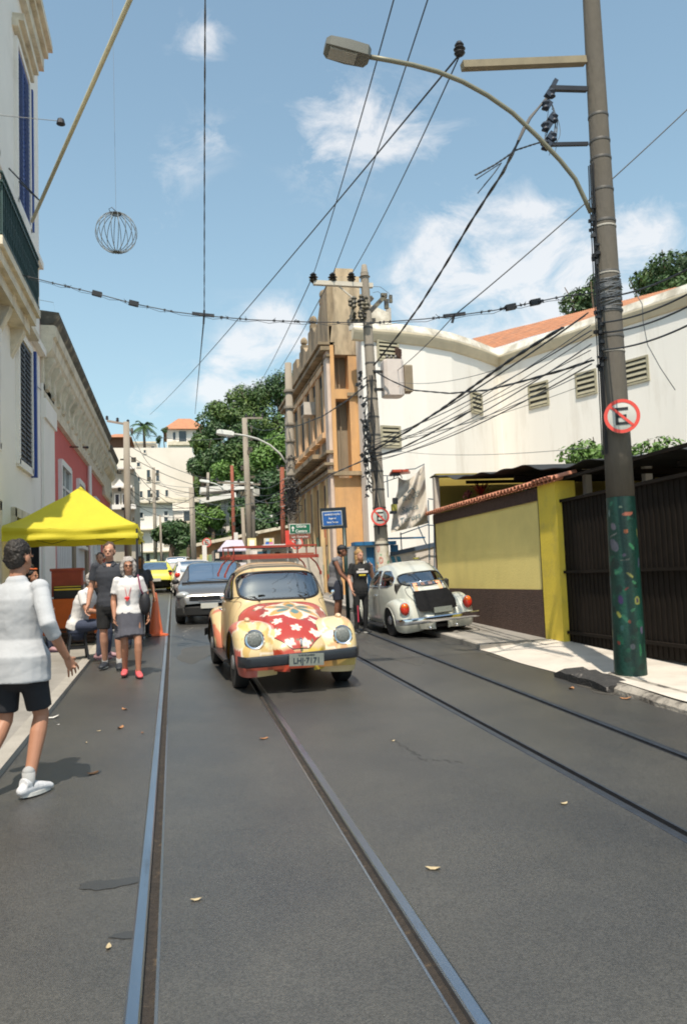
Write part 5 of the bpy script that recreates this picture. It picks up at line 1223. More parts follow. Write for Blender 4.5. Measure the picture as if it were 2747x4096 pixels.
mm.loft(ring); mm.build('tank', mat('tank_paint', (.62,.54,.49), .5, var=.08, c2=(.35,.2,.12), c2lo=.62, c2hi=.72, c2scale=5), t, w=True)
mm = M()
for k in range(7): mm.box(c+V((W_*.5+.03+.028*k, -.02, -.02)), (.012, .34, H_*.72))
mm.box(c+V((W_*.5+.12,0,H_*.36)), (.2,.2,.03)); mm.build('radiator_fin', mat('fin_paint', (.42,.34,.24), .6), t, w=True)
mm = M(); ring = [[V((p.x, 17.8+s_, p.z)) for p in (q2(1538,1560),(q2(1612,1555)),(q2(1600,1578)),(q2(1585,1588)),(q2(1540,1585)))] for s_ in (-.12,.12)]; mm.loft(ring); mm.build('platform', concrete, t, w=True)
mm = M()
for k in range(3): mm.lathe([(.03,0),(.05,.03),(.03,.06),(.045,.09),(.02,.15)], c+V((-.1+.1*k,0,H_*.5)), 8)
mm.beam(c+V((-W_*.5,0,H_*.2)), c+V((-W_*.5-.22,0,H_*.2)), .06,.06); mm.beam(c+V((-W_*.5,0,-H_*.3)), c+V((-W_*.5-.22,0,-H_*.3)), .06,.06); mm.build('bushing', mat('insulator_brown', (.03,.025,.02), .3), t, w=True)
t = thing('cable_tangle', 'tangle of black cables and connectors down the left side of the transformer pole', 'cable bundle', q2(1470,1700))
mm = M(); rng = random.Random(43)
for k in range(70):
    py = 1480+rng.random()*520; px = 1455+(py-1480)*.035+rng.gauss(0,9)-(12 if py < 1600 else 0); mm.box(q2(px, py, 17.7+rng.uniform(-.1,.1)), (rng.uniform(.02,.10), rng.uniform(.03,.08), rng.uniform(.02,.09)), ry=rng.uniform(0,3))
mm.build('connector', black, t, w=True)
mm = M()
for k in range(16):
    y0 = 1470+rng.random()*420; L_ = rng.uniform(60,180); a, b = q2(1470+(y0-1480)*.03, y0, 17.7), q2(1472+(y0+L_-1480)*.03, y0+L_, 17.7); bul = q2(1420+rng.uniform(0,50), y0+L_*.6, 17.6)
    mm.tube([a.lerp(bul, s_).lerp(bul.lerp(b, s_), s_) for s_ in [i/9 for i in range(10)]], rng.uniform(.007,.014), 5)
for k in range(3): mm.tube([q2(1478+k*4+(yy-1500)*.05+4*sin(yy/30+k), yy, 17.72) for yy in range(1500,2160,22)], .012, 5)
mm.build('cable_loop', black, t, w=True)
noparking('small no parking sign on the transformer pole beside the banner', q2(1520,2066,17.62), .205)

# ---- other poles down the street
def farpole(label, px0, py0, px1, D, r0, r1, m, y_end=None, arms=(), gear=0, seed=0, rings=0):
    tp = PY(px0, py0, D); xb = PY(px1, 2200, D).x; base = V((xb, D, gz(D) if D < 56 else gz(56)))
    if y_end: base.z = PY(px1, y_end, D).z
    t = thing('utility_pole', label, 'utility pole', base, 0, 'utility poles down the street'); mm = M(); mm.tube([base, tp], [r0, r1], 12); mm.build('shaft', m, t, w=True, smooth='all')
    if arms:
        mm = M()
        for a in arms: mm.beam(PY(a[0],a[1],D), PY(a[2],a[3],D), .09, .09)
        mm.build('crossarm', polel, t, w=True)
        mm = M()
        for a in arms:
            for s_ in (0,.5,1): mm.lathe([(.03,0),(.08,.05),(.05,.1),(.07,.15),(.02,.2)], PY(a[0]+(a[2]-a[0])*s_, a[1]+(a[3]-a[1])*s_, D)+V((0,0,.04)), 8)
        mm.build('insulator', black, t, w=True)
    if gear:
        mm = M(); rg = random.Random(seed)
        for k in range(gear): z = rg.uniform(.35,.95); c = base.lerp(tp, z); mm.box(c+V((rg.uniform(-.35,.35), rg.uniform(-.2,.2), 0)), (rg.uniform(.05,.25), .12, rg.uniform(.05,.3)))
        mm.build('pole_gear', MATS['gear'], t, w=True)
    if rings:
        mm = M()
        for k in range(rings): c = base.lerp(tp, .3+.65*k/rings); mm.lathe([(r0*1.12,-.05),(r0*1.15,0),(r0*1.12,.05)], c, 12)
        mm.build('band', polel, t, w=True)
    return t, base, tp
farpole('grey concrete pole hard against the far end of the orange facade', 1152, 1452, 1172, 30, .17, .13, polel, rings=9)
farpole('brown pole with pine cone like gear standing by the colonial house', 505, 1688, 512, 38, .17, .14, polel, arms=((428,1683,512,1698),), gear=14, seed=1)
farpole('tall pale pole with crossarms in front of the wooded hill', 978, 1672, 1002, 42, .18, .14, polel, arms=((868,1930,1040,1938),(985,1672,1050,1672)), gear=12, seed=2)
farpole('rusty red post beside the white pavilion', 927, 1862, 936, 50, .12, .10, rustp, gear=2, seed=3)
farpole('rusty red post just left of the grey concrete pole', 1128, 1870, 1130, 40, .13, .11, rustp, arms=((1110,1880,1145,1880),), gear=3, seed=4)
farpole('pale pole rising over the mosaic wall', 765, 1950, 776, 48, .17, .15, polel)
farpole('thin pale pole with banner bracket on the left slope', 832, 1890, 836, 62, .12, .1, polel, y_end=2000)
farpole('white pole beside the kiosk notice board', 970, 2030, 980, 36, .09, .08, polel)
farpole('slim pole with transformer box before the cream apartment block', 614, 1870, 622, 62, .14, .12, polel, gear=10, seed=5)
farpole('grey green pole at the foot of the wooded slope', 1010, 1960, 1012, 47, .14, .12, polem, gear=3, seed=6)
farpole('short grey pole in front of the low apartment block', 640, 2060, 646, 56, .08,.07, polel)
def lamp(label, pts, D, hd, rr):
    t = thing('street_lamp', label, 'street lamp', PY(*pts[0], D), 0, 'street lamps down the street'); mm = M(); mm.tube([PY(a, b, D) for a, b in pts], rr, 8); mm.build('arm', mat('lamp_arm_pale', (.5,.5,.46), .5), t, w=True, smooth='all')
    a, b = PY(*hd[0], D), PY(*hd[1], D); mm = M(); mm.beam(a, b, .30, .13); mm.beam(a.lerp(b,.1), a.lerp(b,.9), .22, .2); mm.build('lamp_head', mat('lamp_pale', (.7,.7,.66), .5), t, w=True)
lamp('curved street lamp arching left from the grey pole over the street', [(1148,1858),(1120,1815),(1080,1780),(1030,1755),(980,1742),(930,1735)], 30, ((935,1737),(866,1728)), .035)
lamp('small far street lamp arching over the pale flats', [(893,1958),(880,1945),(860,1935),(840,1930)], 58, ((838,1928),(798,1922)), .05)
# ---- signs on posts
t = thing('street_name_sign', 'blue and white neighbourhood sign board in a dark frame on a post', 'sign', (3.05, 15.2, gz(15.2)+.0))
sY = 17.6
a, b = PY(1285,2116,sY), PY(1381,2030,sY); cc = V(((a.x+b.x)/2, sY, (a.z+b.z)/2)); W_, H_ = b.x-a.x, b.z-a.z
Rr = rad(-3.5)
mm = M(); mm.box(cc, (W_+.02, .07, H_), ry=Rr*.6); mm.build('frame', mat('sign_frame', (.012,.018,.025), .4), t, w=True)
mm = M(); mm.box(cc+V((-.035,-.037,-.008)), (W_*.80,.012,H_*.72), ry=Rr*.6); mm.build('border', signw, t, w=True)
mm = M(); mm.box(cc+V((-.035,-.045,-.008)), (W_*.75,.012,H_*.64), ry=Rr*.6); mm.build('blue_panel', mat('sign_blue', (.015,.10,.34), .5), t, w=True)
wt = mat('letter_white', (.78,.76,.72), .5)
for s_, dz, sz in (('ADMINISTRAÇÃO', .085, .048), ('Regional', .0, .052), ('Santa Teresa', -.085, .052)):
    text(s_, 'lettering', sz, wt, t, cc+V((-.035,-.054,dz-.008)), (rad(90), Rr*.6, 0), bold=.0008, w=True, sx=.92)
mm = M(); pa = PY(1376,2112,sY); mm.tube([pa, V((pa.x+.02, sY, gz(sY)))], .045, 10); mm.build('post', mat('post_green', (.008,.03,.028), .4), t, w=True, smooth='all')
gD = 26
a, b = PY(1158,2135,gD), PY(1240,2095,gD); cc = V(((a.x+b.x)/2, gD, (a.z+b.z)/2)); W_, H_ = b.x-a.x, b.z-a.z
t = thing('direction_sign', 'green direction sign with brown strip below it', 'sign', (cc.x, gD, gz(gD)))
mm = M(); mm.box(cc, (W_,.04,H_)); mm.build('border', wt, t, w=True); mm = M(); mm.box(cc+V((0,-.006,0)), (W_-.03,.04,H_-.03)); mm.build('green_panel', mat('sign_green', (.006,.12,.06), .5), t, w=True)
text('Glória', 'lettering', .13, wt, t, cc+V((.04,-.03,.075)), (rad(90),0,0), w=True, bold=.002); text('Centro', 'lettering', .13, wt, t, cc+V((.04,-.03,-.08)), (rad(90),0,0), w=True, bold=.002)
mm = M(); mm.box(cc+V((-.23,-.03,-.03)), (.035,.01,.11)); mm.poly([cc+V((-.29,-.03,.01)), cc+V((-.17,-.03,.01)), cc+V((-.23,-.03,.09))], (0,-.01,0)); mm.build('arrow', wt, t, w=True)
a2, b2 = PY(1158,2157,gD), PY(1240,2137,gD); c2_ = V(((a2.x+b2.x)/2, gD, (a2.z+b2.z)/2)); mm = M(); mm.box(c2_, (W_,.04,b2.z-a2.z)); mm.build('brown_panel', mat('sign_brown', (.22,.07,.045), .5), t, w=True)
text('Lgo. Guimarães', 'lettering', .085, wt, t, c2_+V((0,-.03,0)), (rad(90),0,0), w=True)
mm = M(); mm.tube([(cc.x-.1, gD+.06, gz(gD)), (cc.x-.1, gD+.06, cc.z+.1)], .035, 8); mm.build('post', galv, t, w=True)
noparking('no parking sign low beside the green direction sign', PY(1186,2172,27.5), .22)
noparking('faint far no parking sign over the mosaic wall', PY(827,2170,45), .25)
# ---- cloth banner
t = thing('cloth_banner', 'sagging grey cloth banner with faded lettering tied beside the pole', 'banner', PY(1640,2000,18.2))
bd = mat('banner_cloth', (.50,.45,.38), .95, var=.1, scale=4, bump=.4, bscale=5, c2=(.45,.42,.42), c2lo=.5, c2hi=.7, c2scale=1.6)
lft = [(1592,1905),(1592,1935),(1590,1965),(1580,1995),(1573,2030),(1570,2065),(1566,2100),(1562,2130)]; rgt = [(1697,1856),(1699,1890),(1701,1930),(1703,1970),(1706,2010),(1709,2050),(1711,2080),(1713,2092)]
def bf(u, v):
    k = v*7; i = min(6, int(k)); f = k-i
    l = [lft[i][j]+(lft[i+1][j]-lft[i][j])*f for j in (0,1)]; r_ = [rgt[i][j]+(rgt[i+1][j]-rgt[i][j])*f for j in (0,1)]
    x = l[0]+(r_[0]-l[0])*u; y = l[1]+(r_[1]-l[1])*u
    y += (1-v)**2*4*u*(1-u)*42*(1-.55*u) + v*v*(u*(1-u))*4*2
    return PY(x, y, 18.2+.07*sin(u*9+v*4)+.05*sin(v*11+u*3)+.05*sin((u+v)*15))
mm = M(); mm.grid(bf, 40, 40); mm.build('cloth', bd, t, w=True, smooth='all')
ink = mat('banner_ink', (.10,.15,.17), .9, var=.3, scale=20)
def bantext(s_, u0, v0, du, dv, n_, sz):
    c = bpy.data.curves.new('x','FONT'); c.body = s_; c.size = 1; c.resolution_u = 3; o = bpy.data.objects.new('x', c); COL.objects.link(o)
    me = bpy.data.meshes.new_from_object(o.evaluated_get(bpy.context.evaluated_depsgraph_get())); bpy.data.objects.remove(o)
    xs_ = [v.co.x for v in me.vertices]; w_ = max(xs_); mm = M()
    vs = [bf(min(.99,max(.01,u0+du*v.co.x/w_)), min(.99,max(.01,v0-v.co.y*sz+dv*v.co.x/w_)))-V((0,.03,0)) for v in me.vertices]
    mm.add(vs, [tuple(p.vertices) for p in me.polygons]); mm.build('lettering', ink, t, w=True, fix=False)
bantext('BLOCO', .22, .46, .55, -.02, 0, .15); bantext('Santa', .24, .66, .5, -.03, 0, .13); bantext('Teresa', .2, .86, .6, -.08, 0, .15)
mm = M(); mm.tube([bf(.35+.3*s_, .30-.09*sin(pi*s_)+.06*s_)-V((0,.03,0)) for s_ in [i/10 for i in range(11)]], .012, 4); mm.build('arc_mark', ink, t, w=True)
mm = M(); mm.tube([PY(1697,1856,18.2), PY(1660,1875,18.2), PY(1620,1878,18.2)], .012, 5); mm.tube([PY(1525,1902,18.1), PY(1570,1903,18.2)], .01, 5); mm.tube([PY(1525,1932,18.1), PY(1590,1910,18.2)], .01, 5); mm.build('tie_rope', mat('rope_blue', (.05,.08,.11), .8), t, w=True)
t = thing('lamp_hood', 'small red and black hood hanging over the top corner of the banner', 'lamp hood', PY(1590,1890,18.1))
mm = M(); p = [PY(1568,1878,17.9), PY(1632,1877,17.9), PY(1640,1886,18.3), PY(1556,1896,18.3)]; mm.poly(p, (0,0,-.05)); mm.build('hood', mat('red_lacquer', (.50,.07,.03), .4), t, w=True)
mm = M(); mm.box(PY(1580,1898,18.1), (.18,.2,.06)); mm.tube([PY(1590,1900,18.1)+V((.10*cos(a),0,.10*sin(a)-.08)) for a in [pi*i/6 for i in range(7)]], .012, 5); mm.build('lantern_frame', dkmetal, t, w=True)
t = thing('traffic_signal', 'small dark and yellow signal box hung behind the banner edge', 'signal', PY(1575,2010,18.0))
mm = M(); mm.box(PY(1580,2004,18.0), (.10,.12,.14)); mm.box(PY(1572,2050,18.0), (.14,.12,.06)); mm.build('housing', dkmetal, t, w=True); mm = M(); mm.box(PY(1576,2030,18.0), (.12,.1,.15)); mm.build('yellow_housing', mat('dull_yellow', (.30,.27,.05), .6), t, w=True)

# ---- hanging wire sphere
c = PY(465, 930, 12); R_ = .297; t = thing('wire_globe', 'openwork wire sphere hanging on a thin thread over the street', 'hanging ornament', c)
mm = M()
for k in range(9):
    a = pi*k/9; mm.tube([V((R_*sin(s_)*cos(a), R_*sin(s_)*sin(a), R_*cos(s_))) for s_ in [2*pi*i/40 for i in range(40)]], .0055, 5, closed=True)
mm.build('cage', mat('wire_grey', (.16,.18,.19), .5, metal=.5), t, smooth='all')
mm = M(); mm.tube([V((.07*cos(a), .07*sin(a), R_-.01)) for a in [2*pi*i/20 for i in range(20)]], .009, 5, closed=True); mm.tube([V((.04*cos(a), .04*sin(a), -R_+.005)) for a in [2*pi*i/20 for i in range(20)]], .009, 5, closed=True)
mm.tube([(-.07,0,R_), (-.1,0,R_+.06), (-.06,0,R_+.09), (0,0,R_+.03)], .006, 4); mm.build('end_ring', dkmetal, t, smooth='all')
mm = M(); mm.tube([(0,0,R_), PY(450,0,12)-c+V((0,0,.5))], .0028, 4); mm.build('thread', wireg, t)

# ---- wires
def wire(label, a, b, r=.011, s_=.15, m=None, cat='overhead wire', n=16, name='overhead_wire'):
    return tubeobj(name, sag(a, b, s_, n), r, m or wirem, label=label, cat=cat, group='overhead wires', n=5)
T = V((0,0,.12))
insA, insB, insC = q2(1253,1098), q2(1330,1098), q2(1405,1096)
def up(px, py, y): return PY(px, py, y)
wire('high wire from the left insulator of the far crossarm up past the lamp head', insA, up(1590,-60,8.3), .009, .1)
wire('high wire from the middle insulator of the far crossarm up across the lamp arm', insB, up(1722,-40,8.3), .009, .1)
wire('high wire from the right insulator of the far crossarm to the black insulator', insC, q1(1836,225), .009, .12)
wire('long wire from the black insulator down to the far skyline', q1(1830,225), PY(600,1658,60), .012, .25, n=30)
wire('high wire continuing down the street from the left insulator', insA, PY(1020,1560,52), .012, .2)
wire('high wire continuing down the street from the middle insulator', insB, PY(1085,1520,52), .012, .2)
def thick(label, pts, r, m=None, tw=True):
    t = thing('twisted_cable', label, 'overhead cable', pts[0], 0, 'overhead wires'); P2 = resample(pts, 60); mm = M()
    for q in (0, pi): mm.tube([p+V((r*.6*cos(i*.9+q), r*.4*sin(i*.9+q), r*.6*sin(i*.9+q))) for i, p in enumerate(P2)], r, 5)
    mm.build('strand', m or wirem, t, w=True); return t
a, b = q1(2150,400), q2(1490,1465)
thick('thick twisted cable sweeping from the cable rack down to the transformer pole', [q1(2185,392), q1(2110,480), q1(2060,590)] + [PY(px, py, yy) for px, py, yy in ((2010,690,9.4),(1950,780,10.1),(1880,890,11),(1780,1060,12.4),(1680,1220,14),(1600,1330,15.6),(1540,1405,16.8),(1495,1460,17.6))], .014)
thick('short cable hanging loose from the twisted cable', [q1(2185,560), q1(2120,580), q1(2060,600), q1(2020,630), q1(1975,660), q1(1900,700)], .008)
for k, (px, py) in enumerate(((1905,715),(1910,772),(1935,740))): tubeobj('loose_end', [q1(2005,650), q1((2005+px)/2+8, (650+py)/2-6), q1(px,py)], .006, wirem, label=['long frayed wire end off the twisted cable', 'lowest frayed wire end off the twisted cable', 'middle frayed wire end off the twisted cable'][k], cat='cable')
# diagonal wire behind/at the right, from off-frame top right to the span wire
wire('straight wire rising right behind the painted pole to the frame edge', PY(1815,1262,12), PY(2900,290,11), .010, .08)
wire('same straight wire going on down past the vent window', PY(1815,1262,12), PY(1590,1480,17.6), .008, .05)
# transverse tram span wire
SP = [(90,1100),(200,1128),(380,1172),(540,1215),(700,1247),(820,1262),(1000,1278),(1250,1288),(1500,1290),(1700,1275),(1820,1262),(1980,1240),(2140,1208),(2250,1185),(2370,1170)]
SD = lambda px: 14.0-(px-90)/2280*4.6
t = thing('tram_span_wire', 'span wire with block insulators strung right across the street', 'span wire', PX(90,1100,LX), 0)
mm = M(); pts = [PY(px, py, SD(px)) for px, py in SP]; mm.tube(pts, .008, 5)
pts2 = [p+V((0,.0,-.045*abs(sin(i*1.9)))) for i, p in enumerate(resample(pts, 50))]; mm.tube(pts2, .004, 4); mm.build('wire', wirem, t, w=True)
def bead(px, D=None):
    for (x0,y0),(x1,y1) in zip(SP, SP[1:]):
        if x0 <= px <= x1: py = y0+(y1-y0)*(px-x0)/(x1-x0)
    return px, py
mm = M()
for px in (388, 535, 2042, 2140):
    x, y = bead(px); a, b = PY(x-19, bead(x-19)[1], SD(x)), PY(x+19, bead(x+19)[1], SD(x)); mm.beam(a, b, .07, .075)
mm.build('block_insulator', black, t, w=True)
mm = M()
for px in (790, 835, 1795, 1838): x, y = bead(px); a, b = PY(x-22, bead(x-22)[1]-3, SD(x)), PY(x+22, bead(x+22)[1]-3, SD(x)); mm.beam(a, b, .035, .045)
mm.beam(PY(817,1240,SD(817)), PY(814,1295,SD(814)), .02,.03); mm.beam(PY(1815,1262,SD(1815)), PY(1808,1290,SD(1815)), .03,.03); mm.build('clamp_bar', dkmetal, t, w=True)
mm = M(); rng = random.Random(51)
for k in range(44):
    px = rng.choice([rng.uniform(100,760), rng.uniform(1700,2250), rng.uniform(880,1650)]); x, y = bead(px); c = PY(x, y, SD(x)); mm.box(c, (.03,.02,.03), ry=rng.uniform(0,3)); mm.tube([c, c+V((rng.uniform(-.05,.05),0,rng.choice([-1,1])*rng.uniform(.02,.05)))], .004, 4)
mm.build('wire_knot', wirem, t, w=True)
# tram contact wire
cw = PY(817,1262,SD(817))
thick('double tram contact wire dropping straight down the sky to the far end of the street', [PY(821,-60,6.0), PY(818,600,8.6), cw], .0055)
tubeobj('contact_wire', [cw, PY(802,1420,20), PY(780,1655,44)], .012, wirem, label='tram contact wire running away from the span wire over the left track', cat='overhead wire', n=5)
# bundle between the two poles
L1 = [((2352,1250),(1478,1790)),((2362,1300),(1480,1810)),((2366,1340),(1482,1800)),((2366,1375),(1484,1830)),((2362,1400),(1484,1790)),((2366,1430),(1486,1850)),((2366,1455),(1488,1840)),((2362,1480),(1486,1765)),((2340,1262),(1486,1785)),((2366,1320),(1490,1760))]
wn = ['topmost', 'second', 'third', 'fourth', 'fifth', 'sixth', 'seventh', 'lowest', 'thin upper', 'loose upper']
for k, (p, q) in enumerate(L1):
    wire(wn[k]+' telephone wire of the bundle between the painted pole and the transformer pole', PY(*p, 8.5), PY(*q, 17.8), .006 if k % 3 else .009, .12+.03*(k % 4), wirem if k % 2 == 0 else wireg)
thick('heavy bundled cable slanting across the white wall under the tiled roof', [PY(2250,1310,9.4), PY(2150,1370,10.2), PY(2040,1440,11.2), PY(1900,1540,13), PY(1760,1640,15), PY(1630,1725,16.8), PY(1495,1800,17.7)], .017)
thick('dark lower cable running across the vents to the transformer pole', [PY(2372,1440,8.5), PY(2250,1480,9.2), PY(2100,1522,10.4), PY(1950,1560,12), PY(1800,1573,14.2), PY(1650,1560,16.4), PY(1560,1520,17.4), PY(1490,1480,17.8)], .012)
thick('sagging black cable low over the white wall', [PY(1880,1645,13), PY(1800,1690,14.2), PY(1700,1745,15.6), PY(1600,1795,17), PY(1480,1830,17.8), PY(1330,1895,22), PY(1200,1985,28.5)], .013)
thick('black cable looping across the orange facade to the grey pole', [PY(1470,1535,17.8), PY(1390,1600,20), PY(1290,1665,24), PY(1200,1700,28), PY(1155,1712,29.8)], .013)
wire('thin wire sagging level across the white wall left of the vents', PY(1590,1528,17.8), PY(2005,1470,12), .006, .12, wireg)
wire('faint wire dipping from the lower vent to the right', PY(1600,1745,17.8), PY(2320,1545,9), .004, .1, wireg)
wire('faint lowest wire over the white wall above the carport', PY(1560,1800,17.8), PY(2360,1790,8.6), .004, .1, wireg)
for k, (p, q) in enumerate((((2400,1190),(2750,1075)),((2400,1290),(2750,1175)),((2405,1330),(2750,1225)),((2405,1398),(2750,1300)))):
    wire(['uppermost', 'second', 'third', 'lowest'][k]+' cable leaving the painted pole towards the right edge', PY(*p, 8.5), PY(*q, 6.2), .010, .05)
tubeobj('drop_cable', [PY(px, py, 8.3) for px, py in ((2540,1170),(2568,1215),(2572,1290),(2590,1380),(2640,1470),(2700,1560))], .005, wireg, label='thin cable hanging in a curve right of the painted pole', cat='cable', n=5)
# distant web of wires
rng = random.Random(61); names_ = 0
E_ = [((512,1780,38),(1000,1930,42)),((512,1820,38),(1000,1960,42)),((512,1850,38),(776,2030,48)),((512,1890,38),(930,1980,50)),((505,1720,38),(985,1735,42)),((515,1960,38),(620,1985,62)),((515,2000,38),(776,2055,48)),((515,2020,38),(1000,1975,42)),
      ((1000,1930,42),(1160,1890,30)),((1000,1960,42),(1162,1930,30)),((1000,1985,42),(1165,1985,30)),((1005,2010,42),(1165,2005,30)),((936,2010,50),(1165,2025,30)),((776,2010,48),(936,1990,50)),((776,2040,48),(1005,2030,42)),((985,1690,42),(1158,1680,30)),((985,1735,42),(1158,1700,30)),
      ((622,1960,62),(776,2000,48)),((622,1900,62),(776,1960,48)),((512,1700,38),(622,1880,62)),((622,1930,62),(936,1925,50)),((776,2100,48),(1008,2060,42)),((1008,2060,42),(1165,2045,30)),((620,2010,62),(1000,2000,42)),((700,1975,60),(1000,1915,42)),((512,1950,38),(776,1985,48)),((776,1990,48),(1165,1955,30))]
PN = [(512,'the brown geared pole'),(1000,'the tall crossarm pole'),(776,'the mosaic wall pole'),(932,'the rusty pavilion post'),(1162,'the grey facade pole'),(620,'the slim transformer pole')]; cnt_ = {}; OW = ['a thin', 'another thin', 'a third thin', 'a fourth thin', 'a fifth thin', 'a sixth thin', 'a seventh thin']
for k, (p, q) in enumerate(E_):
    nm_ = [min(PN, key=lambda z_: abs(z_[0]-q_[0]))[1] for q_ in (p, q)]; key_ = tuple(nm_); cnt_[key_] = cnt_.get(key_, 0)+1
    o = wire(OW[cnt_[key_]-1]+' wire from '+nm_[0]+' to '+nm_[1], PY(p[0], p[1], p[2]), PY(q[0], q[1], q[2]), .014, rng.uniform(.2,.8), wirem if k % 2 else wireg); o['group'] = 'web of wires between the far poles'
t = thing('wire_box', 'white electrical box among the wires beside the pavilion', 'electrical box', PY(1024,1970,42)); mm = M(); mm.box(PY(1024,1970,42), (.32,.3,.36)); mm.build('box', signw, t, w=True)
t = thing('cable_tangle', 'dark tangle of cables on the grey pole at the orange facade', 'cable bundle', PY(1165,2000,30)); mm = M(); rng = random.Random(71)
for k in range(30):
    c = PY(1165+rng.gauss(0,10), 1990+rng.gauss(0,38), 29.8); mm.tube([c+V((rng.uniform(.08,.3)*cos(a), .05*sin(a*2), rng.uniform(.08,.3)*sin(a))) for a in [2*pi*i/12 for i in range(12)]], .016, 4, closed=True)
mm.build('cable_loop', black, t, w=True)
# ================================================================= CARS
def carsurf(ys, secfn, nt):
    """rows of half-section points mirrored: returns verts, faces (grid closed over the top)"""
    rows = []
    for y in ys:
        h = resample([V((x, y, z)) for x, z in secfn(y)], nt+1)
        full = h + [V((-p.x, p.y, p.z)) for p in h[-2::-1]]
        rows.append(full)
    return rows
def split(rows, rule, caps=True):
    """sort the faces of a surface into named parts by rule(centre, normal)"""
    n = len(rows[0]); out = {}
    for i in range(len(rows)-1):
        for j in range(n-1):
            q = (rows[i][j], rows[i+1][j], rows[i+1][j+1], rows[i][j+1]); c = (q[0]+q[1]+q[2]+q[3])/4
            nn_ = (q[2]-q[0]).cross(q[3]-q[1]); k = rule(c, nn_)
            if k is None: continue
            out.setdefault(k, []).append((i*n+j, (i+1)*n+j, (i+1)*n+j+1, i*n+j+1))
    return out
def submesh(rows, faces):
    vs = [p for r in rows for p in r]; used = {}; v2 = []; f2 = []
    for f in faces:
        g = []
        for i in f:
            if i not in used: used[i] = len(v2); v2.append(vs[i])
            g.append(used[i])
        f2.append(tuple(g))
    mm = M(); mm.add(v2, f2); return mm
def loops(mm):
    e = {}
    for f in mm.f:
        for a, b in zip(f, f[1:]+f[:1]): e[(a, b)] = e.get((a, b), 0)+1
    bd = {}
    for (a, b) in e:
        if (b, a) not in e: bd.setdefault(a, []).append(b)
    out = []
    while bd:
        s_ = next(iter(bd)); lp = [s_]; c = s_
        while c in bd:
            nx = bd[c].pop()
            if not bd[c]: del bd[c]
            c = nx
            if c == s_: break
            lp.append(c)
        if len(lp) > 8: out.append([mm.v[i] for i in lp])
    return out
def smoothloop(lp, it=10):
    for _ in range(it): lp = [(lp[i-1]+lp[i]*2+lp[(i+1) % len(lp)])/4 for i in range(len(lp))]
    return lp
def seal(mm, r, it=14, n=90):
    t = M()
    for lp in loops(mm): t.tube(resample(smoothloop(lp, it), n, True), r, 6, closed=True)
    return t
def wheel(parent, x, y, r, wd, side, hub='steel', steer=0, rimm=None):
    w_ = bpy.data.objects.new('wheel', None); COL.objects.link(w_); w_.parent = parent; w_.location = (x, y, r); w_.rotation_euler = (0, 0, steer); h = wd/2
    mm = M(); mm.lathe([(r*.62,-h*.9),(r*.78,-h),(r*.93,-h),(r*.99,-h*.75),(r,-h*.4),(r,h*.4),(r*.99,h*.75),(r*.93,h),(r*.78,h),(r*.62,h*.9)], n=36, axis='X'); mm.build('tyre', rubber, w_, smooth=40)
    o = side*h; s_ = side; mm = M()
    if hub == 'steel': pr = [(r*.66,o*.85),(r*.60,o*.55),(r*.5,o*.6),(r*.40,o*.75),(r*.28,o*.9),(r*.24,o*1.12),(r*.1,o*1.2),(.001,o*1.22)]
    else: pr = [(r*.68,o*.9),(r*.62,o*.7),(r*.3,o*.8),(r*.12,o*.95),(.001,o)]
    mm.lathe([(r*.66,-o*.85)]+pr, n=28, axis='X'); mm.build('rim', rimm or galv, w_, smooth=30)
    if hub != 'steel':
        mm = M()
        for k in range(6): a = 2*pi*k/6; mm.beam((o*.97, 0, 0), (o*.92, cos(a)*r*.62, sin(a)*r*.62), r*.13, .02)
        mm.build('spoke', rimm or galv, w_)
    return w_

# ---------------------------------------------------------------- rounded classic car
def cl_sections():
    T = [(-1.98,.40),(-1.93,.50),(-1.82,.66),(-1.62,.87),(-1.35,1.10),(-1.0,1.305),(-.6,1.44),(-.2,1.495),(.1,1.475),(.28,1.405),(.42,1.285),(.55,1.12),(.67,.985),(.82,.955),(1.05,.925),(1.3,.865),(1.55,.765),(1.72,.66),(1.82,.55),(1.87,.42)]
    W = [(-1.98,.12),(-1.93,.22),(-1.82,.31),(-1.62,.42),(-1.35,.52),(-1.0,.60),(-.5,.665),(0,.68),(.45,.67),(.75,.64),(1.0,.58),(1.3,.50),(1.55,.41),(1.72,.33),(1.82,.25),(1.87,.15)]
    NE = [(-2,2.3),(-1.4,2.6),(-.8,3.6),(.2,4.8),(.65,5.0),(.75,3.4),(1.1,2.6),(2,2.2)]
    ME = [(-2,2.0),(-.8,2.2),(.2,2.35),(.6,2.4),(.75,2.1),(1.1,1.9),(2,1.9)]
    def sec(y):
        zt, w_, n_, m_ = interp(T, y), interp(W, y), interp(NE, y), interp(ME, y); z0 = min(.50, zt-.06); h = zt-z0; zb_ = min(.25, z0-.03)
        pts = [(w_*.93, zb_), (w_*.99, (zb_+z0)/2)]
        for k in range(41):
            a = pi/2*k/40; cx_, sx_ = max(0, cos(a)), max(0, sin(a)); pts.append((w_*cx_**(2/n_), z0+h*sx_**(2/m_)))
        return pts
    return sec
CLSEC = cl_sections()
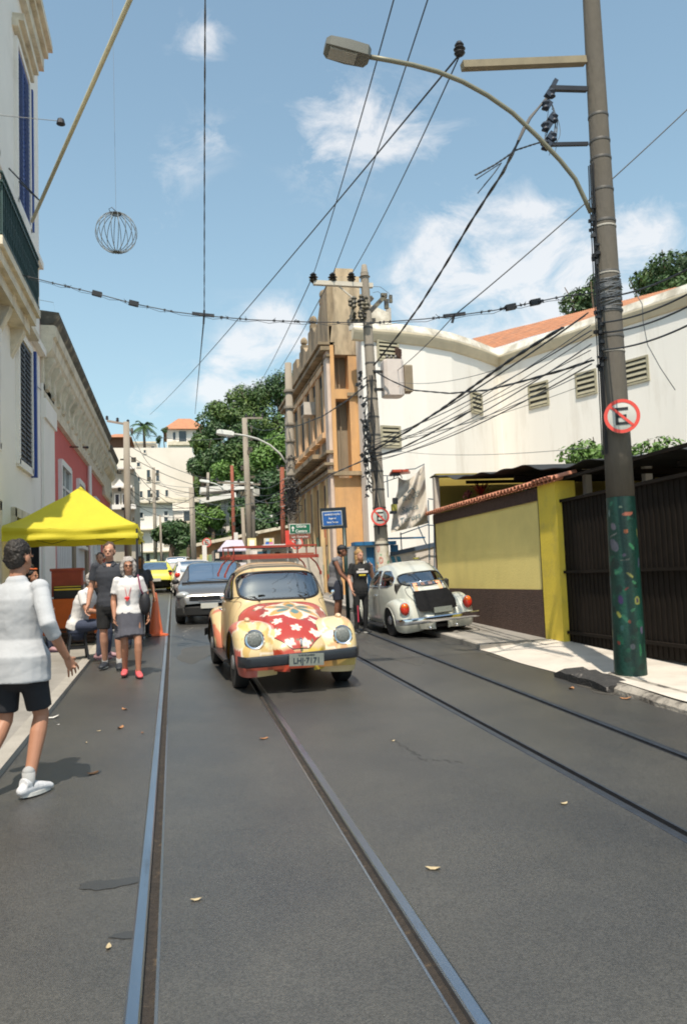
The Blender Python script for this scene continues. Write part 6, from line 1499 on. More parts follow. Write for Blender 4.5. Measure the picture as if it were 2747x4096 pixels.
def fender(side, cy, front, n1=60, n2=22):
    """wing swept round the wheel arch; returns grid rows"""
    if front: RT = [(-12,.56),(5,.60),(25,.625),(45,.615),(70,.54),(90,.50),(120,.485),(150,.52),(180,.62),(190,.68)]
    else: RT = [(-10,.66),(0,.60),(30,.50),(60,.485),(90,.51),(115,.57),(140,.63),(165,.64),(190,.58)]
    OX_ = [(-12,.70),(10,.73),(90,.745),(170,.745),(190,.71)]
    def fn(u, v):
        th = (-12+202*u) if front else (-10+200*u); rc = interp(RT, th); ox = interp(OX_, th); rl = .375
        # v: 0 lip (outer) -> 1 inner top
        e = max(0, 1-abs(u-.5)*2); 
        if v < .5:
            k = v/.5; a = pi/2*k; x = ox - (ox-.58)*(1-cos(a)); r_ = rl + (rc-rl)*sin(a)**.8
        else:
            k = (v-.5)/.5; x = .58-.32*k; r_ = rc*(1-.10*k*k)
        t_ = rad(th); return V((side*x, cy+r_*cos(t_), .31+r_*sin(t_)))
    return fn
def classic_car(name, label, loc, rz, paint, hoodm, fendm, style, roll=0, pitch=0, drop=0, hoodcol=None, fendcol=None, sidecol=None):
    t = thing(name, label, 'car', loc); t.rotation_euler = (pitch, roll, rz)
    ys = [-1.98+3.85*i/260 for i in range(261)]; rows = carsurf(ys, CLSEC, 64)
    def ell_in(x, z, cx_, cz, a, b, n_=3.0): return abs((x-cx_)/a)**n_+abs((z-cz)/b)**n_ < 1
    def rule(c, nn_):
        ax = abs(c.x)
        # windscreen (seen from the front)
        if .2 < c.y < .72 and ell_in(ax, c.z, 0, 1.19, .535, .178, 4.5): return 'windscreen'
        if c.y < -.75 and ell_in(ax, c.z, 0, 1.165, .43, .125, 3.2): return 'rear_window'
        # side glass
        if ax > .42 and c.z > 1.0:
            if -.33 < c.y < .45 and 1.03 < c.z < min(1.345, 1.33-(c.y-.12)*.9): return 'side_window'
            if -.92 < c.y < -.40 and 1.04 < c.z < min(1.345, 1.36+(c.y+.60)*.55) and not (c.y < -.8 and c.z < 1.07): return 'side_window'
        # bonnet
        if c.y > .70:
            hw = interp([(.70,.57),(.85,.585),(1.05,.55),(1.3,.46),(1.55,.34),(1.72,.25),(1.80,.17),(1.85,.10)], c.y)
            if ax < hw and c.z > .5: return 'bonnet'
        if c.y < -1.12:
            hw = interp([(-1.86,.10),(-1.8,.25),(-1.6,.34),(-1.35,.40),(-1.2,.40),(-1.13,.34)], c.y)
            if ax < hw and c.z > .52 and c.z < 1.02: return 'engine_lid'
        if ax > .5 and -.36 < c.y < .62 and c.z < 1.0 and c.z > .34: return 'door'
        return 'body'
    parts = split(rows, rule); sealm = black
    made = {}
    def paintcol(mm, f):
        mm.cols = [f(p) for p in mm.v]
    for k, fs in parts.items():
        if k in ('side_window', 'door'):
            vs = [p for r in rows for p in r]
            for s_ in (-1, 1):
                sel = [f for f in fs if vs[f[0]].x*s_ > 0]
                groups = [[f for f in sel if vs[f[0]].y > -.365], [f for f in sel if vs[f[0]].y <= -.365]] if k == 'side_window' else [sel]
                for gsel in groups:
                    if not gsel: continue
                    mm = submesh(rows, gsel)
                    if k == 'door' and sidecol: paintcol(mm, sidecol)
                    o = mm.build(k, glass if k == 'side_window' else (hoodm if sidecol and k == 'door' else paint), t, smooth='all')
                    seal(mm, .013 if k == 'side_window' else .004).build('seal' if k == 'side_window' else 'shut_line', sealm if k != 'side_window' or style == 'painted' else chrome, o, smooth='all')
                    if k == 'door':
                        h = M(); h.tube([(s_*.672,-.30,.86),(s_*.70,-.28,.87),(s_*.70,-.17,.87),(s_*.672,-.15,.86)], .011, 8); h.build('handle', chrome, o, smooth='all')
            continue
        mm = submesh(rows, fs); mt = {'windscreen': glass, 'rear_window': glass, 'bonnet': hoodm, 'engine_lid': paint, 'body': paint}[k]
        if k == 'bonnet' and hoodcol: paintcol(mm, hoodcol)
        if k == 'body' and sidecol: paintcol(mm, sidecol); mt = hoodm
        if k == 'engine_lid' and sidecol: paintcol(mm, sidecol); mt = hoodm
        o = mm.build(k, mt, t, smooth='all'); made[k] = o
        if k in ('windscreen', 'rear_window'):
            s_ = seal(mm, .017); s_.build('rubber_seal', sealm, o, smooth='all')
            if style != 'painted': seal(mm, .008).build('trim', chrome, o, smooth='all')
        if k in ('bonnet', 'engine_lid'): seal(mm, .005, 8).build('shut_line', black, o, smooth='all')
    # floor and dark interior
    mm = M(); mm.box((0,-.05,.27), (1.2,3.3,.06)); mm.box((0,.6,.55), (1.15,.1,.55)); mm.build('floor_pan', black, t)
    seatm = mat('seat_vinyl', (.05,.045,.04), .6)
    for x in (-.3,.3): mm = M(); mm.box((x,.0,.5), (.46,.5,.14)); mm.box((x,-.25,.78), (.46,.12,.6), rx=.15); mm.box((x,-.32,1.14), (.26,.08,.16)); mm.build('seat', seatm, t)
    mm = M(); mm.box((0,-.85,.55), (1.05,.45,.2)); mm.box((0,-1.05,.85), (1.05,.12,.5), rx=.2); mm.build('rear_seat', seatm, t)
    mm = M(); mm.tube([V((-.3+.19*cos(a), .32+.05*sin(a), .95+.17*sin(a))) for a in [2*pi*i/24 for i in range(24)]], .012, 6, closed=True); mm.beam((-.3,.32,.95),(-.3,.6,.85),.03,.03); mm.build('steering_wheel', black, t, smooth='all')
    mm = M(); mm.box((0,.52,.90), (.9,.14,.10)); mm.build('dashboard', black, t)
    # wings
    for cy, fr in ((1.2, True), (-1.2, False)):
        for s_ in (-1, 1):
            fn = fender(s_, cy, fr); mm = M(); mm.grid(fn, 90, 44)
            if fendcol: mm.cols = [fendcol(p, fr, s_) for p in mm.v]
            o = mm.build('front_wing' if fr else 'rear_wing', fendm, t, smooth='all')
            e = M(); e.tube([fn(u/40, 0) for u in range(41)], .008, 6); e.build('arch_lip', paint if style != 'painted' else black, o, smooth='all')
    for s_ in (-1, 1):
        mm = M(); mm.loft([[V((s_*x, y, z)) for x, z in ((.60,.30),(.76,.285),(.775,.265),(.76,.245),(.60,.24))] for y in (-.72,.70)]); mm.build('running_board', black, t, smooth=30)
    for s_ in (-1, 1):
        for q_, yy_ in ((.63, 1.2), (.645, -1.2)):
            wh_ = wheel(t, s_*q_, yy_, .315, .165, s_, rimm=mat('hub_silver', (.5,.5,.5), .3, metal=.8)); wh_.location.z += drop
    mm = M()
    for x in (-.32,.28): mm.tube([(x,.66,1.0),(x+.06,.60,1.06),(x+.25,.53,1.055),(x+.42,.51,1.045)], .007, 5)
    mm.build('wiper', black, t, smooth='all')
    mm = M(); mm.tube([(-.70,.42,1.0),(-.76,.44,1.06)], .009, 6); mm.lathe([(.012,0),(.026,.004),(.026,.012),(.01,.018)], (-.745,.445,1.075), 16, axis='Y'); mm.tube([(.70,.42,1.0),(.76,.44,1.06)], .009, 6); mm.lathe([(.012,0),(.026,.004),(.026,.012),(.01,.018)], (.745,.445,1.075), 16, axis='Y'); mm.build('mirror', chrome, t, smooth=40)
    mm = M(); mm.box((0,.30,1.31), (.20,.03,.055)); mm.build('inside_mirror', black, t)
    # headlights
    for s_ in (-1, 1):
        hl = bpy.data.objects.new('headlight', None); COL.objects.link(hl); hl.parent = t; hl.location = (s_*.525, 1.735, .62); hl.scale = (.92,.92,.92); hl.rotation_euler = (rad(12), 0, 0)
        mm = M(); mm.lathe([(.09,-.26),(.122,-.10),(.126,0),(.12,.01)], n=32, axis='Y'); mm.build('bucket', fendm if not fendcol else mat('bucket_paint', (.52,.36,.10), .4), hl, smooth=30)
        mm = M(); mm.lathe([(.108,.0),(.128,.0),(.131,.02),(.118,.038),(.104,.030)], n=36, axis='Y'); mm.build('chrome_ring', chrome, hl, smooth=40)
        mm = M(); mm.lathe([(.106,.022),(.09,.038),(.05,.048),(.001,.05)], n=32, axis='Y'); mm.build('lens', mat('headlamp_lens', (.15,.16,.15), .22, var=.35, scale=40, bump=.5, bscale=70, metal=0), hl, smooth='all')
    # tail lights
    for s_ in (-1, 1):
        tl = bpy.data.objects.new('tail_light', None); COL.objects.link(tl); tl.parent = t; tl.location = (s_*.60, -1.80, .66)
        mm = M(); mm.ell((0,0,0), (.085,.06,.115), 20, 12); mm.build('lens', mat('tail_red', (.55,.03,.015), .15, spec=.8), tl, smooth='all')
        mm = M(); mm.ell((0,-.005,.055), (.07,.06,.062), 20, 12); mm.build('amber_lens', mat('tail_amber', (.75,.14,.02), .15), tl, smooth='all')
        mm = M(); mm.ell((0,.02,0), (.095,.045,.128), 24, 10); mm.build('bezel', chrome, tl, smooth='all')
    return t
def bumper(t, front, m_, half=.78, z=.42, h=.11, tilt=0, name=None):
    y0 = 1.97 if front else -2.05; s_ = 1 if front else -1
    o = bpy.data.objects.new('front_bumper' if front else 'rear_bumper', None); mm = M(); rows = []
    for i in range(41):
        u = -1+2*i/40; x = half*u; y = y0 - s_*(.05*u*u+.20*max(0, abs(u)-.86)/.14*(max(0,abs(u)-.86)/.14))
        zz = z+tilt*u
        rows.append([V((x, y+s_*dy, zz+dz)) for dy, dz in ((0,-h/2),(.022,-h*.36),(.03,0),(.022,h*.36),(0,h/2),(-.02,h/2),(-.02,-h/2))])
    mm.loft(rows); o = mm.build('front_bumper' if front else 'rear_bumper', m_, t, smooth=25)
    k = M()
    for x in (-.38,.38): k.beam((x,y0-s_*.02,z), (x,y0-s_*.3,z), .05,.05)
    k.build('bumper_bracket', black, o); return o

# ---- the painted car: bonnet, wing and side patterns as colours on the panels
def petal(x, y, cx_, cy_, ang, L_, w_):
    dx, dy = x-cx_, y-cy_; u = dx*cos(ang)+dy*sin(ang); v = -dx*sin(ang)+dy*cos(ang)
    if u <= 0 or u > L_: return 9
    s_ = u/L_; hw = w_*(sin(pi*s_**1.25))**.75+1e-6; return abs(v)/hw
PR_, PK, WH, OR, BL, CRM, YL, GR = (.38,.042,.028), (.46,.12,.10), (.72,.65,.54), (.62,.33,.10), (.11,.22,.22), (.57,.43,.23), (.60,.38,.06), (.12,.15,.10)
SMALL = [(-.42,1.02,.07),(-.33,.905,.085),(.30,.905,.0),(.40,.80,.085) ,(-.19,.80,.10),(-.32,.99,.0),(.38,1.00,.08),(.0,.785,.095),(.20,.84,.09),(-.22,.70,.095),(.215,.71,.10),(-.075,.595,.09),(.10,.59,.09),(-.30,.86,.085),(-.40,.955,.08),(.33,.935,.075),(.0,1.03,.06)]
_T = [(.67,.985),(.82,.955),(1.05,.925),(1.3,.865),(1.55,.765),(1.72,.66),(1.82,.55),(1.87,.42)]
_arc = [0.0]
for _i in range(120): _a = .67+1.2*_i/120; _b2 = .67+1.2*(_i+1)/120; _arc.append(_arc[-1]+sqrt((_b2-_a)**2+(interp(_T,_b2)-interp(_T,_a))**2))
def arcB(y): q = max(0, min(119.99, (y-.67)/1.2*120)); i = int(q); return _arc[i]+(_arc[i+1]-_arc[i])*(q-i)
# where the painted flowers sit on the panel: (across, distance down from the screen), found once by measuring the photo
FL = []
def setup_flowers():
    """spread of the painted flowers over the bonnet (photo measurements turned into panel coordinates)"""
    ys = [.67+1.2*i/120 for i in range(121)]; rows = carsurf(ys, CLSEC, 40); vs = [p for r in rows for p in r]; n = len(rows[0])
    bv = BVHTree.FromPolygons(vs, [(i*n+j, (i+1)*n+j, (i+1)*n+j+1, i*n+j+1) for i in range(120) for j in range(n-1)])
    Mx = Matrix.Translation((1.32, 11.26, gz(11.26)-.01)) @ Matrix.Rotation(pi+rad(3), 4, 'Z') @ Matrix.Rotation(-rad(1.85), 4, 'X'); inv = Mx.inverted(); o = inv @ CP
    for cx_, cy_, r_ in [(525,742,.062),(592,690,.055),(590,797,.07),(690,862,.07),(680,968,.075),(862,915,.072),(803,1055,.075),(945,1060,.075),(1035,968,.078),(1018,860,.07),(1085,740,.062),(940,678,.055)]:
        px, py = 800+cx_/2.24, 2100+cy_/2.24; d = (inv.to_3x3() @ pray(px, py)).normalized(); h = bv.ray_cast(o, d)
        if h[0] is not None: FL.append((-h[0].x, arcB(h[0].y), r_))
    px, py = 800+825/2.24, 2100+742/2.24; d = (inv.to_3x3() @ pray(px, py)).normalized(); h = bv.ray_cast(o, d); return (-h[0].x, arcB(h[0].y))
FC = setup_flowers()
def hoodcol(p):
    x = -p.x; B = arcB(p.y); k_ = min(1, B/.5); c = tuple(PR_[i]*(.45+.55*k_)+PK[i]*.55*(1-k_) for i in range(3)); cx_, cy_ = FC
    best = None
    for k in range(6):
        ang = pi/2+k*pi/3; L_ = .31 if k % 3 else (.36 if k == 0 else .30); q = petal(x, B, cx_, cy_, ang, L_+.06, .155)
        if q < 1: best = q if best is None else min(best, q)
        if petal(x, B, cx_+.035*cos(ang), cy_+.035*sin(ang), ang, .22, .052) < 1: return BL
    if (x-cx_)**2+(B-cy_)**2 < .03**2: return WH
    if best is not None: return WH if best > .50 else OR
    for fx, fy, r_ in FL:
        d = sqrt((x-fx)**2+(B-fy)**2)
        if d < r_:
            a = atan2(B-fy, x-fx)
            if d < r_*(.50+.50*abs(cos(2.5*a+fx*9))): return (.82,.62,.35) if d < .014 else WH
    g = noise.noise(V((x*17, B*17, 3)))
    if g > .50: return GR
    return c
def fendcol(p, fr, s_):
    if not fr:
        g = noise.noise(V((p.y*5, p.z*5, s_))); return (.58,.36,.12) if g > .3 else (CRM if g > -.3 else (.50,.17,.10))
    cx_, cz = s_*.535, .645; x, z = (p.x-cx_), p.z-cz; f = max(0, p.y-1.0); d = sqrt(x*x+z*z+ (max(0,1.66-p.y)*.75)**2); a = atan2(z, x*s_)
    pet = abs(cos(2.5*a+.3+(.5 if s_ < 0 else 0))); R_ = .20+.11*pet
    inner = (.62,.42,.15) if s_ > 0 else (.64,.36,.17); outer = ((.50,.12,.09) if x > -.03 else (.66,.50,.24)) if s_ > 0 else (.70,.56,.32)
    if d < R_-.030: return inner if noise.noise(V((a*1.5, s_, 0))) < -.05 else (.72,.56,.30)
    if d < R_: return (.80,.70,.55)
    if s_ > 0 and p.z > .72: return (.62,.20,.17)
    if p.y < 1.0: return (.60,.38,.09)
    return outer
def sidecol(p):
    if abs(p.x) > .5 and p.z < .62 and p.y < .75:
        g = noise.noise(V((p.y*4, p.z*5, 1))); 
        if g > .22: return (.62,.36,.05)
        if g < -.3: return (.40,.20,.05)
    if p.y > 1.6 and p.z < .5: return (.60,.42,.06) if p.x < 0 else (.45,.06,.03)
    return CRM
cream = mat('cream_car_paint', CRM, .28, coat=.6, var=.05); vpaint = mat('painted_car_paint', (1,1,1), .30, coat=.5, vcol=True, var=.06, scale=5)
pc = classic_car('vintage_car', 'cream vintage car with flowers painted on its red bonnet and a red roof rack', (1.32, 11.26, gz(11.26)-.01), pi+rad(3), cream, vpaint, vpaint, 'painted', pitch=rad(-1.85), hoodcol=hoodcol, fendcol=fendcol, sidecol=sidecol)
bm_ = bumper(pc, True, mat('bumper_black', (.015,.017,.022), .35, coat=.3), half=.72, z=.41, h=.125, tilt=-.028)
bumper(pc, False, black)
mm = M(); mm.loft([[V((x, y, z)) for y, z in ((1.78,.40),(1.86,.36),(1.84,.28),(1.70,.26))] for x in (-.64,-.55,0,.55,.64)]); mm.cols = [((.56,.41,.12) if p.x < -.15 else (.42,.07,.03)) for p in mm.v]; mm.build('front_apron', vpaint, pc, smooth=30)
mm = M(); mm.box((-.02,2.045,.40), (.40,.012,.135), ry=rad(-1.5)); pl_ = mm.build('number_plate', mat('plate_grey', (.20,.215,.19), .5, var=.15, scale=30), pc)
text('LHJ·7171', 'plate_number', .092, mat('plate_ink', (.02,.035,.05), .5), pl_, (-.02,2.053,.388), (rad(90), rad(1.5), pi), sx=.92, bold=.0015)
text('RJ RIO DE JANEIRO', 'plate_text', .022, MATS['plate_ink'], pl_, (-.02,2.053,.452), (rad(90), rad(1.5), pi), bold=.0004)
mm = M(); mm.tube([(0,1.845,.62),(0,1.87,.60),(0,1.875,.55),(0,1.865,.52)], .014, 8); mm.build('bonnet_handle', chrome, pc, smooth='all')
for s_ in (-1,1): mm = M(); mm.ell((s_*.56,1.42,.83), (.035,.07,.03)); mm.build('indicator', mat('indicator_pale', (.62,.45,.30), .2), pc, smooth='all')
# roof rack
rk = bpy.data.objects.new('roof_rack', None); COL.objects.link(rk); rk.parent = pc; rkm = mat('rack_red', (.30,.045,.025), .5, var=.15); rkw = mat('rack_wood', (.36,.09,.045), .6, var=.25, scale=6, stretch=(.2,1,1))
mm = M(); zb_ = 1.565
for y in (.28,-.92): mm.beam((-.60,y,zb_),(.60,y,zb_),.03,.045)
for x in (-.58,.58): mm.beam((x,.28,zb_),(x,-.92,zb_),.03,.03)
for z in (zb_+.15,):
    mm.beam((-.56,.32,z),(.56,.32,z),.02,.02)
    for x in (-.56,.56): mm.beam((x,.32,z),(x,-.95,z),.02,.02)
    mm.beam((-.56,-.95,z),(.56,-.95,z),.02,.02)
for x in (-.56,.56):
    for y in (.30,-.3,-.93): mm.beam((x,y,zb_),(x,y,zb_+.15),.015,.015)
mm.build('rack_frame', rkm, rk)
for k in range(4): mm = M(); mm.box((0,.20-.34*k,zb_+.035), (1.10,.05,.022)); mm.build('rack_slat', rkw, rk)
mm = M()
for y in (.12,-.75):
    for s_ in (-1,1): mm.tube([(s_*.50,y,zb_),(s_*.60,y,1.47),(s_*.665,y,1.33)], .012, 6); mm.beam((s_*.66,y-.03,1.33),(s_*.66,y+.03,1.33),.02,.05)
rf_ = mm; [q_.build('rack_foot', rkm, rk) for q_ in rf_.islands()]

# ---- the silver car parked with two wheels on the pavement
silv = mat('silver_paint', (.56,.565,.50), .32, metal=.12, coat=.6, var=.05)
sc_ = classic_car('vintage_car', 'silver vintage car parked with two wheels on the pavement', (4.62, 15.95, gz(15.95)-.055), rad(1.5), silv, silv, silv, 'plain', roll=rad(-4.2), pitch=rad(1.85), drop=.11); sc_.scale = (1,1,.95)
bo_ = bumper(sc_, False, chrome, half=.80, z=.44, h=.115)
bumper(sc_, True, chrome, half=.78)
mm = M(); rows = []
for i in range(13):
    u = -1+i/6; rows.append([V((.36*u, -1.88-.10*(1-u*u)+.05*0, .60)), V((.37*u, -1.80-.10*(1-u*u), .74)), V((.36*u,-1.66-.08*(1-u*u),.88)), V((.33*u,-1.52-.08*(1-u*u),.96)), V((.30*u,-1.46,.90)), V((.33*u,-1.60,.70))])
mm.loft(rows); mm.build('black_lid_cover', mat('black_vinyl', (.006,.006,.007), .8, var=.3, scale=10, bump=.6, bscale=9, spec=.15), sc_, smooth=50)
mm = M()
for k in range(5):
    x = -.30+.15*k; mm.tube([(x,-1.50,.93),(x,-1.38,1.06),(x,-1.30,1.12),(x,-1.22,1.14)], .012, 6)
mm.tube([(-.38,-1.33,1.11),(.38,-1.33,1.11)], .014, 6); mm.tube([(-.34,-1.52,.93),(.34,-1.52,.93)], .012, 6); mm.build('luggage_rack', chrome, sc_, smooth='all')
mm = M()
for k in range(4):
    x = -.225+.15*k; mm.poly([(x-.04,-1.49,.95),(x+.04,-1.49,.95),(x+.04,-1.335,1.095),(x-.04,-1.335,1.095)], (0,-.01,0))
mm.build('rack_panel', mat('rack_panel_orange', (.75,.36,.20), .5), sc_)
mm = M(); mm.box((.05,-1.99,.60), (.34,.015,.1)); mm.build('number_plate', MATS['plate_grey'], sc_)
mm = M(); mm.tube([(.25,-1.95,.30),(.25,-2.1,.29)], .025, 10); mm.tube([(-.25,-1.95,.30),(-.25,-2.1,.29)], .025, 10); mm.build('exhaust_pipe', chrome, sc_, smooth='all')
mm = M(); mm.tube([(-.5,.28,1.4),(-.58,.45,1.6)], .006, 5); mm.build('aerial', chrome, sc_)
mm = M(); mm.box((.30,-.02,1.53), (.10,.12,.03)); mm.build('roof_light', mat('dull_yellow', (.30,.27,.05), .6), sc_)

glassw = glassmat('bright_glass', (.4,.45,.45), .58, .06)
# ---------------------------------------------------------------- modern cars
def modern(name, label, loc, rz, paint, L_=3.95, Wd=1.68, Hh=1.47, kind='hatch', fine=90, pitch=rad(1.85), wheelm=None, tailc=None):
    t = thing(name, label, 'car', loc); t.rotation_euler = (pitch if abs(rz) < 1.6 else -pitch, 0, rz); hl_ = L_/2; w_ = Wd/2
    if kind == 'hatch': TT = [(-1,.62),(-.985,.92),(-.93,1.12*.93),(-.80,1.36),(-.62,1.45),(-.1,1.47),(.10,1.43),(.28,1.22),(.46,.985),(.62,.93),(.82,.85),(.93,.76),(.985,.64),(1,.5)]
    elif kind == 'sedan': TT = [(-1,.6),(-.985,.9),(-.93,.97),(-.72,1.0),(-.62,1.14),(-.42,1.36),(-.2,1.43),(.05,1.42),(.2,1.28),(.36,1.03),(.5,.96),(.8,.88),(.93,.78),(.985,.64),(1,.5)]
    else: TT = [(-1,.7),(-.985,1.0),(-.95,1.25),(-.88,1.5),(-.7,1.58),(0,1.6),(.15,1.52),(.32,1.25),(.45,1.06),(.6,1.02),(.85,.95),(.95,.82),(.99,.68),(1,.55)]
    k_ = Hh/{'hatch':1.47,'sedan':1.43}.get(kind,1.6)
    belt = {'hatch':.93,'sedan':.92}.get(kind,1.02)*k_
    def sec(y):
        u = y/hl_; zt = interp([(a, b*k_) for a, b in TT], u); wb = w_*interp([(-1,.80),(-.93,.92),(-.7,1),(.6,1),(.85,.95),(.95,.82),(1,.70)], u); bz_ = min(belt, zt-.01)
        gh_ = zt-bz_; tw = wb*(1-.22*min(1, gh_/.45)) if gh_ > .03 else wb*.8
        pts = [(0,.19),(wb*.86,.20),(wb*.97,.28),(wb,.45),(wb,bz_*.75),(wb*.965,bz_)]
        if gh_ > .05: pts += [(wb*.965+(tw-wb*.965)*.6, bz_+gh_*.6), (tw*.98, bz_+gh_*.86), (tw*.90, bz_+gh_*.95), (tw*.6, zt-.008), (0, zt)]
        else: pts += [(wb*.88, zt-.015), (wb*.5, zt), (0, zt)]
        sm = []
        for i in range(len(pts)-1):
            for s_ in range(6): sm.append((pts[i][0]+(pts[i+1][0]-pts[i][0])*s_/6, pts[i][1]+(pts[i+1][1]-pts[i][1])*s_/6))
        sm.append(pts[-1])
        for _ in range(4): sm = [sm[0]]+[((sm[i-1][0]+2*sm[i][0]+sm[i+1][0])/4, (sm[i-1][1]+2*sm[i][1]+sm[i+1][1])/4) for i in range(1, len(sm)-1)]+[sm[-1]]
        return sm
    ys = [-hl_+L_*i/fine for i in range(fine+1)]; rows = carsurf(ys, sec, 46); ya, yb = .62*hl_, -.62*hl_; zt = lambda u: interp([(a, b*k_) for a, b in TT], u)
    wsy = {'hatch':(.06,.47),'sedan':(.04,.38),'suv':(.05,.42)}[kind]; rwy = {'hatch':(-.975,-.72),'sedan':(-.66,-.36),'suv':(-.975,-.80)}[kind]
    def rule(c, nn_):
        u = c.y/hl_; ax = abs(c.x); top = zt(u)
        for cy_ in (ya, yb):
            if ax > w_*.55 and (c.y-cy_)**2+(c.z-.31)**2 < .345**2: return None
        if wsy[0] < u < wsy[1] and ax < w_*.70 and c.z > belt+.02 and c.z > top-.10: return 'windscreen'
        if rwy[0] < u < rwy[1] and ax < w_*.66 and c.z > belt+.04 and c.z > top-.12: return 'rear_window'
        if ax > w_*.70 and belt+.035 < c.z < belt+.80*(Hh-belt) and c.z < top-.07 and rwy[0]+.12 < u < wsy[1]-.10:
            if abs(u+.14) < .018: return 'body'
            return 'side_window'
        return 'body'
    P_ = split(rows, rule)
    for k, fs in P_.items():
        mm = submesh(rows, fs); o = mm.build({'body':'body'}.get(k, k), paint if k == 'body' else (glassd if k == 'side_window' else glassw), t, smooth='all')
        if k != 'body': seal(mm, .010, 6, 70).build('seal', black, o, smooth='all')
    mm = M(); mm.box((0,-.1,.62), (Wd*.84,L_*.62,.7)); mm.box((0,-.2,1.0), (Wd*.7,.2,.5)); mm.build('interior', black, t)
    for cy_ in (ya, yb):
        for s_ in (-1, 1): wheel(t, s_*(w_-.10), cy_, .30, .20, s_, hub='alloy', rimm=wheelm)
    fw = hl_
    mm = M(); mm.loft([[V((x, fw-.05+dy-.16*(x/w_)**4, z)) for dy, z in ((0,.20),(.05,.24),(.06,.40),(.0,.44))] for x in [w_*.9*(-1+i/6) for i in range(13)]]); mm.build('lower_bumper', mat('bumper_dark', (.02,.02,.02), .5), t, smooth=40)
    mm = M(); mm.loft([[V((x, fw+.0-.14*(x/w_)**4, z)) for z in (.56,.66)]+[V((x, fw-.08-.14*(x/w_)**4, z)) for z in (.66,.56)] for x in [w_*.55*(-1+i/6) for i in range(13)]]); mm.build('grille', black, t, smooth=40)
    mm = M(); mm.beam((-w_*.5,fw+.005,.665),(w_*.5,fw+.005,.665),.012,.016); mm.beam((-w_*.3,fw+.005,.55),(w_*.3,fw+.005,.55),.01,.02); mm.build('chrome_strip', chrome, t)
    for s_ in (-1, 1):
        mm = M(); mm.ell((s_*w_*.74, fw-.17, .70*k_), (.17,.13,.085), 16, 10, R=Matrix.Rotation(s_*-.35, 3, 'Z')); mm.build('headlight', mat('clear_lamp', (.55,.56,.55), .08, metal=.4), t, smooth='all')
        mm = M(); mm.ell((s_*w_*.80, -fw+.10, .86*k_), (.12,.09,.12 if kind != 'suv' else .2), 14, 10); mm.build('tail_light', mat('tail_red', (.55,.03,.015), .15), t, smooth='all')
        mm = M(); mm.ell((s_*(w_+.06), wsy[1]*hl_-.25, belt+.06), (.09,.05,.065), 12, 8); mm.beam((s_*w_*.93, wsy[1]*hl_-.25, belt+.02),(s_*w_, wsy[1]*hl_-.25, belt+.03),.04,.03); mm.build('mirror', mat('bumper_dark', (.02,.02,.02), .5), t, smooth='all')
        mm = M(); mm.beam((s_*w_*.985, -.05, belt-.13),(s_*w_*.985, -.25, belt-.13),.04,.03); mm.build('handle', black, t)
    mm = M(); mm.box((0,-fw-.01,.72 if kind != 'sedan' else .6), (.42,.02,.13)); mm.box((0,fw+.02,.44), (.40,.02,.12)); mm.build('number_plate', signw, t)
    mm = M(); mm.tube([(-.55,wsy[1]*hl_-.03,belt+.05),(-.1,wsy[1]*hl_-.1,belt+.09),(.15,wsy[1]*hl_-.13,belt+.10)], .009, 5); mm.tube([(.0,wsy[1]*hl_-.03,belt+.05),(.35,wsy[1]*hl_-.1,belt+.08),(.6,wsy[1]*hl_-.13,belt+.08)], .009, 5); mm.build('wiper', black, t)
    return t
gry = mat('dark_grey_paint', (.17,.165,.16), .25, metal=.5, coat=.8, var=.04)
modern('parked_car', 'dark grey hatchback standing behind the flower painted car', (1.0, 21.3, gz(21.3)), pi-rad(6), gry, L_=3.9, kind='hatch', Hh=1.46)
yt = modern('taxi', 'yellow taxi far down the street beyond the walking people', (-.95, 39.6, gz(39.6)), rad(4), mat('taxi_yellow', (.66,.62,.06), .3, coat=.5), kind='sedan', Hh=1.42, L_=4.2, fine=50)
mm = M(); mm.box((.0,.0,1.46), (.3,.12,.09)); mm.build('roof_sign', white, yt)
mm = M()
for s_ in (-1,1): mm.box((s_*.842,-.1,.62), (.006,3.0,.1))
mm.build('side_stripe', mat('stripe_blue', (.03,.06,.2), .4), yt)
modern('parked_car', 'white car seen from behind between the taxi and the grey hatchback', (.75, 35.5, gz(35.5)), rad(2), mat('white_paint_car', (.66,.64,.62), .3, coat=.5), kind='hatch', L_=3.8, Hh=1.46, fine=50)
modern('parked_car', 'silver white suv farthest down the street by the mosaic wall', (.35, 56, gz(56)), rad(-6), mat('white_paint_car', (.66,.64,.62), .3), kind='suv', L_=4.3, Hh=1.62, Wd=1.75, fine=50)
modern('parked_car', 'dark car half hidden behind the people far down the left side', (-3.6, 50, gz(50)), rad(4), mat('dark_paint_car', (.03,.035,.04), .3, coat=.5), kind='hatch', L_=4.0, fine=40)
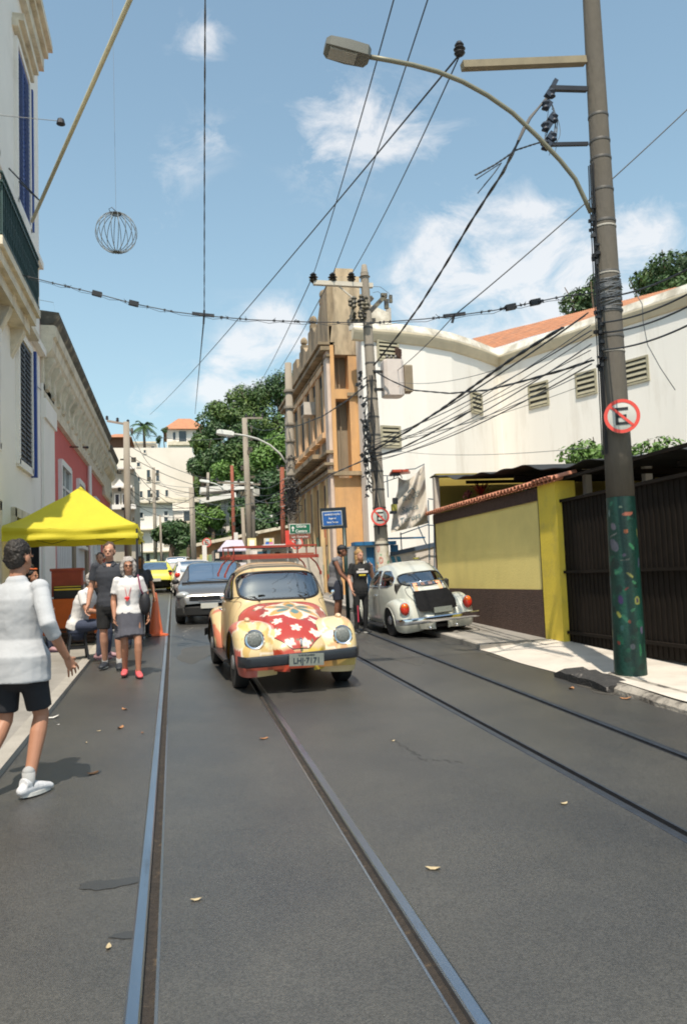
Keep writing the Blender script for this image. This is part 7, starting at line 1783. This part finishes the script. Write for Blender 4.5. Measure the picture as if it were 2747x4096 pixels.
# ================================================================= PEOPLE
def skin(n, c): return mat('skin_'+n, c, .55, var=.08, scale=14)
SK = {'light': skin('light', (.52,.27,.18)), 'tan': skin('tan', (.40,.19,.115)), 'brown': skin('brown', (.20,.085,.05))}
def cloth(n, c, var=.12, **k): return mat('cloth_'+n, c, .88, var=var, scale=7, bump=.35, bscale=12, **k)
hairm = {'dark': mat('hair_dark', (.018,.013,.010), .6, var=.3, scale=30, bump=.5, bscale=60), 'grey': mat('hair_grey', (.36,.33,.31), .7, var=.25, scale=30, bump=.6, bscale=60), 'blond': mat('hair_blond', (.34,.20,.08), .6, var=.3, scale=30, bump=.6, bscale=60), 'brown': mat('hair_brown', (.07,.04,.025), .6, var=.3, scale=30, bump=.5, bscale=60)}
J0 = dict(pel=(0,0,.95), che=(0,.0,1.28), nek=(0,.01,1.48), hea=(0,-.02,1.635), shL=(.185,.0,1.42), shR=(-.185,.0,1.42), elL=(.25,.03,1.13), elR=(-.25,.03,1.13), wrL=(.27,-.05,.89), wrR=(-.27,-.05,.89),
          hiL=(.09,0,.93), hiR=(-.09,0,.93), knL=(.10,-.02,.50), knR=(-.10,-.02,.50), anL=(.10,.03,.085), anR=(-.10,.03,.085))
def limb(mm, pts, rad_, n=14, side=V((1,0,0)), caps=(True, True)):
    """tapering limb: elliptical rings along a path; radii (across, depth)"""
    pts = [V(p) for p in pts]; rings = []
    for i, p in enumerate(pts):
        a, b = pts[max(0,i-1)], pts[min(len(pts)-1,i+1)]; d = (b-a).normalized(); x = (side-d*side.dot(d))
        x = x.normalized() if x.length > .05 else d.orthogonal().normalized(); y = d.cross(x); r = rad_[i]; rx, ry = r if isinstance(r, tuple) else (r, r)
        rings.append([p+x*cos(2*pi*j/n)*rx+y*sin(2*pi*j/n)*ry for j in range(n)])
    mm.loft(rings)
    for p, r in [((pts[0], rad_[0]), (pts[-1], rad_[-1]))[i] for i in (0, 1) if caps[i]]:
        rx, ry = r if isinstance(r, tuple) else (r, r); mm.ell(p, (rx*.97, ry*.97, min(rx, ry)*.9), 12, 8)
def seg(a, b, rr, n=6): return [V(a).lerp(V(b), i/n) for i in range(n+1)], [rr[0]+(rr[1]-rr[0])*i/n for i in range(n+1)]
def limb2(mm, a, b, c, r, bulge=.0):
    a, b, c = V(a), V(b), V(c); P_ = [a, a.lerp(b,.33), a.lerp(b,.7), b, b.lerp(c,.25), b.lerp(c,.6), c]; limb(mm, P_, r)
def person(label, base, rz, h, skn, pose=None, shirt=None, legs=None, hair=None, hairstyle='short', shoes=None, sleeve='short', legw='shorts', w_=1.0, vox=.0095, group=None, extra=None, fem=False, socks=None, face=True, headturn=0, curl=.5, hem=-.09):
    t = thing('person', label, 'person', base, rz, group); s = h/1.75
    J = {k: V(v) for k, v in J0.items()}
    if fem: J['shL'].x = .16; J['shR'].x = -.16
    for k, v in (pose or {}).items(): J[k] = V(v)
    J = {k: v*s for k, v in J.items()}; g = s
    pel, che, nek, hea = J['pel'], J['che'], J['nek'], J['hea']; side = (J['shL']-J['shR']).normalized()
    up_ = (nek-che).normalized()
    mm = M()
    def torso(mm, k=1.0, lo=-.10, hi=None, flare=0, top=True):
        P_ = [pel+(che-pel).normalized()*lo*g, pel, pel.lerp(che,.35), pel.lerp(che,.65), che, che.lerp(nek,.35), che.lerp(nek,.68), che.lerp(nek,.90)]
        R_ = [(.155+flare,.115+flare),(.165+flare*.8,.12+flare*.8),(.142 if fem else .150,.105),(.145 if fem else .155,.112),(.165 if fem else .178,.122),(.162 if fem else .182,.115),(.135 if fem else .155,.09),(.075,.065)]
        if not top: P_, R_ = P_[:-1], R_[:-1]
        limb(mm, P_, [((a*w_+k*.0)*g*k, b*w_*g*k) for a, b in R_], 20, side, caps=(k == 1.0, True))
        for q in ('shL','shR'): mm.ell(J[q], (.062*g*k,.062*g*k,.058*g*k))
        mm.ell(che.lerp(nek,.72), (.13*g*k*w_,.06*g*k,.05*g*k), R=Matrix.Rotation(atan2(side.y, side.x), 3, 'Z'))
    torso(mm)
    limb(mm, [che.lerp(nek,.85), nek, nek.lerp(hea,.45)], [.062*g,.055*g,.055*g])
    # head, face towards -Y turned by headturn
    Rh = Matrix.Rotation(headturn, 3, 'Z'); fw = Rh @ V((0,-1,0)); rt = Rh @ V((1,0,0))
    def H(x, y, z): return hea + (rt*x - fw*y*1 + V((0,0,z)))*g
    mm.ell(H(0,.01,.03), (.077*g,.096*g,.098*g), 20, 14, Rh); mm.ell(H(0,-.022,-.035), (.060*g,.070*g,.082*g), 18, 12, Rh); mm.ell(H(0,-.055,-.088), (.030*g,.026*g,.025*g), 12, 8, Rh)
    mm.ell(H(0,-.098,-.022), (.013*g,.018*g,.024*g), 10, 8, Rh); mm.ell(H(0,-.088,.014), (.05*g,.016*g,.010*g), 12, 8, Rh); mm.ell(H(0,-.088,-.062), (.024*g,.012*g,.010*g), 10, 8, Rh)
    for q in (-1,1): mm.ell(H(q*.078,.008,-.01), (.010*g,.022*g,.032*g), 10, 8, Rh)
    for q in 'LR':
        sh, el, wr = J['sh'+q], J['el'+q], J['wr'+q]; limb2(mm, sh, el, wr, [.054*g,.050*g,.043*g,.040*g,.042*g,.034*g,.026*g])
        d = (wr-el).normalized(); sx = 1 if q == 'L' else -1
        tu = V((-sx*1.0, -.35, 0)); pn = (tu-d*tu.dot(d)).normalized()           # palm normal (towards the thigh)
        ax = d.cross(pn).normalized(); th = ax if ax.dot(V((0,-1,0))) > 0 else -ax  # thumb side points forward
        limb(mm, [wr, wr+d*.03*g, wr+d*.06*g, wr+d*.095*g], [(.026*g,.018*g),(.034*g,.016*g),(.040*g,.015*g),(.038*g,.013*g)], 12, th)
        for k, (o, L_) in enumerate(((.036,.074),(.013,.084),(-.012,.078),(-.036,.062))):
            b0 = wr+d*.088*g+th*o*g; c1 = (.18+.35*curl); p1_ = b0+(d*cos(c1)+pn*sin(c1))*L_*.5*g; c2_ = c1+.5*curl+.15; p2_ = p1_+(d*cos(c2_)+pn*sin(c2_))*L_*.3*g; c3 = c2_+.4*curl; p3 = p2_+(d*cos(c3)+pn*sin(c3))*L_*.25*g
            limb(mm, [b0, p1_+th*o*.2*g, p2_+th*o*.3*g, p3+th*o*.3*g], [.0095*g,.0088*g,.0080*g,.0068*g], 8, pn)
        b0 = wr+d*.035*g+th*.026*g; limb(mm, [b0, b0+(d*.6+th*.75+pn*.3).normalized()*.036*g, b0+(d*.75+th*.6+pn*.5).normalized()*.068*g], [.0125*g,.011*g,.009*g], 8, pn)
        hi, kn, an = J['hi'+q], J['kn'+q], J['an'+q]; limb2(mm, hi, kn, an, [.088*g,.080*g,.062*g,.054*g,.057*g,.046*g,.036*g])
        fd = V((0,-1,0)) if (kn-an).length < 1e-6 else V((sx*.12,-1,0)).normalized()
        if pose and 'ft'+q in pose: fd = (J['ft'+q]).normalized()
        limb(mm, [an+V((0,0,-.045*g))-fd*.045*g, an-V((0,0,.045*g))+fd*.05*g, an-V((0,0,.055*g))+fd*.12*g, an-V((0,0,.062*g))+fd*.175*g], [(.034*g,.034*g),(.040*g,.034*g),(.044*g,.024*g),(.032*g,.016*g)], 12)
        limb(mm, [an, an-V((0,0,.04*g))], [.036*g,.036*g], 10)
    remesh(mm, vox*.85, 'body', SK[skn], t, 2)
    if shirt:
        mm = M(); torso(mm, 1.10, lo=hem, flare=.010 if hem > -.12 else .042); 
        if sleeve != 'none':
            for q in 'LR':
                sh, el, wr = J['sh'+q], J['el'+q], J['wr'+q]; a, b = sh, el
                if sleeve == 'short': limb(mm, [sh, sh.lerp(el,.35), sh.lerp(el,.66)], [.067*g,.066*g,.068*g], 12, caps=(True,False))
                elif sleeve == 'three': limb(mm, [sh, sh.lerp(el,.5), el, el.lerp(wr,.38)], [.060*g,.062*g,.058*g,.050*g], 14, caps=(True,False))
                else: limb(mm, [sh, sh.lerp(el,.5), el, el.lerp(wr,.5), el.lerp(wr,.9)], [.068*g,.064*g,.056*g,.05*g,.04*g], 12)
        sh_ = remesh(mm, vox*1.15, 'shirt', shirt, t, 2)
        for v in sh_.data.vertices:     # soft folds
            n_ = noise.noise(V((v.co.x*9, v.co.y*9, v.co.z*16)))+.5*noise.noise(V((v.co.x*22+5, v.co.y*20, v.co.z*9)))
            c_ = abs(noise.noise(V((v.co.x*6+n_*.8, v.co.y*6, v.co.z*10+v.co.x*5))))*3.4; v.co += v.normal*(n_*.0032 - .0016*(1-min(1, c_))**2)
    if legs:
        mm = M()
        if legw == 'skirt':
            P_ = [pel+V((0,0,.08*g)), pel, pel-V((0,0,.12*g)), pel-V((0,0,.24*g)), pel-V((0,0,.37*g))]; kx = (J['knL']+J['knR'])/2; 
            P_[-1] = P_[-1]*.6+V((kx.x, kx.y, P_[-1].z))*.4; limb(mm, P_, [(.16*g,.12*g),(.185*g,.145*g),(.20*g,.16*g),(.212*g,.17*g),(.222*g,.175*g)], 20, side, caps=(True,False))
        else:
            limb(mm, [pel+V((0,0,.08*g)), pel+V((0,0,.0)), pel-V((0,0,.07*g)), pel-V((0,0,.13*g))], [(.160*g*w_,.122*g*w_),(.175*g*w_,.135*g*w_),(.176*g*w_,.136*g*w_),(.172*g*w_,.132*g*w_)], 20, side)
            for q in 'LR':
                hi, kn, an = J['hi'+q], J['kn'+q], J['an'+q]
                if legw == 'shorts': limb(mm, [hi, hi.lerp(kn,.4), hi.lerp(kn,.7), hi.lerp(kn,.86)], [.102*g,.100*g,.092*g,.088*g], 14, caps=(True,False))
                elif legw == 'tight': limb2(mm, hi, kn, an, [.098*g,.088*g,.068*g,.060*g,.062*g,.052*g,.044*g])
                else: limb2(mm, hi, kn, an, [.104*g,.094*g,.080*g,.074*g,.074*g,.068*g,.060*g])
        lg = remesh(mm, vox*1.2, {'skirt':'skirt','shorts':'shorts'}.get(legw,'trousers'), legs, t, 2)
        for v in lg.data.vertices: v.co += v.normal*(noise.noise(V((v.co.x*14, v.co.y*14, v.co.z*6)))*.006 - .003*(1-min(1, abs(noise.noise(V((v.co.x*9, v.co.y*9, v.co.z*5+3))))*3.4))**2)
    for q in 'LR':
        an = J['an'+q]; fd = V((.12 if q == 'L' else -.12,-1,0)).normalized()
        if pose and 'ft'+q in pose: fd = J['ft'+q].normalized()
        if socks: mm = M(); limb(mm, [an+V((0,0,.075*g)), an, an-V((0,0,.03*g))], [.044*g,.043*g,.044*g], 12); mm.build('sock', socks, t, smooth='all')
        if shoes:
            mm = M(); limb(mm, [an+V((0,0,-.040*g))-fd*.055*g, an-V((0,0,.035*g))+fd*.02*g, an-V((0,0,.045*g))+fd*.11*g, an-V((0,0,.058*g))+fd*.185*g], [(.042*g,.046*g),(.047*g,.050*g),(.050*g,.036*g),(.040*g,.026*g)], 14)
            mm.tube([an-fd*.05*g-V((0,0,.0)), an+V((0,0,.0))], .044*g, 12)
            so = remesh(mm, .007, 'shoe', shoes[0], t, 2)
            sm = M(); zb = an.z-.083*g; ring = []
            for zz in (0, .024*g): ring.append([V((an.x, an.y, zb+zz))+fd*(.065+.135*cos(a))*g*1.0+V((-fd.y, fd.x, 0))*(.050*sin(a)*(1-.12*cos(a)))*g for a in [2*pi*i/20 for i in range(20)]])
            sm.loft(ring); sm.build('sole', shoes[1], so)
    if hair:
        mm = M()
        if hairstyle == 'short': mm.ell(H(0,.022,.052), (.083*g,.098*g,.088*g), 20, 14, Rh); mm.ell(H(0,.05,.0), (.078*g,.066*g,.085*g), 18, 12, Rh)
        elif hairstyle == 'bob':
            mm.ell(H(0,.025,.052), (.098*g,.108*g,.092*g), 20, 14, Rh); mm.ell(H(0,.055,-.02), (.098*g,.075*g,.115*g), 18, 12, Rh)
            for q in (-1,1): mm.ell(H(q*.085,.0,-.02), (.034*g,.052*g,.10*g), 12, 10, Rh); mm.ell(H(q*.075,.0,-.10), (.03*g,.045*g,.05*g), 12, 10, Rh)
        elif hairstyle == 'bun':
            mm.ell(H(0,.03,.05), (.100*g,.108*g,.095*g), 20, 14, Rh); mm.ell(H(0,.05,-.02), (.10*g,.08*g,.09*g), 18, 12, Rh); mm.ell(H(0,.02,.165), (.048*g,.048*g,.042*g), 14, 10, Rh)
        elif hairstyle == 'long':
            mm.ell(H(0,.022,.05), (.088*g,.102*g,.088*g), 20, 14, Rh); mm.ell(H(0,.06,-.04), (.082*g,.055*g,.14*g), 18, 12, Rh)
            for q in (-1,1): mm.ell(H(q*.072,.01,-.10), (.030*g,.045*g,.13*g), 12, 10, Rh)
            mm.ell(H(0,.03,.15), (.035*g,.035*g,.035*g), 14, 10, Rh)
        ho = remesh(mm, vox, 'hair', hair, t, 1)
        fy = H(0,-.062 if hairstyle != 'short' else -.050,0)
        bad = []
        for v in ho.data.vertices:
            n_ = noise.noise(v.co*60)*.007+noise.noise(v.co*22)*.008; v.co += v.normal*n_*(1.6 if hairstyle == 'bob' else 1)
            dl = v.co-hea; f_ = dl.dot(fw)/g; z_ = dl.z/g; x_ = abs(dl.dot(rt))/g
            lim = {'short':.085,'bob':.06,'bun':.06,'long':.07}[hairstyle]
            if f_ > .02 and z_ < .062+ (.0 if x_ < .05 else -.02) and x_ < lim: v.co -= fw*(f_-.0)*g     # open the face
    if face:
        for q in (-1,1):
            mm = M(); mm.ell(H(q*.031,-.0865,.004), (.014*g,.007*g,.0065*g), 12, 8, Rh); mm.build('eye', mat('eye_dark', (.03,.02,.018), .3), t, smooth='all')
            mm = M(); mm.ell(H(q*.032,-.092,.024), (.019*g,.006*g,.004*g), 10, 6, Rh); mm.build('eyebrow', hair or hairm['dark'], t, smooth='all')
        mm = M(); mm.ell(H(0,-.094,-.064), (.023*g,.007*g,.005*g), 12, 8, Rh); mm.build('lips', mat('lip_tone', (.28,.085,.07), .5), t, smooth='all')
    if extra: extra(t, J, g, H)
    return t
wsh = cloth('white', (.66,.64,.63)); wsh2 = mat('cloth_white_shaded', (.43,.44,.46), .9, var=.06, scale=3, bump=.12, bscale=25); navy_c = cloth('navy', (.018,.020,.030)); blk = cloth('black', (.012,.012,.013)); char = cloth('charcoal', (.035,.038,.048)); skirtm = cloth('slate', (.085,.085,.105)); greyc = cloth('heather', (.16,.155,.165)); denim = cloth('denim', (.035,.045,.08))  # second white is the near man's top, its shade mixed into the colour
shw = (mat('shoe_white', (.58,.58,.60), .6, bump=.3, bscale=50), mat('sole_white', (.62,.6,.56), .6)); shb = (mat('shoe_navy', (.02,.025,.035), .6), mat('sole_grey', (.4,.42,.4), .6)); shp_ = (mat('shoe_pink', (.60,.10,.11), .6), mat('sole_dark', (.05,.03,.05), .6)); shk = (mat('shoe_black', (.015,.015,.016), .6), mat('sole_pale', (.3,.28,.24), .6)); shpp = (mat('shoe_mauve', (.35,.2,.22), .6), mat('sole_dark', (.05,.03,.05), .6))

# 1. man in the pale long sleeved top at the left edge, seen from behind, walking away to the left
bp = G(150, 3150); bp = V((-1.08, 6.1, gz(6.1)))
person('man in a loose white top and dark shorts walking at the left edge', bp, rad(150), 1.74, 'tan', dict(shL=(-.0+.20,.02,1.42), elR=(-.33,.10,1.17), wrR=(-.35,-.07,.93), elL=(.30,.06,1.15), wrL=(.30,-.1,.92), knR=(-.11,-.10,.52), anR=(-.13,.06,.09), knL=(.10,.02,.50), anL=(.12,.26,.15)),
       shirt=wsh2, legs=cloth('black_shorts', (.016,.017,.022)), hair=hairm['dark'], shoes=shw, socks=cloth('sock_grey', (.35,.35,.35)), sleeve='three', hem=-.18, w_=1.07, vox=.0072, curl=.15)
# 2. tall man in the dark polo shirt
def polo(t, J, g, H):
    mm = M(); n_ = J['nek']; 
    for q in (-1,1): mm.poly([n_+V((q*.075,.01,.0))*g, n_+V((q*.01,-.088,-.07))*g, n_+V((q*.065,-.098,-.055))*g, n_+V((q*.10,-.03,-.015))*g], (0,-.008,.006))
    mm.build('collar', char, t); mm = M(); mm.poly([n_+V((-.035,-.080,-.02))*g, n_+V((.035,-.080,-.02))*g, n_+V((0,-.118,-.115))*g], (0,-.004,0)); mm.build('open_neck', SK['light'], t)
person('tall man in a dark polo shirt and black shorts walking behind the grey haired woman', (-.92, 12.35, gz(12.35)), rad(-6), 1.83, 'light', dict(anL=(.12,-.03,.085), knL=(.12,-.06,.50), anR=(-.10,.10,.10), knR=(-.09,-.02,.5), elR=(-.26,.02,1.14), wrR=(-.29,-.06,.90), shR=(-.19,0,1.43), shL=(.19,0,1.43)), shirt=char, legs=blk, hair=hairm['brown'], shoes=shb, socks=cloth('sock_grey', (.35,.35,.35)), sleeve='short', extra=polo)
# 3. grey haired woman with glasses, white T shirt, slate skirt, pink shoes, red heart necklace, bag
def woman_x(t, J, g, H):
    c = J['che']; mm = M(); mm.tube([H(-.06,.02,-.13), c+V((-.05,-.14,.02))*g, c+V((-.03,-.150,-.08))*g, c+V((-.022,-.150,-.115))*g, c+V((.0,-.152,-.08))*g, c+V((.03,-.14,.02))*g, H(.06,.02,-.13)], .004, 5); o = mm.build('necklace', mat('bead_red', (.5,.03,.03), .4), t)
    mm = M(); h0 = c+V((-.025,-.152,-.125))*g
    for q in (-1,1): mm.ell(h0+V((q*.016,0,.010))*g, (.022*g,.012*g,.020*g))
    mm.add([h0+V((-.036,-.008,.004))*g, h0+V((.036,-.008,.004))*g, h0+V((0,-.008,-.042))*g, h0+V((-.036,.008,.004))*g, h0+V((.036,.008,.004))*g, h0+V((0,.008,-.042))*g], [(0,1,2),(3,5,4),(0,2,5,3),(1,4,5,2),(0,3,4,1)]); mm.build('heart_pendant', mat('heart_red', (.62,.03,.03), .4), o, smooth=40)
    gl = M()
    for q in (-1,1): gl.tube([H(q*.033+.024*cos(a),-.098,.004+.019*sin(a)) for a in [2*pi*i/14 for i in range(14)]], .0028, 4, closed=True); gl.tube([H(q*.058,-.095,.006), H(q*.082,0,.004)], .0025, 4)
    gl.tube([H(-.01,-.10,.006), H(.01,-.10,.006)], .0028, 4); gl.build('glasses', black, t)
    b = M(); s0 = J['shL']+V((-.02,-.06,.05))*g; b0 = J['pel']+V((.23,-.05,.12))*g; b.tube([J['shL']+V((-.02,.06,.05))*g, J['shL']+V((-.02,0,.075))*g, s0, J['che']+V((.17,-.13,.0))*g, b0+V((0,0,.1))*g], (.012), 6); bo2 = b.build('bag_strap', mat('strap_mauve', (.22,.05,.10), .7), t)
    b = M(); b.ell(b0+V((.0,-.01,.0))*g, (.085*g,.07*g,.17*g), 16, 12); b.build('shoulder_bag', mat('bag_black', (.012,.012,.016), .6), bo2, smooth='all')
person('grey haired woman in glasses with white top, slate skirt and red heart pendant', (-.61, 11.45, gz(11.45)), rad(4), 1.60, 'tan', dict(anL=(.12,-.10,.085), knL=(.12,-.13,.49), anR=(-.07,.10,.11), knR=(-.07,-.04,.49), elR=(-.22,.03,1.13), wrR=(-.21,-.07,.90), elL=(.25,.06,1.14), wrL=(.27,-.02,.91)), shirt=wsh, legs=skirtm, hair=hairm['grey'], hairstyle='bob', shoes=shp_, legw='skirt', fem=True, w_=1.04, hem=-.03, extra=woman_x)
# 4. seated man, white shirt, grey hair, from behind / side on stool
SITL = dict(pel=(0,.02,.55), che=(0,-.08,.86), nek=(0,-.17,1.07), hea=(0,-.24,1.21), shL=(.19,-.13,1.01), shR=(-.19,-.13,1.01), elL=(.25,-.22,.76), elR=(-.25,-.22,.76), wrL=(.16,-.42,.72), wrR=(-.16,-.42,.72), hiL=(.10,.0,.53), hiR=(-.10,.0,.53), knL=(.15,-.42,.52), knR=(-.15,-.42,.52), anL=(.16,-.38,.09), anR=(-.16,-.38,.09))
def capx(t, J, g, H): mm = M(); mm.ell(H(0,.0,.075), (.095*g,.11*g,.06*g), 18, 10); mm.ell(H(0,-.10,.06), (.07*g,.06*g,.010*g), 14, 6); mm.build('cap', mat('cap_grey', (.36,.33,.27), .8), t, smooth='all')
person('seated man in a white shirt and grey cap leaning forward on a black stool', (-1.47, 13.35, gz(13.35)+.05), rad(75), 1.76, 'tan', SITL, shirt=wsh, legs=denim, hair=hairm['grey'], hairstyle='short', shoes=shpp, sleeve='short', legw='trousers', w_=1.12, headturn=.3, extra=None)
# 5. seated woman with dark bun and orange hairband
def bandx(t, J, g, H): mm = M(); mm.tube([H(.088*cos(a), .03+.10*sin(a), .125+.012*sin(a)) for a in [2*pi*i/20 for i in range(20)]], .013*g, 6, closed=True); mm.build('hairband', mat('band_orange', (.62,.12,.03), .7), t, smooth='all')
person('woman with dark bun and orange hairband bending forward in a white top', (-2.5, 14.7, gz(14.7)+.05), rad(60), 1.75, 'tan', dict(SITL, pel=(0,.02,.60), che=(0,-.03,.95), nek=(0,-.09,1.16), hea=(0,-.17,1.30), shL=(.16,-.05,1.10), shR=(-.16,-.05,1.10)), shirt=wsh, legs=denim, hair=hairm['dark'], hairstyle='bun', shoes=shpp, sleeve='short', legw='trousers', fem=True, extra=bandx)
# 6. standing vendor behind the stall, half hidden
person('dark haired person in a grey top standing behind the stall by the tall man', (-1.55, 18.3, gz(18.3)+.05), rad(-35), 1.68, 'light', dict(elR=(-.24,-.10,1.15), wrR=(-.18,-.33,1.10), elL=(.24,-.08,1.15), wrL=(.16,-.30,1.08)), shirt=greyc, legs=denim, hair=hairm['dark'], shoes=shk, legw='trousers', vox=.011, headturn=.4)
# 7. person with sunglasses right behind the grey haired woman
person('woman with short hair in a navy top right behind the grey haired woman', (-.72, 15.0, gz(15.0)), rad(0), 1.58, 'tan', dict(), shirt=navy_c, legs=denim, hair=hairm['brown'], shoes=shk, legw='trousers', vox=.011, fem=True)
# 8. woman in black
person('slim woman in black trousers and grey top walking away beside the orange cone', (-.66, 16.9, gz(16.9)), rad(12), 1.62, 'tan', dict(anL=(.14,.10,.09), knL=(.13,.0,.5), anR=(-.02,-.04,.085)), shirt=cloth('dark_grey', (.05,.05,.06)), legs=blk, hair=hairm['brown'], hairstyle='short', shoes=shk, legw='tight', vox=.011, fem=True)
# 9. man with cap and grey sleeveless top, leaning towards the woman
def cap9(t, J, g, H):
    mm = M(); mm.ell(H(0,.015,.065), (.092*g,.106*g,.072*g), 18, 12); mm.ell(H(.0,-.10,.052), (.066*g,.065*g,.010*g), 14, 6); mm.build('cap', mat('cap_black', (.018,.02,.025), .7), t, smooth='all')
    gl = M()
    for q in (-1,1): gl.ell(H(q*.034,-.094,.008), (.026*g,.006*g,.018*g), 12, 8)
    gl.tube([H(-.08,0,.012), H(-.055,-.09,.012), H(.055,-.09,.012), H(.08,0,.012)], .003, 4); gl.build('glasses', black, t)
m9 = person('man in a black cap, glasses and grey sleeveless top beside the sign post', (3.42, 17.2, gz(17.2)), rad(62), 1.76, 'brown', dict(pel=(0,.05,.93), che=(0,.02,1.26), nek=(0,-.08,1.46), hea=(0,-.15,1.60), shL=(.20,.0,1.41), shR=(-.20,-.03,1.41), elR=(-.24,-.16,1.12), wrR=(-.20,-.34,.92), elL=(.26,-.06,1.12), wrL=(.24,-.24,.92)), shirt=greyc, legs=cloth('navy_shorts', (.02,.024,.04)), hair=hairm['dark'], shoes=shpp, sleeve='none', w_=1.08, extra=cap9)
# 10. woman in black printed T shirt holding something to her shoulder
def tee(t, J, g, H):
    c = J['che']; mm = M()
    mm.box(c+V((-.02,-.148,.055))*g, (.13*g,.006,.035*g)); o = mm.build('print_top', letw, t)
    mm = M(); mm.box(c+V((0,-.150,.005))*g, (.26*g,.006,.045*g)); mm.build('print_band', letw, t); mm = M(); mm.box(c+V((.0,-.150,-.062))*g, (.15*g,.006,.030*g)); mm.build('print_yellow', mat('print_yellow', (.60,.46,.03), .7), t)
letw = mat('print_white', (.62,.58,.56), .8, var=.25, scale=60)
m10 = person('blond woman in a black printed T shirt holding one hand at her collar', (3.56, 15.6, gz(15.6)), rad(10), 1.62, 'light', dict(elL=(.27,-.06,1.17), wrL=(.19,-.22,1.36), elR=(-.25,.0,1.14), wrR=(-.24,-.12,.92), shL=(.17,0,1.42), shR=(-.17,0,1.42)), shirt=blk, legs=blk, hair=hairm['blond'], hairstyle='long', shoes=(shk[0], mat('sole_white', (.62,.6,.56), .6)), legw='tight', fem=True, w_=1.0, headturn=.25, extra=tee)
mm = M(); mm.box((-.0,.0,.0), (.018,.01,.32)); o = mm.build('red_tape', mat('tape_red', (.55,.04,.08), .7), m10); o.location = (-.10,-.085,.38)
# 11. more passers-by far down
for k, (px, py, D, hh, sh, lab) in enumerate([(660,2290,26,1.65,navy_c,'distant passer-by in navy half hidden behind the canopy leg')]): pass
# driver
d_ = person('driver in dark clothes sitting behind the windscreen of the flower painted car', (0,0,0), 0, 1.68, 'brown', dict(pel=(0,.0,.20), che=(0,.08,.50), nek=(0,.10,.70), hea=(0,.08,.84), shL=(.18,.08,.64), shR=(-.18,.08,.64), elL=(.24,-.10,.46), elR=(-.24,-.10,.46), wrL=(.14,-.34,.52), wrR=(-.14,-.34,.52), hiL=(.10,.0,.18), hiR=(-.10,.0,.18), knL=(.13,-.42,.26), knR=(-.13,-.42,.26), anL=(.13,-.62,.02), anR=(-.13,-.62,.02)), shirt=blk, legs=denim, hair=hairm['dark'], vox=.012, face=True, legw='trousers')
# seat: car-local (-.3, -.12) ; car points to -Y so the driver faces the camera side
p_ = Matrix.Translation(pc.location) @ pc.rotation_euler.to_matrix().to_4x4() @ V((-.32, -.10, .42)); d_.location = p_; d_.rotation_euler = (0, 0, pc.rotation_euler.z-pi)
# ================================================================= LITTER AND LEAVES
rng = random.Random(90); lm = [mat('dry_leaf', (.34,.16,.07), .8, var=.3, scale=30), mat('pale_leaf', (.45,.36,.22), .8, var=.2, scale=30), mat('paper_scrap', (.62,.60,.56), .8, var=.1)]
LV = [(372,3095,.045,0,'curled brown leaf lying left of the left rail nearest the camera'),(498,2838,.04,0,'brown leaf in front of the grey haired woman'),(482,2912,.045,0,'brown leaf lying left of the left rail in mid road'),(1055,2955,.04,0,'brown leaf between the rails in front of the painted car'),(570,2932,.018,0,'tiny brown leaf close to the left rail'),
      (205,2872,.07,2,'crumpled white paper scrap by the left kerb'),(188,2902,.02,2,'small white paper scrap just below the larger scrap'),(232,2900,.018,2,'smaller pale scrap right of the kerb scraps'),(345,2972,.015,1,'pale scrap on the road beside the walking man'),(395,2925,.02,1,'pale fleck left of the left rail'),(1732,3475,.035,1,'pale yellowish leaf right of the second rail'),(2255,3215,.025,1,'small pale leaf near the right hand track'),
      (2285,2755,.05,0,'brown leaf in the right gutter'),(2500,2795,.06,0,'brown leaf in the gutter below the kerb stone'),(2640,2795,.05,0,'brown leaf at the far right gutter'),(2490,2760,.03,0,'brown leaf against the dark kerb stone'),(435,3790,.02,1,'pale pebble by the left rail near the camera'),(1570,2965,.02,1,'pale speck at the start of the road crack'),(785,3600,.025,1,'small pale chip right of the left rail')]
for px, py, s_, k, lab in LV:
    c = G(px, py, .004 if px < 2300 else .006); mm = M(); a = rng.uniform(0, 3.14)
    pts = []
    for i in range(10):
        q = 2*pi*i/10; pts.append(V((cos(q)*s_*(1+.2*rng.random()), sin(q)*s_*.5*(1+.2*rng.random()), s_*.28*abs(cos(q))**2*(.5+rng.random()))))
    R = Matrix.Rotation(a, 3, 'Z'); pts = [R @ p for p in pts]; mm.add(pts+[V((0,0,.002))], [(i, (i+1) % 10, 10) for i in range(10)]); mm.v += [p+V((0,0,.0015)) for p in pts]+[V((0,0,.004))]; n_ = 11; mm.f += [(n_+(i+1) % 10, n_+i, n_+10) for i in range(10)]; mm.mi += [0]*10
    o = mm.build('leaf' if k < 2 else 'paper_scrap', lm[k], fix=False, label=lab, cat='leaf' if k < 2 else 'litter', group='leaves and litter on the road'); o.location = c
sc.cycles.pixel_filter_type = 'BLACKMAN_HARRIS'; sc.cycles.filter_width = 1.9; sc.cycles.max_bounces = 8; sc.cycles.use_adaptive_sampling = True; sc.cycles.use_denoising = True
sc.cycles.sample_clamp_indirect = 6; sc.cycles.transparent_max_bounces = 12
